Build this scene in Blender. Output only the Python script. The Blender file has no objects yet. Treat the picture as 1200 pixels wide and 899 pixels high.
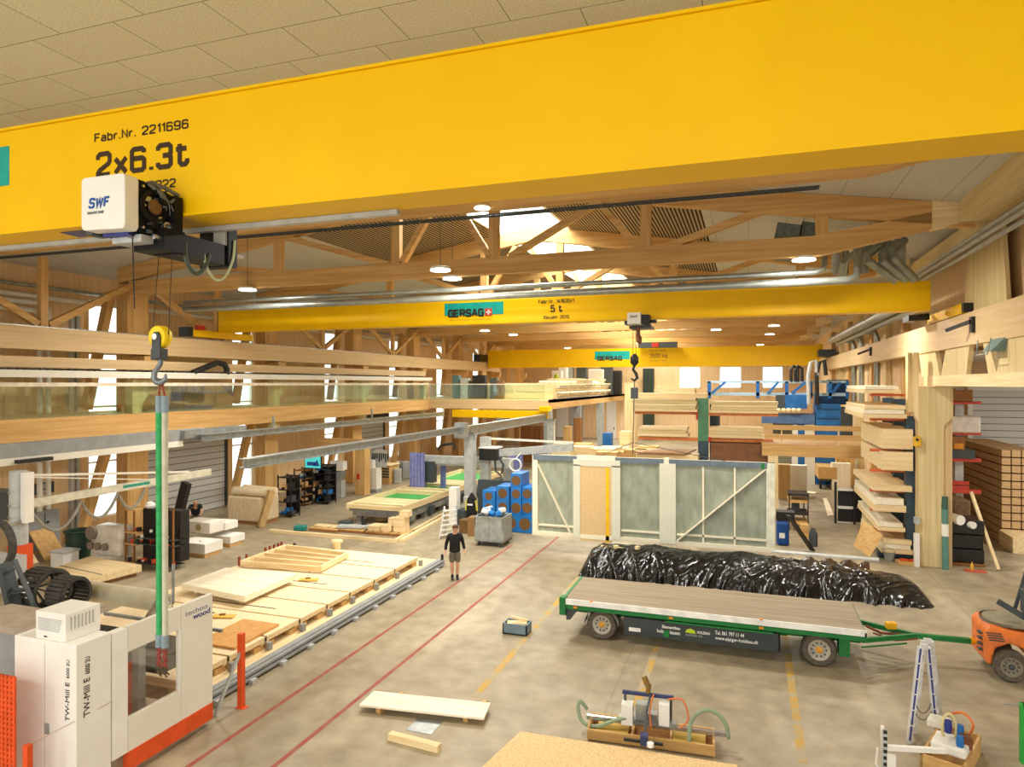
import bpy, bmesh, math, random
from mathutils import Vector, Matrix
random.seed(7)
R = math.radians
S = bpy.context.scene
COL = S.collection
# ------------------------------------------------------------------ camera, sky, exposure
CAMH = 6.3
YAW = R(19.1)
cd = bpy.data.cameras.new('camera'); cam = bpy.data.objects.new('camera', cd); COL.objects.link(cam)
cam.location = (0, 0, CAMH); cam.rotation_euler = (R(90), 0, YAW)
cd.sensor_fit = 'HORIZONTAL'; cd.sensor_width = 36; cd.lens = 24.0; cd.clip_start = .05; cd.clip_end = 500
S.camera = cam
S.view_settings.view_transform = 'Standard'; S.view_settings.look = 'None'
S.view_settings.gamma = 1; S.view_settings.use_curve_mapping = False
S.view_settings.exposure = -0.12
W = bpy.data.worlds.new('sky'); S.world = W; W.use_nodes = True
bg = W.node_tree.nodes['Background']; bg.inputs[0].default_value = (1.0, .99, .95, 1); bg.inputs[1].default_value = 2.35
SKY_LAMP, HALL_LAMP = 1900, 480
sC, cC = math.sin(YAW), math.cos(YAW)
def P(px, py, x=None, y=None, z=None):
    """point of the place that the photograph shows at (px, py), on a plane of constant x, y or z"""
    a = (px - 600) / 800; b = (449.5 - py) / 800
    dx, dy, dz = -sC + cC * a, cC + sC * a, b
    t = x / dx if x is not None else y / dy if y is not None else (z - CAMH) / dz
    return Vector((dx * t, dy * t, CAMH + dz * t))
# ------------------------------------------------------------------ helpers
def lin(c):
    return tuple((v / 255 / 12.92 if v / 255 <= .04045 else ((v / 255 + .055) / 1.055) ** 2.4) for v in c) + (1,)
M = {}
def mat(name, rgb, rough=.6, metal=0, rgb2=None, scale=4, stretch=(1, 1, 1), bump=0, spec=.4, contrast=(.35, .65), detail=4):
    if name in M: return M[name]
    m = bpy.data.materials.new(name); m.use_nodes = True; nt = m.node_tree; b = nt.nodes['Principled BSDF']
    b.inputs['Base Color'].default_value = lin(rgb); b.inputs['Roughness'].default_value = rough
    b.inputs['Metallic'].default_value = metal; b.inputs['Specular IOR Level'].default_value = spec
    if rgb2 is None: rgb2 = tuple(v * .9 for v in rgb)
    tc = nt.nodes.new('ShaderNodeTexCoord'); mp = nt.nodes.new('ShaderNodeMapping'); mp.inputs['Scale'].default_value = stretch
    nz = nt.nodes.new('ShaderNodeTexNoise'); nz.inputs['Scale'].default_value = scale; nz.inputs['Detail'].default_value = detail
    cr = nt.nodes.new('ShaderNodeValToRGB')
    cr.color_ramp.elements[0].position, cr.color_ramp.elements[1].position = contrast
    cr.color_ramp.elements[0].color = lin(rgb2); cr.color_ramp.elements[1].color = lin(rgb)
    L = nt.links.new
    L(tc.outputs['Object'], mp.inputs[0]); L(mp.outputs[0], nz.inputs[0]); L(nz.outputs[0], cr.inputs[0]); L(cr.outputs[0], b.inputs['Base Color'])
    if bump:
        bp = nt.nodes.new('ShaderNodeBump'); bp.inputs['Strength'].default_value = bump; bp.inputs['Distance'].default_value = .02
        L(nz.outputs[0], bp.inputs['Height']); L(bp.outputs[0], b.inputs['Normal'])
    M[name] = m; return m
def wood(kind, ax):
    pal = {'glulam': ((216, 176, 114), (190, 144, 84)), 'spruce': ((242, 222, 178), (222, 192, 140)), 'pale': ((226, 208, 160), (205, 180, 125)),
           'beam': ((222, 194, 150), (208, 178, 130)), 'dark': ((160, 112, 66), (128, 84, 46)), 'ply': ((214, 176, 116), (190, 148, 88)),
           'white': ((246, 238, 214), (232, 220, 190)), 'panel': ((234, 204, 160), (216, 180, 132))}[kind]
    st = {'x': (.25, 6, 6), 'y': (6, .25, 6), 'z': (6, 6, .25)}[ax]
    return mat(kind + '_wood_' + ax, pal[0], .62, 0, pal[1], 1.6, st, spec=.25, contrast=(.3, .7))
def glassy(name, tint=(.9, .97, .94), gloss=.12, alpha=.88, rough=.03):
    if name in M: return M[name]
    m = bpy.data.materials.new(name); m.use_nodes = True; nt = m.node_tree; nt.nodes.clear()
    o = nt.nodes.new('ShaderNodeOutputMaterial'); mx = nt.nodes.new('ShaderNodeMixShader'); t = nt.nodes.new('ShaderNodeBsdfTransparent'); g = nt.nodes.new('ShaderNodeBsdfGlossy')
    t.inputs[0].default_value = tint + (1,); g.inputs['Roughness'].default_value = rough; mx.inputs[0].default_value = gloss
    nt.links.new(t.outputs[0], mx.inputs[1]); nt.links.new(g.outputs[0], mx.inputs[2]); nt.links.new(mx.outputs[0], o.inputs[0]); M[name] = m; return m
def glow(name, rgb, strength):
    if name in M: return M[name]
    m = bpy.data.materials.new(name); m.use_nodes = True; b = m.node_tree.nodes['Principled BSDF']
    b.inputs['Base Color'].default_value = lin(rgb); b.inputs['Emission Color'].default_value = lin(rgb); b.inputs['Emission Strength'].default_value = strength
    M[name] = m; return m
yellow = mat('crane_yellow', (242, 193, 0), .45, 0, (239, 188, 0), 1, spec=.2)
teal = mat('teal_paint', (0, 168, 158), .5); black = mat('black_plastic', (28, 27, 26), .5, 0, (38, 36, 34), 6); ink = mat('black_lettering', (40, 30, 20), .6)
white = mat('white_paint', (236, 234, 226), .45, 0, (230, 227, 218), 2); offwhite = mat('cream_paint', (226, 222, 208), .5, 0, (221, 217, 202), 2)
steel = mat('galvanised_steel', (176, 180, 178), .38, .75, (150, 156, 155), 5); grey = mat('grey_paint', (150, 152, 150), .5, 0, (138, 140, 138), 3)
lgrey = mat('light_grey_paint', (188, 190, 186), .5); dgrey = mat('dark_grey_paint', (66, 74, 76), .5); red = mat('red_paint', (200, 50, 36), .5)
orange = mat('orange_paint', (228, 84, 30), .5); green = mat('green_paint', (24, 120, 56), .5); blue = mat('blue_paint', (36, 110, 178), .5, 0, (28, 92, 158), 2)
slate = mat('slate_blue_paint', (56, 78, 92), .5); chrome = mat('bright_metal', (210, 212, 212), .25, .9); rubber = mat('black_rubber', (58, 55, 50), .8, 0, (44, 42, 40), 12)
osb = mat('osb_board', (228, 200, 150), .7, 0, (206, 172, 120), 26, (1, 1.6, 1), contrast=(.36, .62), spec=.2); osbp = mat('pale_osb_board', (244, 224, 186), .7, 0, (232, 206, 162), 22, (1, 1.4, 1), spec=.2)
mblack = mat('matt_black_metal', (14, 14, 14), .55, 0, (20, 20, 20), 6, spec=.2); skin = mat('skin', (216, 160, 130), .55); lime = mat('lime_paint', (190, 215, 40), .5); bright = mat('white_lettering', (245, 245, 240), .5); navy = mat('navy_lettering', (50, 60, 140), .5)
class MB:
    def __init__(s): s.v, s.f = [], []
    def add(s, vs, fs):
        n = len(s.v); s.v += [Vector(v) for v in vs]; s.f += [tuple(i + n for i in f) for f in fs]; return s
    def box(s, x0, x1, y0, y1, z0, z1):
        if x0 > x1: x0, x1 = x1, x0
        if y0 > y1: y0, y1 = y1, y0
        if z0 > z1: z0, z1 = z1, z0
        return s.add([(x0, y0, z0), (x1, y0, z0), (x1, y1, z0), (x0, y1, z0), (x0, y0, z1), (x1, y0, z1), (x1, y1, z1), (x0, y1, z1)],
                     [(3, 2, 1, 0), (4, 5, 6, 7), (0, 1, 5, 4), (1, 2, 6, 5), (2, 3, 7, 6), (3, 0, 4, 7)])
    def rbox(s, c, size, rz=0, rx=0, ry=0):
        m = Matrix.Translation(Vector(c)) @ Matrix.Rotation(rz, 4, 'Z') @ Matrix.Rotation(ry, 4, 'Y') @ Matrix.Rotation(rx, 4, 'X')
        t = MB().box(-size[0] / 2, size[0] / 2, -size[1] / 2, size[1] / 2, -size[2] / 2, size[2] / 2)
        return s.add([m @ v for v in t.v], t.f)
    def bar(s, p, q, w, h, up=(0, 0, 1)):
        p, q = Vector(p), Vector(q); d = (q - p).normalized(); u = Vector(up)
        if abs(d.dot(u)) > .98: u = Vector((0, 1, 0))
        a = d.cross(u).normalized() * w / 2; b = a.cross(d).normalized() * h / 2
        return s.add([p - a - b, p + a - b, p + a + b, p - a + b, q - a - b, q + a - b, q + a + b, q - a + b],
                     [(0, 1, 2, 3), (7, 6, 5, 4), (0, 4, 5, 1), (1, 5, 6, 2), (2, 6, 7, 3), (3, 7, 4, 0)])
    def tube(s, pts, r, n=8, closed=False):
        pts = [Vector(p) for p in pts]; k = len(pts); rings = []; prev = None
        for i, p in enumerate(pts):
            if closed: d = pts[(i + 1) % k] - pts[i - 1]
            else: d = pts[min(i + 1, k - 1)] - pts[max(i - 1, 0)]
            d.normalize()
            if prev is None:
                u = Vector((0, 0, 1)) if abs(d.z) < .9 else Vector((1, 0, 0)); a = d.cross(u).normalized()
            else: a = (prev - d * prev.dot(d)).normalized()
            prev = a; b = d.cross(a); rr = r[i] if isinstance(r, (list, tuple)) else r
            rings.append([p + (a * math.cos(2 * math.pi * j / n) + b * math.sin(2 * math.pi * j / n)) * rr for j in range(n)])
        vs = [v for g in rings for v in g]; fs = []
        for i in range(k if closed else k - 1):
            i2 = (i + 1) % k
            for j in range(n): fs.append((i * n + j, i * n + (j + 1) % n, i2 * n + (j + 1) % n, i2 * n + j))
        if not closed: fs += [tuple(range(n))[::-1], tuple((k - 1) * n + j for j in range(n))]
        return s.add(vs, fs)
    def cyl(s, p, q, r, n=16): return s.tube([p, q], r, n)
    def lathe(s, prof, c=(0, 0, 0), n=20, axis='z', cap=(1, 1)):
        vs, fs = [], []; c = Vector(c)
        for r, h in prof:
            for j in range(n):
                a = 2 * math.pi * j / n; u, v = r * math.cos(a), r * math.sin(a)
                vs.append(c + Vector({'z': (u, v, h), 'y': (u, h, v), 'x': (h, u, v)}[axis]))
        for i in range(len(prof) - 1):
            for j in range(n): fs.append((i * n + j, i * n + (j + 1) % n, (i + 1) * n + (j + 1) % n, (i + 1) * n + j))
        if cap[0]: fs.append(tuple(range(n)))
        if cap[1]: fs.append(tuple((len(prof) - 1) * n + j for j in range(n)))
        return s.add(vs, fs)
    def ring(s, r0, r1, h0, h1, c, n=24, axis='z'): return s.lathe([(r0, h0), (r1, h0), (r1, h1), (r0, h1), (r0, h0)], c, n, axis, (0, 0))
    def prism(s, poly, ext):
        n = len(poly); e = Vector(ext); a = [Vector(p) for p in poly]
        return s.add(a + [p + e for p in a], [tuple(range(n))[::-1], tuple(range(n, 2 * n))] + [(i, (i + 1) % n, n + (i + 1) % n, n + i) for i in range(n)])
    def surf(s, nu, nv, fn):
        return s.add([fn(i / nu, j / nv) for i in range(nu + 1) for j in range(nv + 1)],
                     [(i * (nv + 1) + j, (i + 1) * (nv + 1) + j, (i + 1) * (nv + 1) + j + 1, i * (nv + 1) + j + 1) for i in range(nu) for j in range(nv)])
    def ibeam(s, p, q, w, h, t=.03):
        p, q = Vector(p), Vector(q); z = Vector((0, 0, 1))
        s.bar(p + z * (h / 2 - t / 2), q + z * (h / 2 - t / 2), w, t); s.bar(p - z * (h / 2 - t / 2), q - z * (h / 2 - t / 2), w, t); return s.bar(p, q, t, h - 2 * t)
    def build(s, name, m, parent=None, label=None, cat=None, group=None, kind=None, smooth=False, bevel=0, base=None):
        me = bpy.data.meshes.new(name); o = bpy.data.objects.new(name, me); COL.objects.link(o)
        if parent is not None:
            r = parent
            while r.parent: r = r.parent
            inv = Matrix.Rotation(-r.rotation_euler.z, 4, 'Z') @ Matrix.Translation(-r.location)
            o.parent = parent
            vs = [inv @ v for v in s.v]
        else:
            if base is None:
                base = Vector(((min(v.x for v in s.v) + max(v.x for v in s.v)) / 2, (min(v.y for v in s.v) + max(v.y for v in s.v)) / 2, min(v.z for v in s.v)))
            base = Vector(base); o.location = base; vs = [v - base for v in s.v]
        me.from_pydata(vs, [], s.f); me.materials.append(m)
        bm = bmesh.new(); bm.from_mesh(me); bmesh.ops.recalc_face_normals(bm, faces=bm.faces); bm.to_mesh(me); bm.free()
        if smooth:
            me.polygons.foreach_set('use_smooth', [True] * len(me.polygons)); me.set_sharp_from_angle(angle=R(40))
        if bevel:
            b = o.modifiers.new('bevel', 'BEVEL'); b.width = bevel; b.segments = 2; b.limit_method = 'ANGLE'
        if label: tag(o, label, cat, group)
        if kind: o['kind'] = kind
        return o
def tag(o, label, cat, group=None):
    o['label'] = label; o['category'] = cat; o['kind'] = 'thing'
    if group: o['group'] = group
    return o
def T(name, label, cat, loc=(0, 0, 0), rz=0, group=None):
    o = bpy.data.objects.new(name, None); COL.objects.link(o); o.location = loc; o.rotation_euler = (0, 0, rz); o.empty_display_size = .2
    return tag(o, label, cat, group)
def dup(o, loc=None, rz=None, label=None, parent=None, group=None):
    c = o.copy(); COL.objects.link(c)
    if loc is not None: c.location = loc
    if rz is not None: c.rotation_euler = (0, 0, rz)
    if label: c['label'] = label
    if group: c['group'] = group
    if parent is not None: c.parent = parent
    for ch in list(o.children):
        if not ch.name.startswith('suspension'): dup(ch, parent=c)
    return c
def text(body, at, w, h, m, parent, face='-y', name='lettering', bold=0, depth=.006):
    """lettering fitted into w x h metres, lower-left corner at `at`, on a vertical face"""
    cu = bpy.data.curves.new(name, 'FONT'); cu.body = body; cu.size = 1; cu.extrude = .01; cu.offset = bold; cu.resolution_u = 3
    o = bpy.data.objects.new(name, cu); COL.objects.link(o); bpy.context.view_layer.update()
    me = bpy.data.meshes.new_from_object(o.evaluated_get(bpy.context.evaluated_depsgraph_get()))
    bpy.data.objects.remove(o); bpy.data.curves.remove(cu)
    xs = [v.co.x for v in me.vertices]; ys = [v.co.y for v in me.vertices]
    x0, x1, y0, y1 = min(xs), max(xs), min(ys), max(ys); at = Vector(at); b = MB()
    ex, ez, en = {'-y': ((1, 0, 0), (0, 0, 1), (0, -1, 0)), '+x': ((0, 1, 0), (0, 0, 1), (1, 0, 0)), 'up+x': ((0, 0, 1), (0, -1, 0), (1, 0, 0)), 'up-y': ((0, 0, 1), (-1, 0, 0), (0, -1, 0))}[face]
    ex, ez, en = Vector(ex), Vector(ez), Vector(en)
    b.add([at + ex * ((v.co.x - x0) / (x1 - x0) * w) + ez * ((v.co.y - y0) / (y1 - y0) * h) + en * (depth if v.co.z > 0 else .001) for v in me.vertices], [tuple(p.vertices) for p in me.polygons])
    bpy.data.meshes.remove(me)
    return b.build(name, m, parent)
def arc(p, q, sag, n=10):
    p, q = Vector(p), Vector(q)
    return [p.lerp(q, i / n) + Vector((0, 0, -4 * sag * (i / n) * (1 - i / n))) for i in range(n + 1)]
def sm(pts, k=5):
    pts = [Vector(q) for q in pts]; out = []
    for i in range(len(pts) - 1):
        a, b, c, d = pts[max(0, i - 1)], pts[i], pts[i + 1], pts[min(len(pts) - 1, i + 2)]
        for j in range(k):
            t = j / k; out.append(.5 * (2 * b + (c - a) * t + (2 * a - 5 * b + 4 * c - d) * t * t + (3 * b - a - 3 * c + d) * t ** 3))
    return out + [pts[-1]]
GL = {'2': [[(0, .75), (0, .9), (.1, 1), (.52, 1), (.62, .9), (.62, .62), (.54, .5), (.08, .22), (0, .1), (0, 0), (.62, 0)]], 'x': [[(0, 0), (.56, .68)], [(0, .68), (.56, 0)]],
 '6': [[(.61, .8), (.61, .9), (.51, 1), (.1, 1), (0, .9), (0, .1), (.1, 0), (.52, 0), (.62, .1), (.62, .46), (.52, .56), (.08, .56)]], '9': [[(.01, .2), (.01, .1), (.11, 0), (.52, 0), (.62, .1), (.62, .9), (.52, 1), (.1, 1), (0, .9), (0, .54), (.1, .44), (.54, .44)]],
 '3': [[(0, .78), (0, .9), (.1, 1), (.52, 1), (.62, .9), (.62, .62), (.52, .52), (.24, .52)], [(.52, .52), (.62, .42), (.62, .1), (.52, 0), (.1, 0), (0, .1), (0, .22)]], '.': [[(.06, -.06), (.06, .08)]], ' ': [], '1': [[(.02, .8), (.26, .98), (.26, 0)]], '0': [[(.1, 0), (.52, 0), (.62, .1), (.62, .9), (.52, 1), (.1, 1), (0, .9), (0, .1), (.1, 0)]],
 't': [[(.14, .95), (.14, .12), (.24, 0), (.42, 0), (.5, .1), (.5, .24)], [(-.04, .72), (.46, .72)]], 'F': [[(0, 0), (0, 1), (.58, 1)], [(0, .53), (.5, .53)]], 'a': [[(.04, .6), (.1, .68), (.42, .68), (.5, .6), (.5, 0)], [(.5, .38), (.08, .38), (0, .3), (0, .08), (.08, 0), (.5, 0)]], 'b': [[(0, 1), (0, 0), (.42, 0), (.52, .1), (.52, .58), (.42, .68), (0, .68)]],
 'r': [[(0, 0), (0, .68)], [(0, .48), (.14, .66), (.34, .68)]], 'N': [[(0, 0), (0, 1), (.6, 0), (.6, 1)]], 'B': [[(0, 0), (0, 1), (.46, 1), (.56, .9), (.56, .63), (.46, .53), (0, .53)], [(.46, .53), (.6, .42), (.6, .1), (.5, 0), (0, 0)]], 'u': [[(0, .68), (0, .1), (.1, 0), (.5, 0)], [(.5, .68), (.5, 0)]], 'j': [[(.2, .68), (.2, -.12), (.12, -.22), (0, -.22)], [(.2, .84), (.2, .96)]], 'h': [[(0, 1), (0, 0)], [(0, .6), (.1, .68), (.42, .68), (.5, .58), (.5, 0)]],
 'G': [[(.62, .78), (.62, .9), (.52, 1), (.1, 1), (0, .9), (0, .1), (.1, 0), (.62, 0), (.62, .5), (.34, .5)]], 'E': [[(.6, 1), (0, 1), (0, 0), (.6, 0)], [(0, .5), (.54, .5)]], 'R': [[(0, 0), (0, 1), (.52, 1), (.62, .9), (.62, .58), (.52, .48), (0, .48)], [(.36, .48), (.64, 0)]], 'S': [[(.61, .78), (.61, .9), (.51, 1), (.1, 1), (0, .9), (0, .62), (.1, .52), (.52, .48), (.62, .38), (.62, .1), (.52, 0), (.1, 0), (0, .1), (0, .22)]], 'A': [[(0, 0), (.27, 1), (.39, 1), (.66, 0)], [(.1, .3), (.56, .3)]],
 '5': [[(.6, 1), (.06, 1), (0, .56), (.52, .58), (.62, .48), (.62, .1), (.52, 0), (.1, 0), (0, .1), (0, .2)]], 'W': [[(0, 1), (.18, 0), (.42, .9), (.66, 0), (.84, 1)]], '4': [[(.48, 0), (.48, 1), (0, .34), (0, .26), (.64, .26)]], '/': [[(0, -.1), (.4, 1.1)]], 'k': [[(0, 1), (0, 0)], [(.48, .68), (.04, .34), (.5, 0)]], 'g': [[(.5, .1), (.1, .1), (0, .2), (0, .58), (.1, .68), (.5, .68), (.5, -.12), (.4, -.22), (.04, -.22)]]}
def stroke(body, at, w, h, m, parent, weight=.16, shear=0, gap=.3, name='lettering', depth=.006):
    """squared sign lettering drawn as ribbons on a face looking along -y; lower-left corner `at`"""
    at = Vector(at); x = 0; lines = []
    for ch in body:
        g = GL.get(ch, []); ww = max([q[0] for l in g for q in l], default=.3)
        lines += [[(q[0] + x, q[1]) for q in l] for l in g]; x += ww + gap + (0 if ch != '.' else .04)
    tw = x - gap; b = MB()
    for li, l in enumerate(lines):
        L = [Vector((q[0] / tw * (w - weight * h) + weight * h / 2 + q[1] * shear * h, q[1] * (h - weight * h) + weight * h / 2)) for q in l]; n = len(L); closed = (L[0] - L[-1]).length < 1e-6
        if closed: L = L[:-1]; n -= 1
        side = []
        for i in range(n):
            d0 = (L[i] - L[i - 1]).normalized() if (i or closed) else None; d1 = (L[(i + 1) % n] - L[i]).normalized() if (i < n - 1 or closed) else None
            d0 = d0 or d1; d1 = d1 or d0; nn = Vector((-(d0.y + d1.y), d0.x + d1.x)).normalized(); k = max(.5, nn.dot(Vector((-d0.y, d0.x)))); side.append(nn * (weight * h / 2 / k))
        dd = depth + .0006 * (li % 4)
        to = lambda q, o: Vector((at.x + q.x, at.y - o, at.z + q.y))
        for i in range(n if closed else n - 1):
            j = (i + 1) % n; b.add([to(L[i] - side[i], dd), to(L[j] - side[j], dd), to(L[j] + side[j], dd), to(L[i] + side[i], dd), to(L[i] - side[i], .001), to(L[j] - side[j], .001), to(L[j] + side[j], .001), to(L[i] + side[i], .001)], [(0, 1, 2, 3), (0, 4, 5, 1), (2, 6, 7, 3), (1, 5, 6, 2), (3, 7, 4, 0)])
    return b.build(name, m, parent)
def ordinal(i): return ['first', 'second', 'third', 'fourth', 'fifth', 'sixth', 'seventh', 'eighth', 'ninth', 'tenth', 'eleventh', 'twelfth'][i]
# ------------------------------------------------------------------ floor
def floor_mat():
    m = bpy.data.materials.new('worn_concrete'); m.use_nodes = True; nt = m.node_tree; b = nt.nodes['Principled BSDF']; L = nt.links.new
    tc = nt.nodes.new('ShaderNodeTexCoord')
    def nz(sc, det=5, st=(1, 1, 1)):
        mp = nt.nodes.new('ShaderNodeMapping'); mp.inputs['Scale'].default_value = st; L(tc.outputs['Object'], mp.inputs[0])
        n = nt.nodes.new('ShaderNodeTexNoise'); n.inputs['Scale'].default_value = sc; n.inputs['Detail'].default_value = det; L(mp.outputs[0], n.inputs[0]); return n.outputs[0]
    def ramp(i, a, b_, c0, c1):
        r = nt.nodes.new('ShaderNodeValToRGB'); e = r.color_ramp.elements; e[0].position, e[1].position = a, b_; e[0].color = c0; e[1].color = c1; L(i, r.inputs[0]); return r.outputs[0]
    def mix(f, a, b_, t='MIX'):
        x = nt.nodes.new('ShaderNodeMix'); x.data_type = 'RGBA'; x.blend_type = t
        if isinstance(f, float): x.inputs[0].default_value = f
        else: L(f, x.inputs[0])
        L(a, x.inputs[6]); L(b_, x.inputs[7]); return x.outputs[2]
    base = ramp(nz(.22, 6), .35, .65, lin((153, 140, 115)), lin((176, 162, 134)))
    fine = ramp(nz(2.2, 8), .3, .7, lin((206, 202, 196)), lin((255, 255, 255)))
    c = mix(.8, base, fine, 'MULTIPLY')
    dust = ramp(nz(.6, 7, (1, .35, 1)), .56, .72, (0, 0, 0, 1), (.5, .5, .5, 1))
    dc = nt.nodes.new('ShaderNodeRGB'); dc.outputs[0].default_value = lin((208, 194, 166)); c = mix(dust, c, dc.outputs[0])
    br = nt.nodes.new('ShaderNodeTexBrick'); br.offset = 0; br.inputs['Scale'].default_value = 1; br.inputs['Brick Width'].default_value = 8.25; br.inputs['Row Height'].default_value = 8.25
    br.inputs['Mortar Size'].default_value = .012; br.inputs['Color1'].default_value = (1, 1, 1, 1); br.inputs['Color2'].default_value = (.96, .96, .96, 1); br.inputs['Mortar'].default_value = (.74, .72, .68, 1)
    mp = nt.nodes.new('ShaderNodeMapping'); mp.inputs['Location'].default_value = (2.6, 1.1, 0); L(tc.outputs['Object'], mp.inputs[0]); L(mp.outputs[0], br.inputs[0])
    c = mix(1.0, c, br.outputs[0], 'MULTIPLY')
    L(c, b.inputs['Base Color']); b.inputs['Roughness'].default_value = .5; b.inputs['Specular IOR Level'].default_value = .35
    L(ramp(nz(.8, 5), .3, .7, (.34, .34, .34, 1), (.62, .62, .62, 1)), b.inputs['Roughness'])
    return m
fl = MB().box(-26, 24, -8, 79, -.2, 0).build('floor', floor_mat(), kind='structure', base=(0, 0, 0))
redl = mat('worn_red_line', (150, 66, 50), .7, 0, (150, 96, 74), 3, contrast=(.3, .6)); yell = mat('worn_yellow_line', (184, 148, 66), .7, 0, (164, 152, 124), 2.6, contrast=(.42, .58))
for x0, x1, y0, y1, m in ((-8.75, -8.66, 7, 25.2, redl), (-7.42, -7.33, 7, 27.6, redl), (-5.28, -5.12, 12.7, 22, yell), (-2.15, -2.0, 13.4, 22, yell), (.78, .93, 12.3, 22, yell)):
    MB().box(x0, x1, y0, y1, -.001, .003).build('floor_marking', m, fl)
a = P(480, 852, z=0); b = P(520, 845, z=0)
MB().rbox((a.x + .25, a.y + .12, .003), (.5, .5, .008)).build('drain_cover', steel, fl)
# ------------------------------------------------------------------ shell
RX, RZ, SL = -9.0, 13.3, .158                      # ridge x, ridge height, roof slope
def roof(x): return RZ - SL * abs(x - RX)
pan = wood('panel', 'z')
WX = -25.5; PITCH = 8.25
wins = [(20.7 + PITCH * k, 22.3 + PITCH * k) for k in range(6)]
b = MB(); y = -8
for w0, w1 in wins:
    b.box(WX - .25, WX, y, w0, 0, 10.7); b.box(WX - .25, WX, w0, w1, 0, .7); b.box(WX - .25, WX, w0, w1, 9.75, 10.7); y = w1
b.box(WX - .25, WX, y, 79, 0, 10.7)
b.build('wall_left', pan, kind='structure')
pane = glassy('window_glass', (.97, 1, 1), .06)
for i, (w0, w1) in enumerate(wins):
    b = MB(); fr = .07
    b.box(WX - .2, WX - .05, w0, w0 + fr, .7, 9.75).box(WX - .2, WX - .05, w1 - fr, w1, .7, 9.75)
    for z in (.7, 3.0, 5.3, 7.5, 9.68): b.box(WX - .2, WX - .05, w0, w1, z, z + .07)
    f = b.build('window_%d' % (i + 1), white, kind='structure')
    MB().box(WX - .13, WX - .12, w0 + fr, w1 - fr, .75, 9.7).build('window_pane', pane, f)
def shutter_mat():
    m = bpy.data.materials.new('shutter_slats'); m.use_nodes = True; nt = m.node_tree; b = nt.nodes['Principled BSDF']; L = nt.links.new
    tc = nt.nodes.new('ShaderNodeTexCoord'); sx = nt.nodes.new('ShaderNodeSeparateXYZ'); L(tc.outputs['Object'], sx.inputs[0])
    mt = nt.nodes.new('ShaderNodeMath'); mt.operation = 'FRACT'; mu = nt.nodes.new('ShaderNodeMath'); mu.operation = 'MULTIPLY'; mu.inputs[1].default_value = 3.2
    L(sx.outputs[2], mu.inputs[0]); L(mu.outputs[0], mt.inputs[0])
    r = nt.nodes.new('ShaderNodeValToRGB'); e = r.color_ramp.elements; e[0].position, e[1].position = .1, .14; e[0].color = lin((104, 104, 102)); e[1].color = lin((206, 206, 202)); L(mt.outputs[0], r.inputs[0]); L(r.outputs[0], b.inputs['Base Color'])
    b.inputs['Roughness'].default_value = .5; return m
shm = shutter_mat()
for n, y0, y1 in ((1, 22.9, 28.3), (2, 39.6, 44.4)):
    d = MB().box(WX, WX + .08, y0, y1, 0, 3.9).build('door_%d' % n, shm, kind='structure', base=(WX, (y0 + y1) / 2, 0))
    MB().box(WX, WX + .16, y0 - .15, y0, 0, 4.0).box(WX, WX + .16, y1, y1 + .15, 0, 4.0).box(WX, WX + .5, y0 - .15, y1 + .15, 3.9, 4.25).build('door_frame', dgrey, d)
# back wall with three windows and pale doors below
b = MB(); BY = 78
bw = [(P(796, 440, y=BY).x, P(821, 440, y=BY).x), (P(843, 440, y=BY).x, P(869, 440, y=BY).x), (P(893, 440, y=BY).x, P(918, 440, y=BY).x)]
zt, zb = P(800, 430, y=BY).z, P(800, 455, y=BY).z
x = -25.75
for x0, x1 in bw:
    b.box(x, x0, BY, BY + .25, 0, 13.4); b.box(x0, x1, BY, BY + .25, 0, zb); b.box(x0, x1, BY, BY + .25, zt, 13.4); x = x1
b.box(x, 7, BY, BY + .25, 0, 13.4)
b.build('wall_back', pan, kind='structure')
for i, (x0, x1) in enumerate(bw):
    f = MB().box(x0, x0 + .1, BY, BY + .2, zb, zt).box(x1 - .1, x1, BY, BY + .2, zb, zt).box(x0, x1, BY, BY + .2, zb, zb + .1).box(x0, x1, BY, BY + .2, zt - .1, zt).build('window_%d' % (i + 7), white, kind='structure')
    MB().box(x0 + .1, x1 - .1, BY + .1, BY + .11, zb + .1, zt - .1).build('window_pane', pane, f)
n = 4
for pa, pb, m in ((652, 666, white), (668, 684, lgrey), (699, 707, offwhite), (711, 722, white), (735, 742, white)):
    x0, x1 = P(pa, 500, y=BY).x, P(pb, 500, y=BY).x
    d = MB().box(x0, x1, BY - .1, BY, 0, 4.2).build('door_%d' % n, m, kind='structure'); n += 1
    MB().box(x1 - .25, x1 - .15, BY - .15, BY - .1, 1.0, 1.3).build('door_handle', dgrey, d)
# right side: upper wall over the aisle, full wall further back, aisle beyond
b = MB().box(6.55, 6.75, -8, 29, 7.3, 10.9).box(6.55, 6.75, 29, 79, 0, 10.9)
b.build('wall_right', wood('panel', 'z'), kind='structure')
b = MB().box(6.75, 24, 38, 38.2, 0, 7.3).build('wall_aisle_end', wood('panel', 'z'), kind='structure')
MB().box(24, 24.2, -8, 38, 0, 7.3).build('wall_aisle_side', wood('panel', 'z'), kind='structure')
MB().box(6.75, 24.2, -8, 38.2, 7.3, 7.5).build('ceiling_aisle', white, kind='structure')
x0 = P(1139, 480, y=37.9).x
d = MB().box(x0, x0 + 7, 37.85, 38, 0, 5.95).build('door_3', shm, kind='structure', base=(x0 + 3, 38, 0))
MB().box(x0 - .1, x0 + 7.1, 37.7, 38, 5.95, 6.25).box(x0 - .2, x0, 37.75, 38, 0, 6.2).build('door_frame', white, d)
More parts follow.
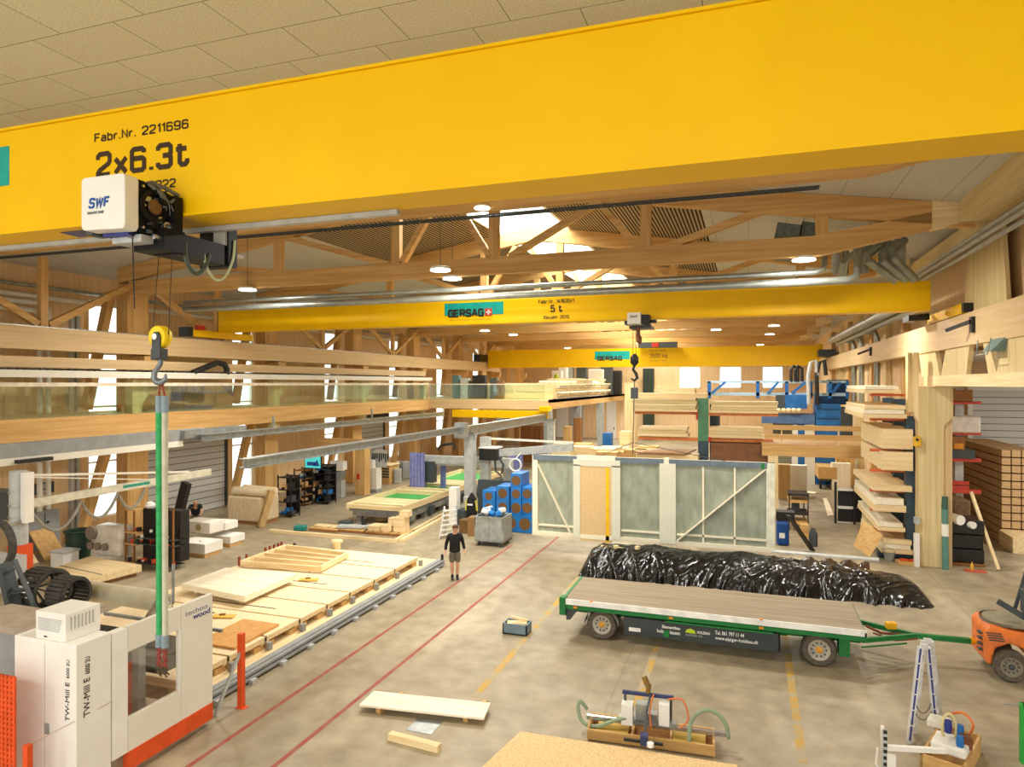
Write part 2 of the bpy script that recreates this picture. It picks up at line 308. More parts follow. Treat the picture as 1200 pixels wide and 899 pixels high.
# roof: fibre tiles near the viewer, slats by the ridge, white panels by the eaves, skylights over the ridge
def tile_mat(nm, c1, c2, mortar, bwid, bh, off=.5, rot=0, msz=.012):
    m = bpy.data.materials.new(nm); m.use_nodes = True; nt = m.node_tree; b = nt.nodes['Principled BSDF']; L = nt.links.new
    tc = nt.nodes.new('ShaderNodeTexCoord'); br = nt.nodes.new('ShaderNodeTexBrick'); br.offset = off; mp = nt.nodes.new('ShaderNodeMapping'); mp.inputs['Rotation'].default_value = (0, 0, rot)
    L(tc.outputs['Object'], mp.inputs[0]); L(mp.outputs[0], br.inputs[0])
    br.inputs['Scale'].default_value = 1; br.inputs['Brick Width'].default_value = bwid; br.inputs['Row Height'].default_value = bh; br.inputs['Mortar Size'].default_value = msz
    br.inputs['Color1'].default_value = lin(c1); br.inputs['Color2'].default_value = lin(c2); br.inputs['Mortar'].default_value = lin(mortar)
    n = nt.nodes.new('ShaderNodeTexNoise'); n.inputs['Scale'].default_value = 30; n.inputs['Detail'].default_value = 6; L(tc.outputs['Object'], n.inputs[0])
    r = nt.nodes.new('ShaderNodeValToRGB'); r.color_ramp.elements[0].position = .3; r.color_ramp.elements[1].position = .7; r.color_ramp.elements[0].color = (.72, .72, .70, 1); r.color_ramp.elements[1].color = (1, 1, 1, 1); L(n.outputs[0], r.inputs[0])
    x = nt.nodes.new('ShaderNodeMix'); x.data_type = 'RGBA'; x.blend_type = 'MULTIPLY'; x.inputs[0].default_value = 1; L(br.outputs[0], x.inputs[6]); L(r.outputs[0], x.inputs[7]); L(x.outputs[2], b.inputs['Base Color']); b.inputs['Roughness'].default_value = .9; b.inputs['Specular IOR Level'].default_value = .1
    return m
tilem = tile_mat('wood_wool_tiles', (246, 240, 204), (240, 233, 196), (150, 144, 110), 1.95, 1.12, .37, 0, .009)
slatm = tile_mat('slatted_soffit', (190, 170, 140), (184, 164, 134), (58, 44, 32), .14, 60, 0, 0, .035)
whitep = tile_mat('white_soffit_panels', (214, 210, 200), (208, 204, 192), (170, 164, 150), 1.2, 8.25, 0)
def slope(name, x0, x1, y0, y1, m):
    MB().prism([(x0, y0, roof(x0)), (x1, y0, roof(x1)), (x1, y0, roof(x1) + .25), (x0, y0, roof(x0) + .25)], (0, y1 - y0, 0)).build(name, m, kind='structure', base=(0, 0, RZ))
SKW = 1.7; SKY0 = 21.5
b = MB(); n = 24
for k in range(n):
    xa, xb = -25.75 + 32.5 * k / n, -25.75 + 32.5 * (k + 1) / n
    za, zb_ = roof(xa), roof(xb); b.prism([(xa, 12.62, min(za, 12.6)), (xb, 12.62, min(zb_, 12.6)), (xb, 12.62, max(zb_ + .25, 12.85)), (xa, 12.62, max(za + .25, 12.85))], (0, .08, 0))
b.build('trim_1', wood('panel', 'z'), kind='structure')
MB().box(WX - .25, WX, -8, 12.7, 10.7, 12.6).build('trim_2', wood('panel', 'z'), kind='structure'); MB().box(6.55, 6.75, -8, 12.7, 10.9, 12.6).build('trim_3', wood('panel', 'z'), kind='structure')
MB().box(-25.75, 6.75, -8, 12.7, 12.6, 12.85).build('ceiling_near', tilem, kind='structure', base=(0, 0, 12.6))
slope('ceiling_slats_left', -16.5, RX - SKW, 12.6, 79, slatm); slope('ceiling_slats_right', RX + SKW, -1.5, 12.6, 79, slatm)
slope('ceiling_left', -25.75, -16.5, 12.6, 79, whitep); slope('ceiling_right', -1.5, 6.75, 12.6, 79, whitep)
slope('ceiling_ridge_left', RX - SKW, RX, 12.6, SKY0, slatm); slope('ceiling_ridge_right', RX, RX + SKW, 12.6, SKY0, slatm)
for k in range(7):
    y0 = SKY0 + PITCH * k; y1 = min(y0 + PITCH, 79)
    f = MB()
    for xx in (RX - SKW, RX + SKW - .12): f.box(xx, xx + .12, y0, y1, roof(xx) - .02, roof(xx) + .5)
    for yy in (y0, y0 + PITCH / 2, y1 - .1): f.box(RX - SKW, RX + SKW, yy, yy + .1, roof(RX - SKW) + .25, roof(RX - SKW) + .5)
    f = f.build('window_%d' % (10 + k), white, kind='structure')
    MB().box(RX - SKW, RX + SKW, y0, y1, roof(RX - SKW) + .4, roof(RX - SKW) + .41).build('window_pane', pane, f)
    ld = bpy.data.lights.new('skylight_daylight', 'AREA'); ld.shape = 'RECTANGLE'; ld.size = 2 * SKW; ld.size_y = y1 - y0; ld.energy = SKY_LAMP; ld.color = (1, .96, .88)
    lo = bpy.data.objects.new('skylight_daylight', ld); COL.objects.link(lo); lo.location = (RX, (y0 + y1) / 2, RZ + .9)
# ------------------------------------------------------------------ roof trusses
TY = [13.1] + [20.9 + PITCH * k for k in range(7)]
g = wood('glulam', 'x'); gz = wood('glulam', 'z')
def truss(y0):
    t = T('roof_truss', 'x', 'roof truss', (0, y0, 9.85), 0, 'timber roof trusses')
    h = .15
    MB().prism([(-23.4, y0 - h, 9.85), (1.94, y0 - h, 9.88), (5.6, y0 - h, 10.62), (5.6, y0 - h, 11.0), (1.7, y0 - h, 10.42), (-23.4, y0 - h, 10.40)], (0, 2 * h, 0)).build('bottom_chord', g, t)
    for xa, xb in ((-24, RX), (RX, 5.6)):
        MB().prism([(xa, y0 - h, roof(xa) - .62), (xb, y0 - h, roof(xb) - .62), (xb, y0 - h, roof(xb) - .01), (xa, y0 - h, roof(xa) - .01)], (0, 2 * h, 0)).build('top_chord', g, t)
    for x in (-16.3, -11.43, -7.85, -2.94, 1.94): MB().box(x - .16, x + .16, y0 - .12, y0 + .12, 10.3, roof(x) - .5).build('vertical_post', gz, t)
    for x0, z0, x1, z1 in ((-11.2, 10.45, -9.9, 12.5), (-8.0, 10.45, -9.3, 12.5), (-7.3, 10.4, -4.25, 12.0), (-3.1, 10.4, -4.5, 12.0), (-2.3, 10.4, 1.3, 11.55), (-11.7, 10.4, -16.2, 11.7), (-16.5, 10.4, -21, 11.0)):
        MB().bar((x0, y0, z0), (x1, y0, z1), .2, .24, up=(0, 1, 0)).build('diagonal', g, t)
    MB().prism([(4.6, y0 - .19, 10.38), (5.7, y0 - .19, 10.62), (5.7, y0 - .19, 11.0), (4.6, y0 - .19, 11.14)], (0, .38, 0)).build('gusset_plate', wood('spruce', 'x'), t)
    return t
tr = truss(TY[0])
for i, y in enumerate(TY):
    lab = ('timber roof truss just behind the big foreground yellow girder', 'full timber truss above the middle crane, nearest with all its webs in view')[i] if i < 2 else '%s timber roof truss counted from the camera, under the roof' % ordinal(i)
    if i == 0: tr['label'] = lab
    else: dup(tr, (0, y, 9.85), label=lab)
b = MB()
for x in range(-88, 5): b.box(x / 4, x / 4 + .02, 13.26, 13.42, 9.79, 9.8)
b.box(-22, 1.2, 13.26, 13.27, 9.79, 9.83).box(-22, 1.2, 13.41, 13.42, 9.79, 9.83)
b.build('cable_tray', dgrey, label='dark grid cable tray running under the truss behind the big girder', cat='cable tray')
# ------------------------------------------------------------------ left posts, bracing, right posts
bz = wood('beam', 'z')
PY = [21.3 + PITCH * k for k in range(7)]
for i, y in enumerate(PY):
    if i == 0:
        t = p0 = T('timber_post', 'x', 'timber post', (-23.8, y, 0), 0, 'timber posts along the left wall')
        MB().box(-24.1, -23.5, y - .5, y + .5, 0, 10.3).build('post', wood('glulam', 'z'), t)
        MB().bar((-24.6, y - .35, 10.0), (-24.6, y - 1.4, 5.3), .3, .3).build('brace', gz, t)
        MB().bar((-24.6, y - .3, 4.3), (-24.6, y - 1.7, .1), .3, .3).build('brace', gz, t)
        MB().prism([(-23.5, y - .3, 7.4), (-22.85, y - .3, 7.4), (-22.85, y - .3, 7.1), (-23.5, y - .3, 6.3)], (0, .6, 0)).build('corbel', gz, t)
    else: t = dup(p0, (-23.8, y, 0))
    t['label'] = 'thick timber post with slanting braces, %s along the left wall' % ('nearest' if i == 0 else ordinal(i))
for i in range(7):
    y = 17.1 + PITCH * i
    if i == 0:
        t = v0 = T('timber_bracing', 'x', 'bracing', (-23.2, y, 8.3), 0, 'timber bracing over the left runway')
        MB().box(-23.3, -23.1, y - .13, y + .13, 8.27, 10.7).build('strut', gz, t)
        for d in (-1, 1): MB().bar((-23.2, y + d * .2, 8.35), (-23.2, y + d * 3.6, 10.2), .2, .22).build('diagonal', wood('glulam', 'y'), t)
    else: t = dup(v0, (-23.2, y, 8.3))
    t['label'] = 'three-legged timber bracing standing on the left runway beam, %s bay' % ('nearest' if i == 0 else ordinal(i))
by = wood('beam', 'y')
t = T('crane_runway', 'long timber crane runway beam along the left wall with steel rail', 'runway beam', (-23.05, 30, 7.45))
MB().box(-23.35, -22.75, -6, 62, 7.45, 8.22).build('beam', by, t); MB().box(-23.15, -22.95, -6, 62, 8.22, 8.27).build('rail', steel, t)
t = T('crane_runway', 'long timber crane runway beam along the right side on timber posts', 'runway beam', (6.1, 30, 7.38))
MB().box(5.85, 6.35, -6, 64, 7.38, 8.3).build('beam', by, t); MB().box(6.0, 6.2, -6, 64, 8.3, 8.35).build('rail', steel, t)
# right: thick post, lintel and slanting boards
pz = wood('pale', 'z')
xa, xb = P(1077, 600, y=26.9).x, P(1106, 600, y=26.9).x; xc = P(1116, 600, y=27.0).x; xl = P(1070, 450, y=26.95).x; xk = P(1064, 450, y=27.1).x
t = T('timber_column', 'wide pale timber column carrying the right runway beside the lumber rack', 'timber column', ((xa + xb) / 2, 27.2, 0))
MB().box(xa, xb, 26.9, 27.5, 0, 6.2).build('shaft', pz, t); MB().prism([(xl, 26.95, 5.35), (xa, 26.95, 4.95), (xa, 26.95, 7.38), (xl, 26.95, 7.38)], (0, .45, 0)).build('side_plate', wood('spruce', 'z'), t); MB().box(xk, xl, 27.1, 27.5, 5.3, 7.38).build('side_plate', pz, t)
MB().prism([(xb, 27.0, 0), (xc, 27.0, 0), (xc, 27.0, 6.2), (xb, 27.0, 6.2)], (0, .5, 0)).build('rear_plate', wood('beam', 'z'), t); MB().prism([(xb, 26.9, 4.85), (xc, 26.9, 5.15), (xc, 26.9, 6.2), (xb, 26.9, 6.2)], (0, .1, 0)).build('corbel', pz, t)
t = T('timber_lintel', 'pale horizontal timber beam running from the wide column towards the right', 'timber beam', (6.1, 20, 6.22))
MB().box(5.88, 6.5, 8, 27.6, 6.22, 6.56).build('beam', wood('spruce', 'y'), t)
pl = [(27.3, 26.6, 25.6, 27.2, 'pale slanting board between lintel and runway, furthest right of column head'), (24.9, 26.3, 22.9, 24.4, ''), (20.6, 21.9, 21.9, 23.1, '')]
def slant(y0, y1, y2, y3, z0, z1, label, x=5.9):
    """board standing between heights z0 and z1: bottom edge y0..y1, top edge y2..y3"""
    MB().prism([(x, y0, z0), (x, y1, z0), (x, y3, z1), (x, y2, z1)], (.12, 0, 0)).build('slanting_board', pz, label=label, cat='timber board', group='slanting timber boards on the right runway')
def yat(px, py): return P(px, py, x=5.9).y
for (a0, a1, b0, b1, lab) in ((1080, 1101, 1077, 1096, 'slanting board on the lintel directly over the wide column, leaning away'), (1103, 1132, 1108, 1136, 'slanting board on the lintel right of the column head, leaning forward'),
                              (1158, 1168, 1152, 1158, 'narrow slanting board on the lintel beside the open gap'), (1168, 1200, 1174, 1206, 'slanting slotted board on the lintel at the right picture edge')):
    slant(yat(a0, 440), yat(a1, 440), yat(b0, 405), yat(b1, 405), 6.56, 7.38, lab)
for (a0, a1, b0, b1, lab) in ((1116, 1164, 1122, 1158, 'tall tapered pale board standing on the runway above the crane carriage'), (1183, 1230, 1199, 1235, 'tall pale board standing on the runway at the right picture edge')):
    ya, yb, yc, yd = yat(a0, 350), yat(a1, 350), yat(b0, 290), yat(b1, 290)
    MB().prism([(6.2, ya, 8.3), (6.2, yb, 8.3), (6.2, yd, 10.6), (6.2, yc, 10.6)], (.1, 0, 0)).build('slanting_board', pz, label=lab, cat='timber board', group='slanting timber boards on the right runway')
for i, y in enumerate((33.5, 37.5, 41.5, 46, 50.5, 55, 60)):
    lab = 'timber post on the right wall beyond the lumber rack, %s in the row' % ordinal(i)
    MB().box(6.28, 6.54, y - .3, y + .3, 0, 10.4).build('wall_stud', pz if i % 2 else wood('glulam', 'z'), label=lab, cat='timber post', group='studs on the right wall')
MB().box(5.2, 5.95, -4, 20.6, 10.5, 11.12).build('eave_beam', wood('pale', 'y'), label='heavy pale eave beam butting against the truss end at upper right', cat='timber beam')
MB().box(5.75, 6.0, 20.8, 33, 10.3, 10.75).build('eave_beam', wood('pale', 'y'), label='slimmer eave beam behind the truss end at upper right', cat='timber beam')
for i, (x, z) in enumerate(((5.72, 10.25), (5.7, 10.08), (5.78, 9.92))):
    MB().tube([(x, 4, z), (x, 33, z)], .06).build('conduit', lgrey, label='pale conduit pipe under the right eave beam, %s' % ('uppermost', 'middle one', 'lowest')[i], cat='pipe', group='conduits at the right eave')
for i, (px, py) in enumerate(((1139, 379), (1020, 411))):
    p = P(px, py, x=5.8); t = T('rail_bracket', 'black bent bracket on the right runway, %s' % ('nearest, above the column head' if i == 0 else 'further back above the lumber rack'), 'bracket', p)
    MB().box(5.76, 5.85, p.y - .12, p.y + .12, p.z - .25, p.z + .18).build('plate', black, t); MB().bar((5.75, p.y, p.z + .05), (5.3, p.y + .5, p.z - .15), .07, .09).build('arm', black, t)
p = P(1170, 402, x=5.85)
t = T('floodlight', 'grey-green floodlight with wire guard under the right runway beam', 'lamp', p)
MB().prism([(5.6, p.y - .35, p.z - .2), (5.6, p.y + .35, p.z - .2), (5.85, p.y + .5, p.z + .12), (5.85, p.y - .5, p.z + .12)], (.3, 0, 0)).build('housing', mat('sea_grey', (120, 150, 148), .4), t)
MB().tube([(5.55, p.y - .5, p.z + .1), (5.5, p.y - .4, p.z - .28), (5.5, p.y + .4, p.z - .28), (5.55, p.y + .5, p.z + .1)], .02, 6).build('wire_guard', steel, t)
# ------------------------------------------------------------------ gallery on the left
t = T('gallery', 'timber gallery with glass balustrade along the left and across the middle', 'gallery', (-22, 20, 4.4))
gy = wood('glulam', 'y'); gx = wood('spruce', 'x')
MB().box(-22.25, -21.95, -4, 45, 4.4, 5.16).build('edge_beam', gy, t)
MB().box(-25.4, -22.25, -4, 77.5, 4.95, 5.16).box(-22.3, -13, 45.2, 77.5, 4.95, 5.16).build('deck', wood('spruce', 'y'), t)
MB().box(-22, -13, 45, 45.25, 4.5, 5.16).build('edge_beam', wood('beam', 'x'), t)
MB().box(-13.25, -13, 45.25, 77.5, 4.5, 5.16).build('edge_beam', gy, t)
gl = glassy('balustrade_glass', (.86, .95, .88), .14); rail = mat('rail_white', (238, 226, 200), .4)
MB().box(-22.12, -21.98, -4, 45, 6.2, 6.33).build('handrail', rail, t)
MB().box(-21.98, -13, 44.98, 45.06, 6.22, 6.28).build('handrail', rail, t)
for i in range(16):
    y = -3 + i * 3.0
    MB().box(-22.06, -22.04, y + .03, y + 2.97, 5.16, 6.2).build('glass_pane', gl, t)
for i in range(4): MB().box(-21.95 + i * 2.2, -19.8 + i * 2.2, 45.0, 45.02, 5.16, 6.22).build('glass_pane', gl, t)
for y in (45.3, 54, 63): MB().box(-13.3, -12.8, y - .25, y + .25, 0, 4.5).build('support_column', grey, t)
t = T('cable_channel', 'white cable channel with black energy chain above the gallery handrail', 'cable channel', (-22, 20, 6.48))
MB().box(-22.1, -21.95, -4, 45.5, 6.5, 6.74).build('channel', offwhite, t)
b = MB()
for i in range(170): b.box(-22.3, -22.12, 2 + i * .25, 2.17 + i * .25, 6.56, 6.8)
b.build('energy_chain', black, t)
p = P(268, 432, x=-22.1); b = MB()
q = [P(226, 437, x=-22.05), P(240, 431, x=-22.05), P(255, 425, x=-22.05), P(263, 427, x=-22.05), P(266, 433, x=-22.05), P(265, 439, x=-22.05)]
b.tube(q, .13, 8).build('chain_loop', black, t)
MB().box(-22.75, -22.5, -4, 45.5, 6.84, 7.2).build('timber_rail', wood('beam', 'y'), label='plain brown timber rail just under the left runway beam', cat='timber beam')
for i in range(4):
    y = P(157, 470, x=-22.45).y + 8.25 * i
    if i == 0:
        t = gp = T('gallery_post', 'x', 'timber post', (-22.45, y, 3.9), 0, 'posts behind the gallery glass')
        MB().box(-22.62, -22.28, y - .22, y + .22, 3.9, 6.45).build('post', pz, t); MB().prism([(-22.6, y + .22, 5.5), (-22.6, y + .75, 6.1), (-22.6, y + .75, 6.45), (-22.6, y + .22, 6.45)], (.3, 0, 0)).build('console', pz, t)
    else: t = dup(gp, (-22.45, y, 3.9))
    t['label'] = 'pale timber post with console behind the gallery glass, %s from the left' % ordinal(i)
# pipes along the left wall
for i, z in enumerate((9.95, 9.55, 9.3, 9.0)):
    MB().tube([(WX + .25 + .1 * i, 12 if i > 2 else 8, z), (WX + .25 + .1 * i, 19.2 - i * .4 if i > 1 else 60, z)] + ([(WX + .35 + .1 * i, 19.4 - i * .4, z - .15), (WX + .35 + .1 * i, 19.4 - i * .4, .3)] if i > 1 else []), .1 if i else .07, 10).build('wall_pipe', steel if i == 0 else offwhite, smooth=True, label='pipe high on the left wall, %s' % ('thin steel uppermost one', 'pale straight one below the steel pipe', 'pale one turning down the wall', 'lowest pale one turning down the wall')[i], cat='pipe', group='pipes on the left wall')
for i, y in enumerate((19.85, 20.1)):
    MB().box(WX, WX + .14, y, y + .14, 0, 9).build('wall_conduit', lgrey, label='vertical grey duct on the left wall beside the first window, %s' % ('left one', 'right one')[i], cat='pipe', group='vertical ducts by the first window')
# ------------------------------------------------------------------ bridge cranes
def crosslogo(t, x, y, z, s):
    MB().box(x, x + s, y - .012, y, z, z + s).build('emblem_square', red, t)
    MB().box(x + s * .4, x + s * .6, y - .018, y - .01, z + s * .18, z + s * .82).box(x + s * .18, x + s * .82, y - .018, y - .01, z + s * .4, z + s * .6).build('emblem_cross', bright, t)
Y1 = 7.6
t = T('bridge_crane', 'huge yellow crane girder filling the top of the picture, marked 2x6.3t', 'bridge crane', (-8.5, 8.1, 8.66))
MB().box(-23, 6.2, Y1, Y1 + .6, 8.70, 10.30).build('girder', yellow, t, bevel=.012)
MB().box(-23, 6.2, Y1 - .04, Y1 + .66, 8.66, 8.70).box(-23, 6.2, Y1 - .03, Y1 + .64, 10.30, 10.34).build('flange', yellow, t)
xe = P(470, 247, y=8.3).x
MB().box(-23, xe, Y1 + .58, Y1 + .68, 8.585, 8.655).build('conductor_rail', lgrey, t)
for x in (-23, 6.0): MB().box(x - .25, x + .25, 6.2, 10.2, 8.36, 8.72).build('end_carriage', yellow, t)
def fit(body, a, b, c, y, m, t, bold=0, name='lettering'):
    """a: lower-left pixel, b: lower-right pixel, c: upper-left pixel"""
    p, q, r = P(*a, y=y), P(*b, y=y), P(*c, y=y)
    return text(body, (p.x, y - .002, p.z), q.x - p.x, r.z - p.z, m, t, bold=bold, name=name)
def fits(body, a, b, c, y, m, t, wt=.17, shear=0):
    p, q, r = P(*a, y=y), P(*b, y=y), P(*c, y=y)
    return stroke(body, (p.x, y - .002, p.z), q.x - p.x, r.z - p.z, m, t, wt, shear)
dink = mat('brown_black_lettering', (58, 34, 6), .6)
fits('Fabr.Nr. 2211696', (111, 167.5), (221, 154), (111, 157), Y1, dink, t, .17)
fits('2x6.3t', (113, 209), (222, 200), (113, 179), Y1, dink, t, .19)
fits('Baujahr 2022', (125, 229), (206, 222), (125, 219), Y1, dink, t, .17)
p, q = P(11, 171, y=Y1), P(11, 217, y=Y1)
MB().box(p.x - 2.2, p.x, Y1 - .006, Y1, q.z, p.z).build('maker_plate', teal, t)
p = P(60, 277, y=8.1)
MB().prism([(P(50, 268, z=8.655).x, 7.75, 8.655), (P(90, 268, z=8.655).x, 7.75, 8.655), (P(100, 272, z=8.655).x, 8.05, 8.655), (P(66, 272, z=8.655).x, 8.1, 8.655)], (0, 0, -.006)).build('sticker', mat('violet_sticker', (92, 82, 130), .5), t)
# hoist of the big crane: white shell, open black motor side, trolley frame under the girder
h = T('crane_hoist', 'white hoist box with blue letters and black motor on the big girder', 'hoist', (-8, 7.2, 8.1))
A, B_ = P(95, 209, y=6.7), P(146, 205, y=6.7); z0, z1 = 8.33, 9.03; x0, x1 = A.x, B_.x
MB().prism([(x0 + .04, 6.7, z0), (x1 - .04, 6.7, z0 - .02), (x1, 6.7, z0 + .03), (x1, 6.7, z1 - .04), (x1 - .04, 6.7, z1), (x0 + .04, 6.7, z1), (x0, 6.7, z1 - .04), (x0, 6.7, z0 + .04)], (0, .22, 0)).build('shell', white, h, bevel=.015)
MB().box(x0 - .1, x0 + .02, 6.85, 7.1, z0 - .02, z0 + .22).build('side_fan', dgrey, h)
b = MB().prism([(x1 - .02, 6.92, z0), (x1 - .02, 7.5, z0 - .05), (x1 - .02, 7.5, z1 - .25), (x1 - .02, 7.1, z1 - .02), (x1 - .02, 6.92, z1 - .02)], (-.6, 0, 0)); b.build('motor_block', mblack, h, bevel=.01)
MB().lathe([(.1, -.02), (.22, 0), (.23, .05), (.17, .06), (.16, .03), (.06, .02), (.05, .07), (.01, .08)], (x1 - .02, 7.15, z0 + .36), 20, 'x').build('fan_ring', mblack, h, smooth=True)
MB().lathe([(.11, .02), (.1, .05), (.03, .06)], (x1, 7.15, z0 + .36), 14, 'x').build('fan_hub', mat('bronze', (120, 90, 60), .5, .5), h, smooth=True)
b = MB()
for dy, dz in ((6.98, .05), (7.4, .05), (6.98, .6), (7.3, .5), (7.45, .2), (7.35, .62), (7.0, .35)): b.cyl((x1 - .02, dy, z0 + dz), (x1 + .02, dy, z0 + dz), .018, 8)
b.build('bolts', chrome, h)
MB().tube([(x1 + .02, 7.05, z1 - .05), (x1 + .08, 7.2, z1 - .15), (x1 + .03, 7.3, z1 - .3), (x1 + .1, 7.42, z1 - .18)], .025, 8).tube([(x1, 7.1, z1 - .02), (x1 + .06, 7.3, z1 - .05), (x1 + .08, 7.5, z1 - .1)], .03, 8).build('motor_cables', mat('grey_cable', (110, 108, 100), .5), h)
MB().cyl((x1 + .03, 7.12, z1 - .12), (x1 + .03, 7.4, z1 - .16), .05, 10).cyl((x1 + .05, 7.2, z1 - .24), (x1 + .05, 7.5, z1 - .28), .045, 10).build('gear_motor', mblack, h, smooth=True)
MB().box(x1 - .35, x1 + .12, 7.4, 7.54, 8.15, 8.9).box(x1 - .4, x1 + .14, 7.2, 7.56, 8.12, 8.42).build('side_plate', mblack, h)
MB().box(x0 + .2, x1 - .05, 7.0, 8.45, 8.2, 8.3).build('trolley_beam', lgrey, h); MB().cyl((x1 + .06, 7.1, 8.28), (x1 + .06, 8.8, 8.3), .035, 10).build('guide_rod', chrome, h)
MB().box(x1 - .3, x1 + .12, 7.45, 8.5, 8.1, 8.4).box(x1 - .4, x1 + .15, 8.4, 8.58, 8.08, 8.68).build('trolley_frame', mblack, h); MB().box(x1 - .1, x1 + .12, 8.36, 8.4, 8.3, 8.66).build('cover_plate', lgrey, h)
MB().tube(sm([(x1 + .1, 7.6, 8.3), (x1 + .1, 7.62, 8.05), (x1 + .12, 7.76, 7.88), (x1 + .12, 7.92, 7.96), (x1 + .12, 8.05, 8.2)]), .03, 8).build('hanging_cable', mat('cable_green_grey', (70, 84, 66), .5), h)
MB().tube(sm([(x1 + .1, 7.95, 8.2), (x1 + .12, 8.0, 7.98), (x1 + .14, 8.15, 7.84), (x1 + .14, 8.34, 7.92), (x1 + .16, 8.48, 8.2), (x1 + .16, 8.52, 8.5)]), .02, 8).build('hanging_cable', mat('cable_pale', (186, 188, 150), .5), h)
MB().box(x0 + .15, x0 + .6, 6.9, 7.3, z0 - .05, z0 - .01).build('blue_underside', navy, h); MB().tube([(x1 - .15, 6.95, z0), (x1 - .13, 6.97, 7.3)], .008, 5).build('pull_cord', mblack, h)
p = P(104, 245, y=6.7); stroke('SWF', (p.x, 6.698, p.z), .36, .14, mat('blue_lettering', (24, 86, 170), .5), h, .2, .15, .34)
p = P(103, 250, y=6.7); text('KRANTECHNIK', (p.x, 6.698, p.z - .02), .29, .035, mat('grey_lettering', (110, 116, 124), .5), h)
rk = random.Random(2)
for k in range(14):
    y = rk.uniform(6.95, 7.5); z = z0 + rk.uniform(.0, .62 - (y - 6.95) * .4); s = rk.uniform(.03, .08)
    MB().rbox((x1 + .01, y, z), (.05, s * 1.4, s)).build('fitting', rk.choice((chrome, dgrey, mblack, steel)), h)
for k in range(4): MB().tube(sm([(x1 + .02, 7.0 + .1 * k, z1 - .05 - .06 * k), (x1 + .07, 7.12 + .1 * k, z1 - .02 - .09 * k), (x1 + .09, 7.25 + .08 * k, z1 - .2 - .08 * k), (x1 + .03, 7.35 + .05 * k, z1 - .35 - .05 * k)]), .009, 5).build('thin_cable', M['grey_cable'], h)
MB().ring(.045, .07, 0, .03, (x1 + .04, 7.33, z0 + .12), 14, 'x').build('lifting_ring', chrome, h)
MB().cyl((x1 - .2, 6.95, z0 - .06), (x1 + .1, 8.45, z0 - .08), .03, 10).build('guide_rod', chrome, h)
# hook block and slings
HX, HY = P(188, 395, y=7.65).x, 7.65
t = T('hook_block', 'round yellow pulley hook block hanging on thin wire ropes', 'hook block', (HX, HY, 6.2))
MB().lathe([(.15, -.07), (.165, -.05), (.165, -.02), (.14, 0), (.165, .02), (.165, .05), (.15, .07)], (HX, HY, 6.97), 24, 'y').build('pulley', mat('pulley_yellow', (250, 214, 10), .4), t, smooth=True)
MB().prism([(HX - .06, HY - .1, 6.66), (HX + .09, HY - .1, 6.66), (HX + .09, HY - .1, 6.98), (HX + .05, HY - .1, 7.04), (HX - .02, HY - .1, 7.04), (HX - .06, HY - .1, 6.98)], (0, .03, 0)).box(HX - .12, HX + .08, HY - .06, HY + .06, 6.64, 6.8).build('side_plate', dgrey, t, bevel=.006)
MB().cyl((HX + .01, HY - .12, 6.97), (HX + .01, HY - .09, 6.97), .045, 14).build('axle_cap', chrome, t)
hk = [(HX, HY, 6.66), (HX, HY, 6.58), (HX - .05, HY, 6.52), (HX - .11, HY, 6.46), (HX - .12, HY, 6.38), (HX - .06, HY, 6.32), (HX + .02, HY, 6.31), (HX + .09, HY, 6.36), (HX + .1, HY, 6.44)]
MB().tube(hk, [.035, .035, .035, .04, .045, .05, .045, .035, .012], 10).build('hook', mat('hook_steel', (130, 140, 144), .4, .5), t, smooth=True)
b = MB()
for dx in (-.15, .15): b.tube([(HX + dx, HY, 7.0), (HX + dx * .8, HY + .1, 8.3)], .006, 5)
b.build('wire_ropes', black, t)
rchain = mat('red_chain', (156, 62, 50), .5)
for dx, m, lab in ((-.025, mat('green_sling', (40, 150, 84), .7, 0, (60, 170, 100), 14), 'long green lifting sling with red chain end below the hook'), (.085, mat('pale_sling', (206, 202, 178), .7), 'long pale grey lifting sling with red chain end below the hook')):
    x = HX + dx
    s = T('lifting_sling', lab, 'sling', (x, HY, 2.2), 0, 'slings on the hook')
    MB().tube([(x, HY, 5.9), (x, HY, 4.2), (x + .005, HY, 2.62)], [.045, .04, .042], 10).build('strap', m, s, smooth=True)
    MB().tube([(x, HY, 6.12), (x, HY, 5.88)], .05, 10).build('grey_sleeve', mat('sleeve', (140, 160, 170), .7), s); MB().tube([(x, HY, 2.68), (x, HY, 2.5)], .05, 10).build('grey_sleeve', M['sleeve'], s)
    b = MB()
    for i in range(5):
        z = 6.12 + i * .05; b.lathe([(.012, -.012), (.028, 0), (.012, .012)], (HX + dx * (1 - i * .18), HY, z), 6, 'x' if i % 2 else 'y')
    for i in range(6):
        z = 2.47 - i * .05; b.tube([(x + .025 * math.cos(u), HY + (.012 if i % 2 else -.012), z + .033 * math.sin(u)) for u in [k * math.pi / 4 for k in range(8)]], .011, 5, True)
    b.build('red_chain', rchain, s)
    b = MB()
    for i in range(4):
        b.tube([(x + .03 * math.cos(u) + (.01 if i % 2 else -.02), HY + .01 * i, 2.2 - i * .035 + .03 * math.sin(u)) for u in [k * math.pi / 4 for k in range(7)]], .013, 5)
    b.build('grab_hook', mat('hook_dark', (96, 82, 62), .5, .4), s)
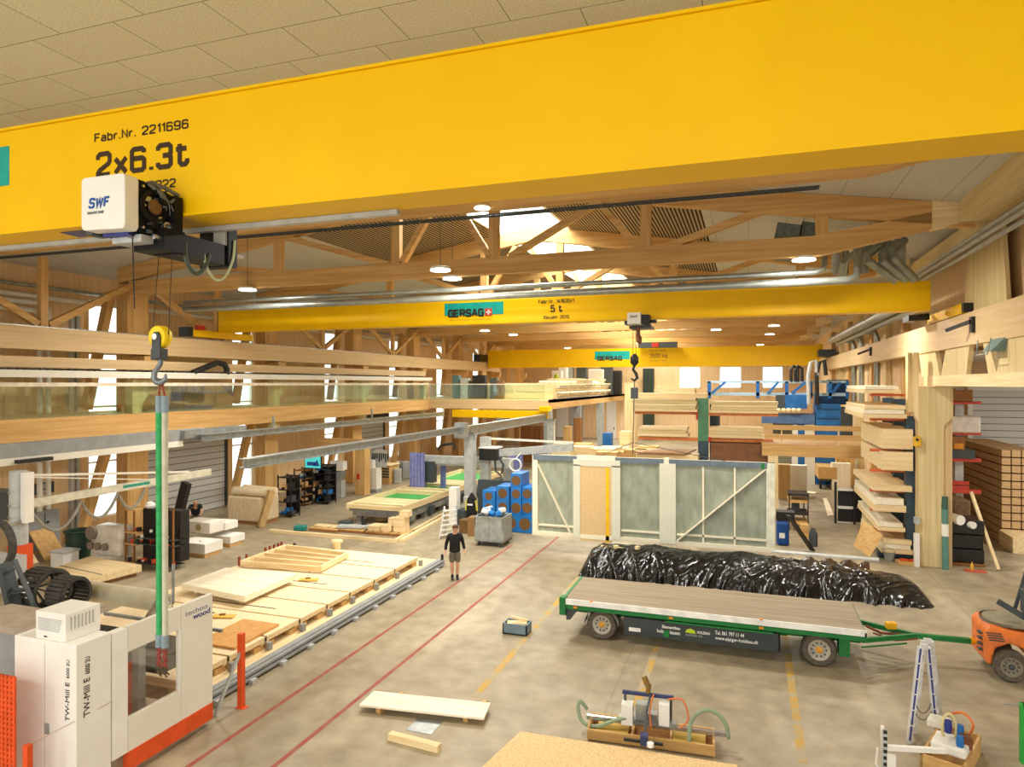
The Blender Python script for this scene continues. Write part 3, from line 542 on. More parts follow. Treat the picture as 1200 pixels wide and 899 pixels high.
# middle crane
Y2 = 25.2
t = T('bridge_crane', 'yellow crane girder across the middle of the hall marked 5 t', 'bridge crane', (-8.5, 25.5, 8.3))
MB().box(-23.0, 5.55, Y2, Y2 + .6, 8.66, 9.62).build('girder', yellow, t, bevel=.012)
for x in (-23.05, 6.1): MB().box(x - .16, x + .16, 23.4, 27.4, 8.36, 8.66).build('end_carriage', yellow, t)
MB().box(-23.3, -22.8, 23.2, 23.5, 8.35, 8.75).build('buffer', black, t); MB().box(5.95, 6.25, 23.2, 23.4, 8.4, 8.66).build('buffer', black, t); MB().cyl((5.85, 26.8, 8.6), (5.4, 26.8, 8.55), .12, 10).box(5.2, 5.5, 26.6, 27.6, 8.45, 8.65).build('travel_motor', black, t)
MB().box(-22.9, -22.7, 23.7, 24.1, 8.66, 8.85).build('red_motor', red, t)
a, c = P(521, 356, y=Y2), P(590, 369, y=Y2); p = P(521, 371, y=Y2)
MB().box(a.x, c.x, Y2 - .006, Y2, p.z + .02, a.z).build('maker_plate', teal, t)
fits('GERSAG', (525, 372.5), (567, 370), (525, 363), Y2 - .008, ink, t, .24); p = P(568.5, 370.5, y=Y2); crosslogo(t, p.x, Y2 - .006, p.z, .3)
fit('KRANTECHNIK  KRANSERVICE', (526, 376.5), (576, 374), (526, 374.5), Y2, mat('brown_lettering', (170, 120, 20), .6), t)
fits('Fabr.Nr. 141635/1', (631, 356), (673, 353.5), (631, 351.5), Y2, dink, t, .16); fits('5 t', (645, 366), (659, 365), (645, 357.5), Y2, dink, t, .2); fits('Baujahr 2015', (637, 374), (667, 372), (637, 370), Y2, dink, t, .16)
h = T('crane_hoist', 'small white hoist box under the middle crane with a hanging hook', 'hoist', P(745, 380, y=24.8))
p, q = P(735, 380, y=24.5), P(751, 366, y=24.5)
MB().box(p.x, q.x, 24.5, 25.1, p.z, q.z).build('shell', white, h, bevel=.02); MB().box(q.x, q.x + .28, 24.55, 25.1, p.z, q.z - .08).box(q.x + .2, q.x + .5, 24.7, 25.0, p.z + .05, p.z + .15).build('motor_block', black, h); MB().box(p.x - .12, p.x, 24.6, 25.1, p.z, p.z + .14).box(p.x, q.x + .3, 24.9, 25.9, p.z - .12, p.z - .02).build('trolley_frame', dgrey, h)
text('SWF', (p.x + .1, 24.498, p.z + .22), .26, .09, dgrey, h, bold=.02)
hx = P(743.5, 430, y=24.8).x
MB().cyl((hx + .14, 24.8, p.z - .55), (hx + .14, 24.8, p.z - .1), .07, 8).lathe([(.05, -.15), (.1, -.08), (.1, .08), (.05, .15)], (hx + .17, 24.8, p.z - .55), 10).build('chain_bag', mat('rust', (120, 70, 36), .6), h)
zh = P(743, 430, y=24.8).z
MB().tube([(hx - .05, 24.8, p.z), (hx - .05, 24.8, zh + .45)], .012, 5).tube([(hx + .05, 24.8, p.z), (hx + .05, 24.8, zh + .45)], .012, 5).build('hoist_chain', black, h)
MB().lathe([(.05, -.22), (.15, -.1), (.15, .1), (.05, .22)], (hx, 24.8, zh + .25), 12).tube([(hx, 24.8, zh + .05), (hx - .05, 24.8, zh - .1), (hx + .06, 24.8, zh - .25), (hx + .1, 24.8, zh - .4), (hx, 24.8, zh - .5), (hx - .13, 24.8, zh - .42)], [.05, .05, .06, .06, .05, .02], 8).build('hook', black, h, smooth=True)
MB().tube([(hx, 24.8, zh - .45), (hx - .02, 24.55, 3.75)], .018, 5).box(hx - .12, hx + .12, 24.7, 24.9, zh - 1.15, zh - .75).build('load_rope', dgrey, label='thin rope from the middle crane hook down to the hanging wall element', cat='rope')
# far crane
Y3 = 58.5
t = T('bridge_crane', 'farthest yellow crane girder at the back of the hall, marked 3500 kg', 'bridge crane', (-8.5, 58.8, 7.7))
MB().box(-22.6, 5.3, Y3, Y3 + .7, 7.72, 9.32).build('girder', yellow, t)
MB().box(-23.2, -22.6, 56.5, 60.5, 8.28, 8.9).build('end_carriage', black, t); MB().box(5.1, 6.25, 57, 60.5, 8.36, 8.9).build('end_carriage', dgrey, t)
MB().box(5.1, 5.5, Y3 - .1, Y3 + .8, 8.3, 9.4).build('end_plate', yellow, t)
a, c = P(697, 412, y=Y3), P(738, 421, y=Y3); MB().box(a.x, c.x, Y3 - .006, Y3, c.z, a.z).build('maker_plate', teal, t)
fits('GERSAG', (700, 423), (729, 423), (700, 417.5), Y3 - .008, dink, t, .24); fits('3500 kg', (761, 419.5), (782, 419), (761, 414.5), Y3, mat('brown_lettering', (150, 100, 16), .6), t, .18)
fit('Fabr.Nr. 00981', (761, 412), (781, 411.5), (761, 410), Y3, mat('brown_lettering', (170, 120, 20), .6), t); fit('Baujahr 1997', (762, 424), (781, 423.5), (762, 422), Y3, mat('brown_lettering', (170, 120, 20), .6), t)
p = P(771, 403, y=57.6)
h = T('crane_hoist', 'flat dark hoist with a red plate on the far crane', 'hoist', p)
MB().box(P(748, 400, y=57.6).x, P(793, 400, y=57.6).x, 57.6, 58.3, 9.3, 9.75).build('drum', dgrey, h); MB().box(P(764, 400, y=57.6).x, P(772, 400, y=57.6).x, 57.5, 57.6, 9.32, 9.7).build('red_plate', red, h)
# small crane and steel runway beams under the gallery
p, q = P(500, 484, y=43), P(628, 484, y=43)
t = T('light_crane', 'small yellow crane beam low under the gallery between steel runways', 'bridge crane', (-15.7, 43, 3.9))
MB().box(-19.2, -12.4, 42.9, 43.2, 4.0, 4.5).build('girder', yellow, t); MB().box(-15.9, -15.5, 42.8, 43.3, 3.8, 4.0).build('trolley', steel, t); MB().box(-12.9, -12.3, 42.6, 43.5, 4.5, 4.8).build('end_carriage', yellow, t)
def steelbeam(name, x, y0, y1, z, w, h, label, hang=()):
    t = T(name, label, 'steel beam', (x, (y0 + y1) / 2, z))
    MB().ibeam((x, y0, z), (x, y1, z), w, h, .035).build('i_beam', steel, t)
    for y, zt in hang: MB().box(x - .04, x + .04, y - .04, y + .04, z + h / 2, zt).build('hanger', steel, t)
    return t
steelbeam('steel_runway', -12.5, 14.6, 28.8, 4.2, .3, .26, 'nearer section of the galvanised runway beam left of centre, rising towards the post')
t = steelbeam('steel_runway', -12.5, 29.1, 43.5, 4.08, .34, .46, 'thicker farther section of galvanised runway beam ending under the gallery')
MB().box(-12.75, -12.25, 28.7, 29.2, 3.8, 4.5).build('end_bracket', steel, t)
t = steelbeam('steel_runway', -19.0, 20.0, 41, 4.3, .3, .26, 'galvanised runway beam running parallel beside the left gallery', ((24, 4.96), (32, 4.96)))
t = T('machine_beam', 'heavy grey overhead beam with cream underside along the left gallery', 'steel beam', (-19.5, 14, 4.1))
MB().box(-19.7, -19.4, 4, 20.6, 4.22, 4.62).build('grey_web', grey, t); MB().box(-19.75, -19.38, 4, 19.5, 4.02, 4.22).build('cream_track', offwhite, t)
MB().box(-19.7, -19.2, 19.4, 22.6, 4.3, 4.6).build('end_piece', steel, t); p = P(40, 538, x=-19.3); MB().box(-19.4, -19.2, p.y - .5, p.y + .5, p.z - .08, p.z + .02).build('limit_switch', black, t)
for (px, py, y, lab) in ((552, 605, 29.9, 'grey steel post carrying the runway beams beside the blue bales'), (646, 540, 43, 'far grey steel post at the gallery edge')):
    p = P(px, py, z=0) if y < 40 else P(px, py, y=y); t = T('steel_post', lab, 'steel post', (p.x, y, 0))
    MB().box(p.x - .22, p.x + .22, y - .22, y + .22, 0, 3.95).build('shaft', lgrey, t); MB().box(p.x - .3, p.x + .3, y - .3, y + .3, 0, .04).box(p.x - .3, p.x + .3, y - .3, y + .3, 3.85, 3.95).build('end_plate', steel, t)
# ------------------------------------------------------------------ ducts and lamps under the roof
duct = mat('spiral_duct', (170, 176, 168), .36, .75, (150, 156, 150), 3)
for i, (z, y, r, xr) in enumerate(((9.62, 22.2, .085, 2.1), (9.34, 22.2, .12, 3.0))):
    pts = [(-22, y, z)] + [(xr - .2, y, z), (xr, y + .05, z + .1), (xr + .05, y + .1, z + .3), (xr + .05, y + .3, 10.4)]
    MB().tube(pts, r, 12).build('spiral_duct', duct, smooth=True, label='long silver pipe across the hall over the middle crane, %s' % ('upper thinner one' if i == 0 else 'lower thicker one'), cat='pipe', group='silver pipes across the hall')
for i, (a, bb, c) in enumerate((((1035, 285), (1012, 302), (1050, 329)), ((1052, 284), (1030, 302), (1062, 328)), ((1020, 290), (990, 304), (986, 328)), ((1060, 282), (1042, 297), (1072, 328)))):
    pts = [P(*a, y=24.3), P(*bb, y=23.6), P(*c, y=24.2)]
    pts = [pts[0], pts[0].lerp(pts[1], .85), pts[1].lerp(pts[2], .12), pts[2]]
    MB().tube(pts, .13, 12).build('bent_duct', duct, smooth=True, label='bent silver duct beside the right truss end, %s' % ('second from left', 'third from left', 'leftmost', 'rightmost')[i], cat='duct', group='bent ducts at the right truss end')
for i, px in enumerate((980, 991, 1008, 1014, 1036, 1041, 1056)):
    p = P(px, 262, y=24.8); MB().tube([(p.x, 24.8, 9.9), (p.x, 24.8, roof(p.x) - .25)], .1 if i % 2 else .14, 10).build('vertical_duct', duct if i % 2 else lgrey, smooth=True, label='upright pale duct between the chords near the right truss end, %s from left' % ordinal(i), cat='duct', group='upright ducts near the right truss end')
for i, (px, w) in enumerate(((921, 26), (945, 14))):
    p = P(px, 262, y=23.2); MB().rbox((p.x, 23.2, 10.75), (.75 if i == 0 else .5, .5, 1.1), ry=R(12)).build('air_duct', mat('wire_mesh_grey', (120, 132, 128), .5, .3, (90, 100, 96), 8), label='mesh-like grey air duct behind the right half of the truss, %s' % ('left wider one', 'right slim one')[i], cat='duct', group='grey air ducts behind the truss')
for i, (x, z, r) in enumerate(((5.2, 9.15, .2), (5.6, 8.95, .14))):
    MB().tube([(x, 27, z), (x, 50, z)], r, 12).build('wall_duct', duct, smooth=True, label='silver duct along the right wall beyond the middle crane, %s' % ('upper', 'lower')[i], cat='duct', group='ducts on the right wall')
for i, y in enumerate((39, 44, 47)):
    MB().tube([(5.6, y, 9.0), (6.1, y, 8.9), (6.2, y, 8.6), (6.2, y, 4.5)], .15, 10).build('drop_duct', duct, smooth=True, label='duct elbow dropping down the right wall, %s' % ordinal(i), cat='duct', group='duct drops on the right wall')
lampm = glow('lamp_diffuser', (255, 240, 214), 14)
LAMPS = [P(290, 340, z=9.75), P(516, 317, z=9.8), P(530, 327, z=9.8), Vector((P(565, 240, y=12.8).x, 12.8, 9.83)), P(942, 305, z=9.8), P(568, 388, z=9.7), P(907, 382, z=9.7), P(902, 392, z=9.7), P(990, 352, z=9.5)]
LAMPS += [Vector((x, y, 9.8)) for x, y in ((-16, 46.5), (-2, 46.5), (-9, 60), (1, 66), (-17, 66))] + [Vector((x, y, 10.2)) for x, y in ((-20, -6), (-13, -6), (-6, -6), (0, -6))]  # extra far lamps added to brighten the back; the rest unseen behind the viewer
WORDS = ['under the left end of the nearest full truss', 'large bright one left of centre below the truss', 'beside the large bright lamp left of centre', 'just under the big yellow girder at centre', 'under the right half of the truss', 'below the middle crane near the maker plate',
         'upper one right of centre between middle and far crane', 'lower one right of centre between middle and far crane', 'at the right wall behind the middle crane', 'added far left over the gallery', 'added far right of centre', 'added over the far crane', 'added at the far right end', 'added at the far left end']
for i, p in enumerate(LAMPS):
    has_words = i < len(WORDS)
    if i == 0:
        t = l0 = T('ceiling_lamp', 'x', 'ceiling lamp', p, 0, 'round hall lamps')
        MB().lathe([(.3, .02), (.31, .04), (.31, .09), (.26, .11), (.05, .12)], p, 20).build('housing', white, t, smooth=True)
        MB().lathe([(.31, -.01), (.31, .02)], p, 20).build('diffuser', lampm, t)
    else:
        t = dup(l0, p)
        if i == 3: t.scale = (.5, .5, .5)
        for ch in list(t.children):
            if ch.name.startswith('suspension'): bpy.data.objects.remove(ch)
    MB().cyl(p + Vector((0, 0, .1)), Vector((p.x, p.y, 9.96 if i == 3 else 12.6 if p.y < 12.7 else roof(p.x) - .01)), .01, 6).build('suspension_rod', dgrey, t)
    t['label'] = 'round glowing hall lamp, ' + (WORDS[i] if has_words else 'over the floor behind the viewer, %s' % ordinal(i - len(WORDS)))
    ld = bpy.data.lights.new('lamp_light', 'AREA'); ld.shape = 'DISK'; ld.size = .6; ld.energy = HALL_LAMP; ld.color = (1, .95, .87)
    lo = bpy.data.objects.new('lamp_light', ld); COL.objects.link(lo); lo.location = p - Vector((0, 0, .03))

for i, (x, y, z) in enumerate(((14, 12, 7.17), (15, 27, 7.17), (-16, 60, 4.82), (-16, 72, 4.82))):  # aisle pair added to brighten the beam stack and shutter
    p = Vector((x, y, z)); dup(l0, p, label='round glowing lamp ' + ('added under the side aisle ceiling, nearer', 'added under the side aisle ceiling before the shutter', 'under the gallery deck', 'under the gallery deck by the back wall')[i])
    ld = bpy.data.lights.new('lamp_light', 'AREA'); ld.shape = 'DISK'; ld.size = .6; ld.energy = (700, 900, 350, 350)[i]; ld.color = (1, .96, .9)
    lo = bpy.data.objects.new('lamp_light', ld); COL.objects.link(lo); lo.location = p - Vector((0, 0, .03))
# ------------------------------------------------------------------ milling machine at the lower left
MX = -9.35
p0 = P(17, 746, y=7.4); cy0, cy1 = 7.4, 7.98; cx0 = p0.x
t = T('machine_cabinet', 'tall white control cabinet lettered TW-Mill at the lower left corner', 'cabinet', (MX - .6, 7.7, 0))
MB().box(cx0, MX, cy0, cy1, 0.0, 2.44).build('body', white, t, bevel=.01)
MB().box((cx0 + MX) / 2 - .006, (cx0 + MX) / 2 + .002, cy0 - .004, cy0, .1, 2.38).build('door_seam', lgrey, t); MB().box(MX - .62, MX - .55, cy0 - .03, cy0, 1.05, 1.2).build('handle', grey, t)
a = P(78, 845, y=cy0); b = P(78, 792, y=cy0)
text('TW-Mill E', (P(81.5, 845, y=cy0).x, cy0 - .001, a.z), P(75, 799, y=cy0).z - a.z, .08, ink, t, 'up-y'); text('6000 2U', (P(81.5, 795, y=cy0).x, cy0 - .001, P(80, 795, y=cy0).z), .27, .06, dgrey, t, 'up-y')
a = P(103, 839, x=MX); text('TW-Mill E', (MX + .001, a.y + .03, a.z), P(103, 794, x=MX).z - a.z, .1, ink, t, 'up+x'); text('6000 2U', (MX + .001, a.y + .03, P(102, 790, x=MX).z), .26, .075, ink, t, 'up+x')
a, b = P(44, 745, y=7.45), P(79, 749, y=7.45)
t = T('cooling_unit', 'small white louvred cooling unit on top of the lettered cabinet', 'cooling unit', ((a.x + b.x) / 2, 7.7, 2.44))
MB().box(a.x, b.x, 7.42, 8.0, 2.44, 2.86).build('housing', white, t, bevel=.012)
bb = MB()
for i in range(9): bb.box(a.x + .06, b.x - .12 + .006 * i, 7.412, 7.42, 2.58 + i * .022, 2.59 + i * .022)
bb.build('louvres', lgrey, t); bb = MB()
for i in range(7): bb.box(b.x, b.x + .006, 7.5 + i * .06, 7.52 + i * .06, 2.6, 2.8)
bb.build('side_slots', lgrey, t); MB().box(a.x + .18, a.x + .24, 7.412, 7.42, 2.48, 2.5).build('badge', dgrey, t)
# enclosure side with a big window
t = T('machine_enclosure', 'white machine enclosure wall with large window and orange base', 'machine enclosure', (MX, 9, 0.12))
ya, yb, yc, yd, ye = 8.0, 8.28, 8.45, P(212, 750, x=MX).y, 10.1
MB().box(MX - .16, MX, ya, yb, .42, 2.4).build('corner_post', white, t)
zs = P(180, 862, x=MX).z
wz0, wz1 = .95, 2.02
MB().box(MX - .08, MX, yb + .01, yd, .42, wz0).build('lower_panel', offwhite, t); MB().box(MX - .08, MX, yb + .01, yd, wz1, 2.42).build('upper_panel', offwhite, t); MB().box(MX - .08, MX, yd + .008, ye, .42, 2.42).build('end_panel', offwhite, t)
MB().box(MX - .08, MX, yd - .03, yd, wz0, wz1).build('window_frame', white, t); MB().box(MX - .05, MX - .04, yb, yd - .03, wz0, wz1).build('window_pane', glassy('machine_window', (.98, .97, .95), .06), t)
MB().box(MX - .1, MX + .01, yb, ye, .12, .42).build('base_strip', orange, t)
a, b, c = P(217, 722, x=MX), P(243, 712, x=MX), P(226, 729, x=MX); e = P(246, 718, x=MX)
text('techno', (MX + .001, a.y, 2.2), b.y - a.y, .085, mat('thin_grey_lettering', (150, 150, 180), .5), t, '+x'); text('wood', (MX + .001, c.y, 2.09), e.y - c.y, .1, navy, t, '+x', bold=.012)
# grey housing left of the cabinet, orange mesh, posts
g = T('machine_housing', 'grey steel housing standing left behind the lettered white cabinet', 'machine housing', (-11.6, 8, 0))
MB().box(-12.6, cx0 - .12, 7.9, 8.6, 0, 2.2).build('body', grey, g); MB().box(-12.6, cx0 - .1, 7.85, 8.7, 2.2, 2.32).build('lid', mat('dusty_lid', (176, 160, 140), .7), g); MB().box(cx0 - .3, cx0 - .12, 7.75, 7.9, 0, 2.25).build('corner_post', lgrey, g)
b = MB(); x1 = P(15, 850, y=6.9).x
for i in range(24): b.box(x1 - 1.2, x1, 6.9, 6.92, .3 + i * .075, .335 + i * .075)
for i in range(16): b.box(x1 - 1.2 + i * .08, x1 - 1.16 + i * .08, 6.895, 6.925, .3, 2.1)
b.build('mesh_fence', orange, label='orange mesh guard panel at the lower left picture edge', cat='guard fence')
a = P(32, 875, y=6.75)
t = T('guard_post', 'short orange guard post with a thin wire in front of the white cabinet', 'post', (a.x, 6.75, 0))
MB().box(a.x - .05, a.x + .04, 6.72, 6.8, 0, a.z + .02).build('post', orange, t); MB().tube([(a.x, 6.76, a.z), P(131, 822, x=MX + .02)], .006, 5).build('wire', mat('beige_wire', (196, 170, 140), .5), t)
a = P(283, 829, z=0); zt = P(282, 742, y=a.y).z
t = T('guard_post', 'tall orange guard post beside the enclosure with a grey brace', 'post', (a.x, a.y, 0))
MB().box(a.x - .06, a.x + .05, a.y - .05, a.y + .05, 0, zt).box(a.x - .1, a.x + .12, a.y - .08, a.y + .08, 0, .01).build('post', orange, t, bevel=.004); MB().bar((a.x, a.y, zt - .3), P(252, 838, z=.02), .06, .05).build('brace', lgrey, t)
# inside the machine: duct, chain wheels, bracket, bed
dk = mat('dusty_machine_black', (74, 70, 64), .7, 0, (54, 50, 46), 8)
d0, d1 = P(88, 690, y=10.9), P(185, 699, y=10.9)
t = T('extraction_duct', 'fat silver extraction duct lying across the machine behind the enclosure', 'duct', (d0.x + .8, 10.9, d0.z - .25))
MB().tube([(d0.x - .1, 10.9, d0.z), (d1.x, 10.9, d0.z - .02), (d1.x + .25, 10.8, d0.z - .02)], .21, 18).build('pipe', mat('pale_duct', (222, 214, 186), .4, .3, (206, 198, 172), 4), t, smooth=True); MB().tube([(d1.x + .25, 10.8, d0.z - .02), (d1.x + .45, 10.55, d0.z), (d1.x + .6, 10.25, d0.z - .1), (d1.x + .65, 10.1, d0.z - .3)], .17, 12).build('elbow', chrome, t, smooth=True)
a = P(203, 670, y=10.8); MB().cyl((a.x, 10.8, a.z + .15), (a.x, 10.8, d0.z), .03, 8).build('riser', steel, t)
t = T('energy_chain_wheel', 'pair of black energy chain loops with spoked side behind the cooling unit', 'cable chain', P(45, 700, y=10.2))
c0 = P(40, 689, y=10.2)
for nm, cx, r, wd, spoke in (('chain_loop', c0.x, .42, .55, True), ('chain_loop', c0.x + .75, .32, .45, False)):
    b = MB()
    for k in range(26):
        u = 2 * math.pi * k / 26; b.rbox((cx + wd / 2 + r * 0, 10.2 + r * math.cos(u), c0.z + r * math.sin(u)), (wd, .045, .062), rx=u + math.pi / 2 - math.pi / 2)
    b.ring(r - .05, r + .01, 0, .03, (cx, 10.2, c0.z), 26, 'x').ring(r - .05, r + .01, 0, .03, (cx + wd, 10.2, c0.z), 26, 'x')
    b.build(nm, dk, t)
    if spoke:
        b = MB()
        for k in range(6):
            u = math.pi * k / 6; b.bar((cx, 10.2 - r * math.cos(u), c0.z - r * math.sin(u)), (cx, 10.2 + r * math.cos(u), c0.z + r * math.sin(u)), .03, .05, up=(1, 0, 0))
        b.build('spokes', dgrey, t)
a, b2, c2, d2 = P(-8, 664, y=9.6), P(17, 656, y=9.6), P(45, 722, y=9.6), P(18, 722, y=9.6)
t = T('machine_bracket', 'dark grey slanted steel bracket with cut-outs at the left edge', 'bracket', d2)
b = MB().bar(a.lerp(b2, .5), d2.lerp(c2, .05), .14, .25, up=(0, 1, 0)); b.build('slanted_plate', dgrey, t)
b = MB().bar(b2, c2, .03, .09, up=(0, 1, 0)).bar(d2 + Vector((0, 0, .03)), c2 + Vector((0, 0, .03)), .03, .09, up=(0, 1, 0))
for k in range(1, 5): b.bar(a.lerp(d2, k / 5), b2.lerp(c2, (k - .3) / 5 if k % 2 else k / 5 + .15), .03, .06, up=(0, 1, 0))
b.build('lattice', dgrey, t)
t = T('machine_bed', 'dusty machine carriage and covers inside the white enclosure', 'machine', (-11.3, 9.2, 0))
MB().box(-12.9, -9.6, 8.3, 10.05, 0, .3).build('base', mat('dusty_beige', (206, 186, 156), .7), t)
MB().box(-11.6, -10.6, 8.5, 9.6, .3, 1.2).build('orange_housing', mat('dusty_orange', (206, 104, 66), .6), t)
MB().box(-12.9, -10.1, 9.65, 10.6, 1.0, 1.3).build('carriage', dk, t); MB().box(-12.4, -10.6, 9.2, 9.8, 1.42, 1.5).build('cover_plate', lgrey, t); MB().box(-13.4, -10.2, 11.25, 11.31, 1.2, 1.26).build('rail', steel, t)
MB().box(-10.4, -10.25, 9.3, 9.45, .3, 1.9).build('grey_column', grey, t)
for x in (-12.1, -10.8): MB().box(x - .08, x + .08, 9.3, 9.8, 1.2, 1.42).build('foot', steel, t)
# ------------------------------------------------------------------ long assembly table
t = T('assembly_bed', 'long low wooden deck with grey steel rail beside the red floor line', 'assembly deck', (-12.8, 16, 0))
MB().box(-16.2, -10.15, 10.2, 21.5, .08, .2).build('deck', wood('spruce', 'y'), t)
b = MB().box(-10.15, -9.98, 10.2, 21.5, .1, .24).box(-10.1, -9.88, 10.2, 21.5, .06, .12).box(-9.98, -9.9, 10.2, 21.5, .16, .21); b.build('rail', grey, t)
MB().box(-16.2, -10.0, 10.2, 21.5, 0, .08).build('painted_shadow_gap', black, t)  # black slab stands in for the shade beneath the deck
for i in range(11): MB().box(-9.9, -9.78, 10.7 + i, 10.85 + i, 0, .09).build('foot', lgrey, t)
MB().cyl((-9.95, 21.4, .24), (-9.95, 21.4, .42), .05, 8).build('end_stop', black, t)
edges = [10.4, 11.75, 12.95, 14.2, 15.35, 16.45, 17.75, 19.0, 20.6]
pm = None
for i in range(8):
    y0, y1 = edges[i] + .04, edges[i + 1] - .04; zt = .5
    t = T('assembly_platform', 'pale board topped assembly platform, %s of eight along the deck counted from the camera' % ordinal(i), 'platform', (-12.9, (y0 + y1) / 2, .2), 0, 'assembly platforms on the long deck')
    MB().box(-15.4, -10.45, y0, y1, zt - .035, zt).build('top_board', osbp, t)
    fr = wood('spruce', 'x'); 
    MB().box(-15.4, -10.47, y0, y0 + .1, .33, zt - .035).box(-15.4, -10.47, y1 - .1, y1, .33, zt - .035).box(-10.55, -10.46, y0, y1, .38, zt - .035).build('frame', fr, t)
    for x in (-15.2, -13.0, -10.62): MB().box(x - .12, x + .12, y0, y0 + .3, .2, .33).build('support_block', wood('ply', 'y'), t); MB().box(x - .12, x + .12, y1 - .3, y1, .2, .33).build('support_block', wood('ply', 'y'), t)
    MB().box(-10.42, -10.32, y1 - .02, y1 + .1, .2, .38).build('clamp', grey, t)
    if i % 2 == 0: MB().box(-12.8, -12.75, y0 + .02, y1 - .3, zt, zt + .004).box(-14.6, -12.75, y1 - .32, y1 - .28, zt, zt + .004).build('slot', dk, t)
    else: MB().box(-13.9, -11.5, y0 + .35, y0 + .4, zt, zt + .004).build('slot', dk, t)
for i, (px, py) in enumerate(((362, 680), (262, 723))):
    p = P(px, py, z=.51); t = T('plumb_marker', 'yellow handled tool lying on the platforms, %s' % ('beside the thick pale board' if i == 0 else 'near the enclosure corner'), 'tool', p)
    MB().rbox(p + Vector((0, 0, .02)), (.55, .22, .03), .3).build('plate', mat('tool_yellow', (240, 196, 90), .5), t); MB().rbox(p + Vector((-.05, .02, .05)), (.14, .06, .04), .5).build('handle', mat('tool_brown', (150, 100, 30), .5), t)
q = [P(*a, z=.78) for a in ((213, 684), (287, 699), (348, 672), (265, 665))]
MB().prism([v - Vector((0, 0, .16)) for v in q], (0, 0, .16)).build('thick_board', wood('white', 'x'), label='thick whitish wall board lying on the assembly platforms behind the enclosure', cat='board', bevel=.008)
for i, f in enumerate((.15, .85)):
    a = q[0].lerp(q[1], f); c = q[3].lerp(q[2], f); MB().bar(a.lerp(c, .1) - Vector((0, 0, .22)), a.lerp(c, .9) - Vector((0, 0, .22)), .1, .12).build('batten', wood('spruce', 'y'), label='batten under the thick whitish board, %s' % ('left' if i == 0 else 'right'), cat='batten', group='battens under the thick board')
q = [P(*a, z=.56) for a in ((240, 765), (275, 759), (327, 731), (285, 725))]
q[0] = q[1] + (q[3] - q[2]); MB().prism([v - Vector((0, 0, .05)) for v in q], (0, 0, .045)).build('chipboard_sheet', mat('plywood_tan', (214, 160, 92), .7, 0, (198, 144, 78), 9), label='tan chipboard sheet lying on the nearest platforms beside the orange post', cat='board')
# frame with battens and small red clamps
q = [P(*a, z=.62) for a in ((283, 660), (375, 667), (407, 650), (335, 641))]
t = T('timber_grid', 'open timber frame with cross battens lying on the far platforms', 'timber frame', (q[0] + q[2]) / 2 - Vector((0, 0, .1)))
sp = wood('spruce', 'x')
b = MB()
for i in range(4): MB().bar(q[i], q[(i + 1) % 4], .1, .16).build('frame_side', sp, t)
for f in (.27, .5, .74): MB().bar(q[0].lerp(q[3], f), q[1].lerp(q[2], f), .1, .14).build('cross_batten', sp, t)
for f in (.05, .2, .62, .72, .82, .92, 1.0):
    a = q[0].lerp(q[3], f) + Vector((-.18, 0, -.02)); MB().box(a.x - .03, a.x + .03, a.y - .03, a.y + .03, .5, .78).build('clamp', mat('clamp_red_brown', (150, 66, 40), .5), t)
p = P(395, 643, z=.5); MB().lathe([(.13, .0), (.13, .22), (.2, .23), (.2, .3), (.02, .31)], (p.x, p.y, .5), 14).build('bollard', wood('spruce', 'z'), label='small round wooden stool on the far end of the platforms', cat='stool', smooth=True)
p = P(345, 641, z=.5); MB().lathe([(.05, 0), (.05, .12), (.02, .14)], (p.x, p.y, .5), 10).build('knob_stop', black, label='small black stop pin at the far corner of the platforms', cat='stop pin')
# ------------------------------------------------------------------ things on the open floor
q = [P(*a, z=.14) for a in ((421, 826), (567, 842), (575, 824), (438, 810))]
MB().prism([v - Vector((0, 0, .035)) for v in q], (0, 0, .04)).build('white_board', wood('white', 'x'), label='long pale board lying on two blocks in the middle of the floor', cat='board')
for i, (px, py) in enumerate(((443, 833), (545, 843))):
    a = P(px, py, z=.05); MB().bar(a, a + Vector((.12, .75, 0)), .1, .1).build('timber_block', wood('ply', 'y'), label='timber block under the long pale board, %s' % ('left one' if i == 0 else 'right one'), cat='timber block', group='blocks under the pale board')
a, b = P(457, 862, z=.06), P(515, 877, z=.06); MB().bar(a, b, .13, .12).build('timber_offcut', wood('spruce', 'x'), label='short squared timber lying alone on the floor near the pale board', cat='timber')
a = P(606, 741, z=0)
t = T('tool_crate', 'small grey-blue tool crate with scraps standing alone on the floor', 'crate', a, R(-6))
b = MB(); cg = mat('crate_blue_grey', (118, 138, 150), .5)
for x0, x1, y0, y1 in ((-.32, .32, -.2, -.17), (-.32, .32, .17, .2), (-.32, -.29, -.2, .2), (.29, .32, -.2, .2)): b.box(a.x + x0, a.x + x1, a.y + y0, a.y + y1, 0, .26)
b.box(a.x - .32, a.x + .32, a.y - .2, a.y + .2, 0, .03).build('box', cg, t); MB().rbox((a.x, a.y, .22), (.5, .25, .08), .3).rbox((a.x + .05, a.y + .05, .33), (.4, .06, .05), .5, 0, .3).build('wood_scraps', wood('spruce', 'x'), t)
q = [P(610, 857, z=.22), P(880, 899, z=.22)]
d = (q[1] - q[0]).normalized(); nrm = Vector((d.y, -d.x, 0)); q0 = q[0]
l1 = P(578, 905, z=.22) - q0
MB().prism([q0 - Vector((0, 0, .03)), q0 + d * 3.6 - Vector((0, 0, .03)), q0 + d * 3.6 + nrm * 1.6 - Vector((0, 0, .03)), q0 + nrm * 1.6 + d * -.35 - Vector((0, 0, .03))], (0, 0, .03)).build('osb_sheet', osb, label='big golden particle board sheet at the bottom edge of the picture', cat='board')
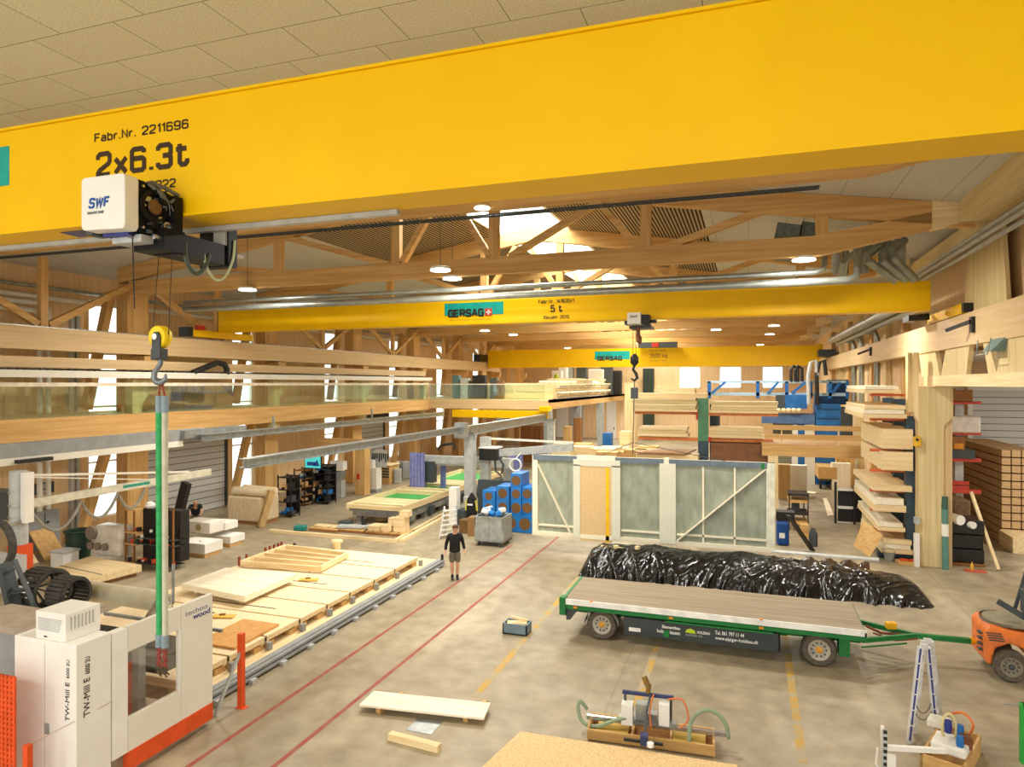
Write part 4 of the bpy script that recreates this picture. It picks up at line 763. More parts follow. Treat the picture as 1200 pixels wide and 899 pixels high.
for i, f in enumerate((.4, 3.1)): MB().bar(q0 + d * f + nrm * .1 - Vector((0, 0, .125)), q0 + d * f + nrm * 1.5 - Vector((0, 0, .125)), .1, .19).build('timber_block', wood('spruce', 'y'), label='timber block under the big particle board, %s' % ('left one' if i == 0 else 'right one'), cat='timber block', group='blocks under the particle board')
# vacuum lifter in its wooden crate
def hall(o, ang): # local frame helper
    ca, sa = math.cos(ang), math.sin(ang)
    return lambda x, y, z: Vector((o.x + x * ca - y * sa, o.y + x * sa + y * ca, o.z + z))
a, b = P(688, 868, z=0), P(838, 889, z=0); ang = math.atan2(b.y - a.y, b.x - a.x); ln = (b - a).length; F = hall(a, ang)
t = T('wooden_crate', 'long open wooden crate holding the vacuum lifter by the particle board', 'crate', (a + b) / 2)
cw = .56; sw = wood('ply', 'x')
def lbox(x0, x1, y0, y1, z0, z1, F_=None):
    G = F_ or F; m = MB().box(x0, x1, y0, y1, z0, z1); m.v = [G(*v) for v in m.v]; return m
lbox(0, ln, 0, .04, .03, .2).build('front_side', sw, t); lbox(0, ln, cw, cw + .04, .03, .22).build('rear_side', sw, t)
for x in (0, ln - .04): lbox(x, x + .04, .04, cw, .0, .24).build('end_board', sw, t)
for x in (.75, ln - .75): lbox(x, x + .04, .04, cw, .05, .16).build('partition', sw, t)
lbox(.04, ln - .04, .04, cw, 0, .05).build('bottom', wood('dark', 'x'), t)
for x0 in (.15, ln - .7): lbox(x0, x0 + .55, .08, cw - .05, .05, .17).build('pad', mat('yellow_pad', (196, 160, 70), .8), t)
t = T('vacuum_lifter', 'vacuum lifting beam with grey-green hoses and chrome pump resting in the crate', 'vacuum lifter', F(ln / 2, cw / 2, .3))
MB().bar(F(-.05, .3, .28), F(ln + .22, .3, .28), .07, .07).build('beam', chrome, t)
hose = mat('hose_sage', (142, 160, 130), .6)
MB().tube(sm([F(-.05, .32, .4), F(-.18, .3, .55), F(-.2, .25, .4), F(-.1, .18, .22), F(.15, .15, .2), F(.5, .2, .34), F(.7, .24, .38)]), .035, 8).build('hose', hose, t, smooth=True)
MB().tube([F(ln - .42, .1, .16)] + [F(ln - .42 + .32 * (1 - math.cos(u)), .12 + .1 * math.sin(u), .34 + .36 * math.sin(u)) for u in [math.pi * k / 8 for k in range(9)]] + [F(ln + .22, .18, .3)], .035, 8).build('hose', hose, t, smooth=True)
cxm = ln * .52
lbox(cxm - .55, cxm - .35, .2, .4, .26, .62).build('pump_housing', white, t); lbox(cxm - .3, cxm - .1, .22, .42, .33, .64).build('valve_block', steel, t); lbox(cxm + .1, cxm + .28, .2, .42, .33, .7).build('pump_housing', white, t); lbox(cxm - .1, cxm + .08, .18, .36, .33, .52).build('motor', chrome, t)
lbox(cxm - .6, cxm + .4, .22, .4, .3, .37).build('base_plate', steel, t)
MB().bar(F(cxm - .55, .4, .76), F(cxm + .35, .4, .76), .05, .06).build('handle_bar', mat('dark_blue', (48, 58, 100), .5), t)
for x in (cxm - .5, cxm + .3): MB().bar(F(x, .38, .28), F(x, .4, .76), .04, .04).build('handle_post', dgrey, t)
MB().tube([F(cxm - .1, .4, .78), F(cxm - .08, .42, .95)], .04, 8).tube([F(cxm - .1, .42, .9), F(cxm - .17, .46, 1.05)], .05, 8).build('suspension_eye', mat('bronze_hook', (140, 110, 50), .5, .4), t)
MB().tube([F(cxm - .05, .4, .78), F(cxm - .1, .1, .6), F(cxm - .1, -.25, .35)], .02, 6).build('control_lever', dgrey, t); MB().bar(F(cxm - .45, -.3, .27), F(cxm + .2, -.3, .27), .04, .04).build('control_handle', black, t); lbox(cxm - .17, cxm - .05, -.38, -.22, .24, .4).build('control_box', mat('dark_blue', (48, 58, 100), .5), t)
MB().lathe([(.02, -.05), (.06, -.03), (.06, .03), (.02, .05)], F(cxm + .0, -.42, .3), 12).build('gauge', bright, t, smooth=True)
MB().tube(sm([F(cxm + .25, .3, .76), F(cxm + .5, .26, .8), F(cxm + .6, .22, .5), F(cxm + .45, .18, .34)]), .015, 6).tube(sm([F(cxm, .38, .78), F(cxm - .05, .2, .6), F(cxm - .03, .15, .3)]), .015, 6).build('orange_cable', mat('cable_orange', (226, 120, 60), .5), t)
# second lifter, bottom right
a = P(1078, 905, z=0); F2 = hall(a, R(-24))
t = T('wooden_crate', 'wooden crate with pale lid boards at the lower right corner', 'crate', a)
for y in (0, .04 + 1.3): lbox(0, .62, y, y + .04, 0, .3, F2).build('end_board', sw, t)
for x in (0, .58): lbox(x, x + .04, 0, 1.34, 0, .3, F2).build('side_board', sw, t)
lbox(.04, .58, .04, 1.3, 0, .05, F2).build('bottom', sw, t)
t = T('vacuum_lifter', 'white vacuum lifter arm with yellow hose and blue valves at lower right', 'vacuum lifter', F2(.3, .6, .3))
e0, e1 = P(1036, 876, z=.62), P(1108, 880, z=.62)
MB().bar(e0, e1, .07, .07).build('arm', white, t)
MB().tube([e0 + Vector((-.02, .02, .32)), e0 + Vector((0, 0, -.35))], .03, 8).build('mast', white, t)
for k in range(6): MB().rbox(e0 + Vector((.01, -.04, .26 - k * .1)), (.05, .03, .05)).build('control_knob', black, t)
MB().bar(e0 + Vector((.0, -.03, .28)), e0 + Vector((.0, -.03, -.4)), .08, .02).build('control_strip', lgrey, t); MB().rbox(e0 + Vector((.09, -.06, -.16)), (.12, .04, .2)).build('control_box', white, t)
MB().tube([e0 + Vector((-.1, -.05, .0)), e0 + Vector((-.12, -.05, -.25)), e0 + Vector((0, -.05, -.45))], .015, 6).build('side_handle', white, t)
MB().rbox(F2(.35, .45, .4), (.5, .5, .16), R(-24)).build('vacuum_tank', white, t, bevel=.04)
for v, m in ((F2(.3, .5, .66), navy), (F2(.45, .6, .6), blue), (F2(.5, .3, .55), blue)): MB().lathe([(.05, -.1), (.06, 0), (.05, .1)], v, 10).build('valve', m, t, smooth=True)
hp = F2(.3, .55, .62); MB().tube([hp + Vector((.1 * math.cos(u), -.02, .24 * math.sin(u))) for u in [2 * math.pi * k / 16 for k in range(16)]], .022, 8, True).build('hose', mat('hose_cream', (222, 208, 150), .5), t, smooth=True)
MB().tube(sm([F2(.55, .7, .5), F2(.62, .65, .75), F2(.45, .75, .85), F2(.2, .8, .7)]), .02, 6).build('hose', mat('cable_orange', (226, 120, 60), .5), t); MB().rbox(F2(.55, .5, .5), (.14, .14, .2)).build('motor', mat('rust', (120, 70, 36), .6), t); MB().rbox(F2(.08, .95, .5), (.3, .3, .1), R(-24)).build('bracket_box', offwhite, t)
# step ladder with blue marked stiles
fa, fb = P(1065, 871, z=0), P(1098, 868, z=0); top = P(1083, 758, y=(fa.y + fb.y) / 2)
t = T('step_ladder', 'free standing aluminium step ladder with blue striped stiles', 'ladder', (fa + fb) / 2)
dp = Vector((.16, .42, 0)); ab = mat('ladder_blue', (52, 62, 132), .5); al = mat('aluminium', (226, 226, 224), .4, .3)
tl = top + Vector((-.06, 0, 0)); tr_ = top + Vector((.06, 0, 0))
for f0, t0 in ((fa, tl), (fb, tr_)):
    for s in (0, 1):
        MB().bar(f0 + dp * s, t0 + dp * s * .75, .075, .09, up=(0, 1, 0)).build('stile', al, t)
    b = MB()
    for k in range(6): b.bar(f0.lerp(t0, .04 + k * .16) + Vector((0, -.05, 0)), f0.lerp(t0, .185 + k * .16) + Vector((0, -.05, 0)), .028, .012, up=(0, 1, 0))
    b.build('blue_stripe', ab, t)
    for k in range(6):
        f = .1 + k * .15; MB().bar(f0.lerp(t0, f), (f0 + dp).lerp(t0 + dp * .75, f), .04, .03).build('rung', al, t)
    for s in (0, 1): MB().rbox(f0 + dp * s + Vector((0, 0, .02)), (.07, .05, .04)).build('foot', black, t)
MB().bar(tl, tr_, .05, .1).bar(tl + dp * .75, tr_ + dp * .75, .05, .1).build('hinge', al, t); MB().tube(arc(fa.lerp(tl, .45), fb.lerp(tr_, .45), .25), .008, 5).tube(arc(fa.lerp(tl, .35), fb.lerp(tr_, .35), .2), .008, 5).build('strap', dgrey, t)
# ------------------------------------------------------------------ flat trailer
bz0 = .95
c = [P(*v, z=bz0) for v in ((657, 703), (1015, 738), (1004, 706), (690, 677))]
y0, y1 = (c[0].y + c[1].y) / 2, (c[2].y + c[3].y) / 2; x0, x1 = c[0].x, c[1].x
t = T('flatbed_trailer', 'green flatbed trailer with weathered plank bed and white edge strip', 'trailer', ((x0 + x1) / 2, (y0 + y1) / 2, 0))
plank = mat('weathered_planks', (164, 150, 126), .8, 0, (128, 112, 88), 2.5, (.25, 9, 1), contrast=(.3, .7))
MB().box(x0 + .06, x1 - .04, y0 + .03, y1, bz0 - .05, bz0).build('plank_bed', plank, t); MB().box(x0 + .1, x1, y0, y0 + .03, bz0 - .13, bz0 + .005).build('white_edge', bright, t)
MB().box(x0, x1, y0 + .02, y0 + .1, bz0 - .24, bz0 - .12).box(x0, x0 + .07, y0, y1, bz0 - .3, bz0 + .01).box(x1 - .04, x1, y0, y1, bz0 - .22, bz0 - .05).box(x0, x1, y1 - .1, y1, bz0 - .24, bz0 - .05).box(x0 + .1, x1 - .05, y0 + .5, y0 + .62, .5, bz0 - .05).box(x0 + .1, x1 - .05, y1 - .62, y1 - .5, .5, bz0 - .05).build('chassis', green, t)
MB().box(x0 - .06, x0 + .1, y0 - .02, y0 + .2, bz0 - .4, bz0 + .04).build('corner_post', green, t, bevel=.01)
sx0, sx1 = P(731, 740, y=y0 + .05).x, P(912, 740, y=y0 + .05).x
skm = mat('charcoal_panel', (58, 64, 66), .5, 0, (50, 56, 58), 3); sz0, sz1 = .24, .66
MB().box(sx0, sx1, y0 + .05, y0 + .09, sz0, sz1).build('side_skirt', skm, t); MB().box(P(780, 730, y=y0).x, sx1 - .1, y0 + .02, y0 + .12, sz1 - .02, sz1 + .02).build('green_ledge', green, t)
ys = y0 + .048
def st(body, l, r_, ytop, ybot, m=bright, bold=.02):
    a, b_ = P(l, ybot, y=ys), P(r_, ytop, y=ys); tt = P(l, ytop, y=ys); text(body, (a.x, ys, a.z), b_.x - a.x, tt.z - a.z, m, t, bold=bold)
st('Elementbau', 776, 797, 732.5, 736); st('holz', 770, 778, 737, 741); st('bausatz', 785, 797, 739, 743); st('HOLZBAU', 817, 832, 739.5, 742.5); st('ALPIGER AG', 803, 823, 742.5, 745, grey); st('Tel. 061 797 11 44', 838, 872, 739, 743.5, bold=.012); st('www.alpiger-holzbau.ch', 838, 888, 745.5, 750.5, bold=.012)
a = P(803, 741, y=ys); MB().prism([(a.x, ys - .004, a.z), (a.x + .24, ys - .004, a.z - .01), (a.x + .22, ys - .004, a.z + .06), (a.x + .12, ys - .004, a.z + .1), (a.x + .03, ys - .004, a.z + .07)], (0, .004, 0)).build('emblem', lime, t)
a = P(737, 735, y=ys); MB().box(a.x, a.x + .28, ys - .004, ys, a.z - .09, a.z).build('plate', bright, t); a = P(778, 741, y=ys); MB().box(a.x, a.x + .13, ys - .04, ys, a.z - .1, a.z + .05).build('latch_box', green, t)
amber = mat('amber_plastic', (236, 140, 40), .4)
for px, py in ((674, 712), (786, 723), (892, 735)):
    a = P(px, py, y=y0 - .01); MB().box(a.x - .05, a.x + .05, y0 - .02, y0 + .02, bz0 - .2, bz0 - .16).build('marker_lamp', amber, t)
for px in (693, 892): a = P(px, 705, y=y0); MB().box(a.x - .03, a.x + .03, y0 - .02, y0 + .04, bz0, bz0 + .03).build('lashing_ring', amber, t)
MB().prism([(x0 + .05, y0 + .1, bz0 - .25), (x0 + .4, y0 + .1, bz0 - .25), (x0 + .2, y0 + .1, .42), (x0 + .1, y0 + .1, .4)], (0, .3, 0)).build('rear_guard', dgrey, t)
def wheel(cx, yo, r, par, rim=mat('rim_silver', (190, 184, 168), .5), hubm=mat('hub_ochre', (214, 150, 40), .5), w=.24, side=1):
    k = side
    wl = MB().lathe([(r * .62, 0), (r * .66, -.01 * k), (r * .9, -.012 * k), (r * .985, .03 * k), (r, .07 * k), (r, (w - .05) * k), (r * .9, w * k), (r * .6, w * k)], (cx, yo, r), 32, 'y', (0, 1)).build('wheel', mat('tyre_dusty', (96, 90, 78), .85, 0, (76, 70, 60), 14), par, smooth=True)
    MB().lathe([(r * .64, .0), (r * .6, .0), (r * .56, .03 * k), (r * .5, .05 * k), (r * .3, .06 * k), (r * .26, .02 * k), (.01, .02 * k)], (cx, yo, r), 28, 'y', (0, 1)).build('rim', rim, wl, smooth=True)
    b = MB()
    for j in range(10): u = 2 * math.pi * j / 10; b.cyl((cx + r * .4 * math.cos(u), yo + .02 * k, r + r * .4 * math.sin(u)), (cx + r * .4 * math.cos(u), yo + .07 * k, r + r * .4 * math.sin(u)), r * .05, 8)
    b.build('wheel_nuts', dgrey, wl); MB().lathe([(r * .2, 0), (r * .18, -.03 * k), (r * .1, -.05 * k), (.01, -.05 * k)], (cx, yo + .02 * k, r), 14, 'y').build('hub', hubm, wl, smooth=True)
    return wl
wx1, wx2 = P(705, 730, y=y0 + .12).x, P(960, 758, y=y0 + .12).x
for wx in (wx1, wx2): wheel(wx, y0 + .12, .37, t); wheel(wx, y1 - .12, .37, t, side=-1); MB().cyl((wx, y0 + .3, .37), (wx, y1 - .3, .37), .05, 10).build('axle', dgrey, t)
for s in (-1, 1):
    b = MB(); b.surf(8, 1, lambda u, v: Vector((wx1 + .43 * math.cos(R(25) if False else (math.pi * (.02 + .4 * u) if s > 0 else math.pi * (.98 - .4 * u))), y0 + .06 + .3 * v, .37 + .43 * math.sin(math.pi * (.02 + .4 * u) if s > 0 else math.pi * (.98 - .4 * u)))))
    o = b.build('mudguard', mat('mudguard_grey', (126, 126, 120), .6), t, smooth=True); md = o.modifiers.new('thick', 'SOLIDIFY'); md.thickness = .02
MB().box(wx2 + .4, wx2 + .62, y0 + .1, y0 + .5, .3, bz0 - .15).build('side_box', green, t); MB().box(sx1 - .32, sx1 + .05, y0 + .15, y0 + .5, .22, .55).build('battery_box', black, t); MB().cyl((sx1 - .6, y0 + .4, bz0 - .3), (sx1 + .2, y0 + .4, bz0 - .3), .13, 12).build('air_tank', green, t, smooth=True)
h0 = P(1146, 752, z=.55); ym = (y0 + y1) / 2
n1, n2 = Vector((x1 - .05, y0 + .35, .62)), Vector((x1 - .05, y1 - .35, .62)); mid = n1.lerp(n2, .5).lerp(h0, .5)
MB().bar(n1, mid, .08, .1).bar(n2, mid, .08, .1).bar(mid, h0.lerp(mid, .1), .1, .11).build('drawbar', green, t); MB().tube([h0.lerp(mid, .12), h0], [.09, .03], 10).tube([h0 + Vector((.06 * math.cos(u), .06 * math.sin(u), 0)) for u in [2 * math.pi * k / 10 for k in range(10)]], .02, 6, True).build('hitch', mat('hitch_yellow', (240, 180, 30), .5), t)
a = P(1044, 733, z=.75); MB().rbox(a, (.22, .16, .16), .3).build('yellow_coupler', mat('hitch_yellow', (240, 180, 30), .5), t, bevel=.03)
MB().tube([a + Vector((-.5, .1, -.1)), a + Vector((-.2, 0, -.2)), a + Vector((.1, -.1, -.15)), a + Vector((.4, 0, -.18))], .03, 6).tube([a + Vector((-.4, -.2, -.15)), a + Vector((.05, -.25, -.25)), a + Vector((.5, -.2, -.18))], .02, 6).build('air_hoses', mat('rust_red', (130, 66, 40), .6), t)
MB().bar(n1 + Vector((0, 0, -.15)), mid + Vector((-.2, 0, -.2)), .03, .03).build('green_rod', green, t)
# ------------------------------------------------------------------ forklift (rear end in view)
fo = mat('forklift_orange', (232, 122, 44), .5, 0, (206, 110, 52), 5); fx, fy = P(1186, 778, y=17.0).x, 17.0
t = T('forklift', 'orange forklift cut by the right picture edge, its rear towards the trailer', 'forklift', (fx + .6, 17.6, 0))
def fpoly(pts, ya, yb): return MB().prism([(fx + x, ya, z) for x, z in pts], (0, yb - ya, 0))
fpoly([(-.42, .3), (-.32, .3), (-.3, .5), (-.26, .66), (.0, .78), (.25, .7), (.4, .45), (2.0, .3), (2.0, .85), (.9, .95), (-.1, 1.1), (-.36, 1.12), (-.44, 1.0)], fy + .1, fy + 1.15).build('counterweight', fo, t, bevel=.05)
MB().surf(14, 1, lambda u, v: Vector((fx + .05 - .46 * math.sin(math.pi * u), fy + .1 + 1.05 * (.5 - .5 * math.cos(math.pi * u)), 1.12 + v * .06))).build('rear_lip', mat('worn_grey', (120, 112, 96), .6), t, smooth=True)
MB().prism([(fx + .05 - .4 * math.sin(math.pi * k / 14), fy + .1 + 1.05 * (.5 - .5 * math.cos(math.pi * k / 14)), 1.12) for k in range(15)] + [(fx + .7, fy + 1.15, 1.12), (fx + .7, fy + .1, 1.12)], (0, 0, .05)).build('engine_cover', mat('dusty_cover', (146, 138, 112), .7), t)
b = MB()
for i in range(4): b.rbox((fx - .3 + .02 * i, fy + .09, .98 - i * .05), (.28, .02, .02), 0)
b.build('rear_grille', dgrey, t); b = MB()
for i in range(4): b.box(fx - .5, fx - .42, fy + .35, fy + .5, .5 + i * .12, .54 + i * .12)
b.build('tow_pin', dgrey, t)
for wx, r, si, yy in ((fx, .33, 1, fy), (fx + 1.6, .38, 1, fy - .02), (fx, .33, -1, fy + 1.25), (fx + 1.6, .38, -1, fy + 1.27)): wheel(wx, yy, r, t, mat('dusty_rim', (150, 142, 122), .6), dgrey, .25, si)
MB().bar((fx + .35, fy + .35, 1.3), (fx - .1, fy + .55, 1.55), .1, .1).build('seat_arm', dgrey, t); MB().box(fx + .45, fx + 1.0, fy + .35, fy + .9, 1.17, 1.35).box(fx + .42, fx + .52, fy + .35, fy + .9, 1.3, 1.8).build('seat', dgrey, t, bevel=.03)
for yy in (fy + .12, fy + 1.1): MB().bar((fx + .35, yy, 1.1), (fx + .6, yy, 2.1), .06, .06).bar((fx + .6, yy, 2.1), (fx + 1.7, yy, 2.1), .06, .06).bar((fx + 1.7, yy, 2.1), (fx + 1.9, yy, .9), .06, .06).build('guard_frame', dgrey, t)
b = MB()
for yy in (fy + .3, fy + .95): b.box(fx + 2.1, fx + 2.2, yy - .05, yy + .05, .05, 2.2)
b.build('mast', dgrey, t)
for yy in (fy + .35, fy + .85): MB().box(fx + 2.2, fx + 3.3, yy - .05, yy + .05, .05, .1).build('fork', dgrey, t)
a = P(1198, 840, y=13.5); t = T('green_stand', 'green metal stand with side rod cut by the right picture edge', 'stand', (a.x, 13.5, 0))
z0, z1 = P(1198, 867, y=13.5).z, P(1198, 824, y=13.5).z
MB().box(a.x - .03, a.x + .04, 13.45, 13.55, 0, z1).box(a.x + .5, a.x + .57, 13.45, 13.55, 0, z1).box(a.x, a.x + .57, 13.45, 13.55, z1 - .08, z1).build('frame', mat('signal_green', (40, 170, 60), .5), t); MB().cyl((a.x - .25, 13.5, z1 - .05), (a.x, 13.5, z1 - .05), .012, 6).build('rod', steel, t)
# ------------------------------------------------------------------ hanging wall element
WY = 24.4
def wx(px): return P(px, 590, y=WY).x
zB, zT = P(765, 636, y=WY).z, P(765, 538, y=WY).z
t = T('prefab_element', 'large prefabricated timber wall element with grey film hanging over the tarp heap', 'wall element', (wx(765), WY + .1, zB))
sz, sxw = wood('spruce', 'z'), wood('spruce', 'x'); D = .24
plas = mat('plasterboard', (222, 222, 200), .7, 0, (214, 214, 194), 2); film = mat('grey_green_film', (160, 166, 148), .36, 0, (142, 150, 130), 5, (1, 1, .4), bump=.3); plate = mat('blue_grey_plate', (108, 124, 134), .5)
xl, xr = wx(624), wx(908)
sz, sxw = wood('white', 'z'), wood('white', 'x')
MB().box(xl, xr, WY - .03, WY + D, zB - .04, zB + .12).build('bottom_plate', sxw, t)
MB().box(xl, wx(630), WY - .02, WY + D, zB, zT).build('end_post', sz, t); MB().box(wx(898), xr, WY - .02, WY + D, zB, zT).build('end_post', mat('white_post', (232, 232, 210), .6), t)
MB().box(xl, xr, WY + .04, WY + D, zT - .14, zT).build('top_beam', sxw, t)
for a, b in ((625, 676), (721, 778), (784, 899)): MB().box(wx(a), wx(b), WY - .03, WY + .05, zT - .18, zT + .01).build('top_plate', plate, t)
rz_ = random.Random(3)
for k, (a, b) in enumerate(((631, 672), (727, 773), (792, 898))):
    ph = [rz_.uniform(0, 6) for _ in range(5)]
    xa, xb = wx(a), wx(b)
    MB().surf(max(8, int((xb - xa) * 14)), 28, lambda u, v: Vector((xa + (xb - xa) * u, WY + .05 + .018 * math.sin(ph[0] + 23 * u * (xb - xa) / 2 + 3 * v) * math.cos(ph[1] + 4 * u + 6 * v) + .012 * math.sin(ph[2] + 17 * v + 9 * u) , zB + .1 + (zT - zB - .2) * v))).build('film', film, t, smooth=True)
MB().box(wx(672), wx(727), WY - .04, WY + D, zT - .34, zT - .1).box(wx(672), wx(680), WY - .04, WY + D, zB, zT - .3).box(wx(717), wx(727), WY - .04, WY + D, zB, zT - .3).build('plaster_surround', plas, t)
MB().box(wx(680), wx(717), WY - .02, WY + .05, zB - .12, zT - .34).build('door_board', osb, t); MB().box(wx(710), wx(714), WY - .03, WY - .02, zB - .12, zT - .36).build('yellow_tape', mat('yellow_tape', (246, 196, 20), .4), t)
MB().box(wx(773), wx(792), WY - .05, WY + D, zB, zT - .14).build('plaster_column', plas, t); MB().box(wx(778), wx(784), WY - .04, WY + .2, zT - .16, zT + .05).build('cleat', sz, t); MB().box(wx(676), wx(721), WY + .0, WY + .2, zT - .12, zT + .03).build('cleat', sz, t)
for px in (824, 861): MB().box(wx(px) - .03, wx(px) + .03, WY + .0, WY + .04, zB + .1, zT - .16).build('batten', sz, t)
for a, b in ((631, 672), (728, 773), (793, 898)): MB().box(wx(a), wx(b), WY + .0, WY + .04, zB + .32, zB + .39).build('batten', sxw, t)
def zp(px, py): v = P(px, py, y=WY); return Vector((v.x, WY - .01, v.z))
MB().bar(zp(631, 544), zp(670, 627), .04, .2, up=(0, 1, 0)).build('diagonal_brace', sz, t); MB().bar(zp(794, 633), zp(897, 550), .04, .24, up=(0, 1, 0)).build('diagonal_brace', sz, t)
MB().box(wx(892), wx(896), WY - .04, WY - .02, zT - .2, zT).build('green_tape', green, t)
for px in (700, 850): MB().tube([(wx(px), WY + .1, zT), (P(743, 450, y=24.6).x - .02, 24.55, zT + .55)], .012, 5).build('lifting_strap', dgrey, t)
# ------------------------------------------------------------------ black tarp heap
tarp = mat('black_film', (13, 13, 13), .22, 0, (20, 19, 18), 4, spec=.6)
r_ = random.Random(5); ph = [r_.uniform(0, 6.28) for _ in range(20)]
ax0, ax1 = P(676, 672, z=.1).x, P(1085, 695, z=.1).x
from mathutils import noise as NZ
def ridge(x, y, s, o=0): return 1 - abs(NZ.noise(Vector((x * s + o, y * s * .6, o * 1.7)))) * 2.2
def tp(u, v):
    x = ax0 + (ax1 - ax0) * u
    end = math.sin(max(0, min(1, u / .035, (1 - u) / .07)) * math.pi / 2) ** .7
    H = (.76 - .32 * max(0, (u - .6) / .4) - .22 * max(0, (.05 - u) / .05)) * end
    a = min(1, v / .36); bk = min(1, (1 - v) / .28)             # climb of the front and back flanks
    sw = .16 * abs(math.sin(u * 11.5 + .6)) ** .7                # swags between the high points of the film
    top = min(a, bk); tz = 1 - (1 - top) ** 2.6
    z = H * tz * (1 - sw * math.sin(math.pi * min(1, a)) - .18 * abs(math.sin(u * 11.5 + .6)) * (1 if a >= 1 else a) * .5)
    rd = ridge(x + 1.5 * v * math.sin(u * 9), v * 2.5, 1.3, 3.1) ** 3 * .1 + ridge(x - 2.2 * v, v * 4, 3.3, 8.4) ** 3 * .05 + ridge(x + 3 * v, v * 3, 6.5, 1.7) ** 2 * .012
    y = 21.85 + 2.35 * v + (1 - end) * .9 * (.5 - v) - rd * 2.6 * (1 - tz) * (1 if v < .5 else -1) - .12 * math.sin(u * 11.5 + .6) * (1 - a)
    return Vector((x, y, max(.004, z + rd * tz * end * (.25 + .6 * H / .76) * (1 - .8 * max(0, v - .45) / .55))))
MB().surf(420, 70, tp).build('tarp_heap', tarp, smooth=False, label='long low heap covered with glossy black plastic film behind the trailer', cat='tarp').data.polygons.foreach_set('use_smooth', [True] * (420 * 70))
a, b = P(905, 644, z=.92), P(1032, 656, z=.7); a.y = b.y = 23.2
MB().bar(P(905, 646, y=23.3), P(1030, 656, y=23.0), .3, .04).build('metal_strip', mat('pale_metal_strip', (196, 200, 196), .4, .3), label='pale metal strip lying along the top of the black heap at right', cat='metal strip')
for i, (px, py) in enumerate(((712, 642), (722, 641), (728, 643), (747, 642), (706, 641))):
    p = P(px, py, y=22.9); MB().rbox(p, (.16, .12, .09), .4 * i).build('wood_offcut', wood('spruce', 'x'), label='small wood offcut lying on the left part of the black heap, %s' % ('in the little cluster' if i != 3 else 'alone to the right'), cat='offcut', group='offcuts on the black heap')
# ------------------------------------------------------------------ people
def skinned(chains, lvl=2):
    """chains: lists of (point, radius); equal points join. Returns an MB with the grown surface."""
    vs, rs, es, idx = [], [], [], {}
    for ch in chains:
        pr = None
        for p, r in ch:
            k = tuple(round(c, 4) for c in p)
            if k not in idx: idx[k] = len(vs); vs.append(p); rs.append(r)
            if pr is not None: es.append((pr, idx[k]))
            pr = idx[k]
    me = bpy.data.meshes.new('tmp'); me.from_pydata(vs, es, []); o = bpy.data.objects.new('tmp', me); COL.objects.link(o)
    sm = o.modifiers.new('skin', 'SKIN'); sm.use_smooth_shade = True
    for i, sv in enumerate(me.skin_vertices[0].data):
        sv.radius = (rs[i], rs[i]) if not isinstance(rs[i], tuple) else rs[i]; sv.use_root = i == 0
    s2 = o.modifiers.new('sub', 'SUBSURF'); s2.levels = lvl; s2.render_levels = lvl
    bpy.context.view_layer.update()
    m2 = bpy.data.meshes.new_from_object(o.evaluated_get(bpy.context.evaluated_depsgraph_get()))
    b = MB().add([v.co.copy() for v in m2.vertices], [tuple(p.vertices) for p in m2.polygons])
    bpy.data.objects.remove(o); bpy.data.meshes.remove(me); bpy.data.meshes.remove(m2); return b
def xform(b, loc, rz):
    m = Matrix.Translation(Vector(loc)) @ Matrix.Rotation(rz, 4, 'Z'); b.v = [m @ v for v in b.v]; return b
def mixp(a, b, f): return tuple(a[i] + (b[i] - a[i]) * f for i in range(3))
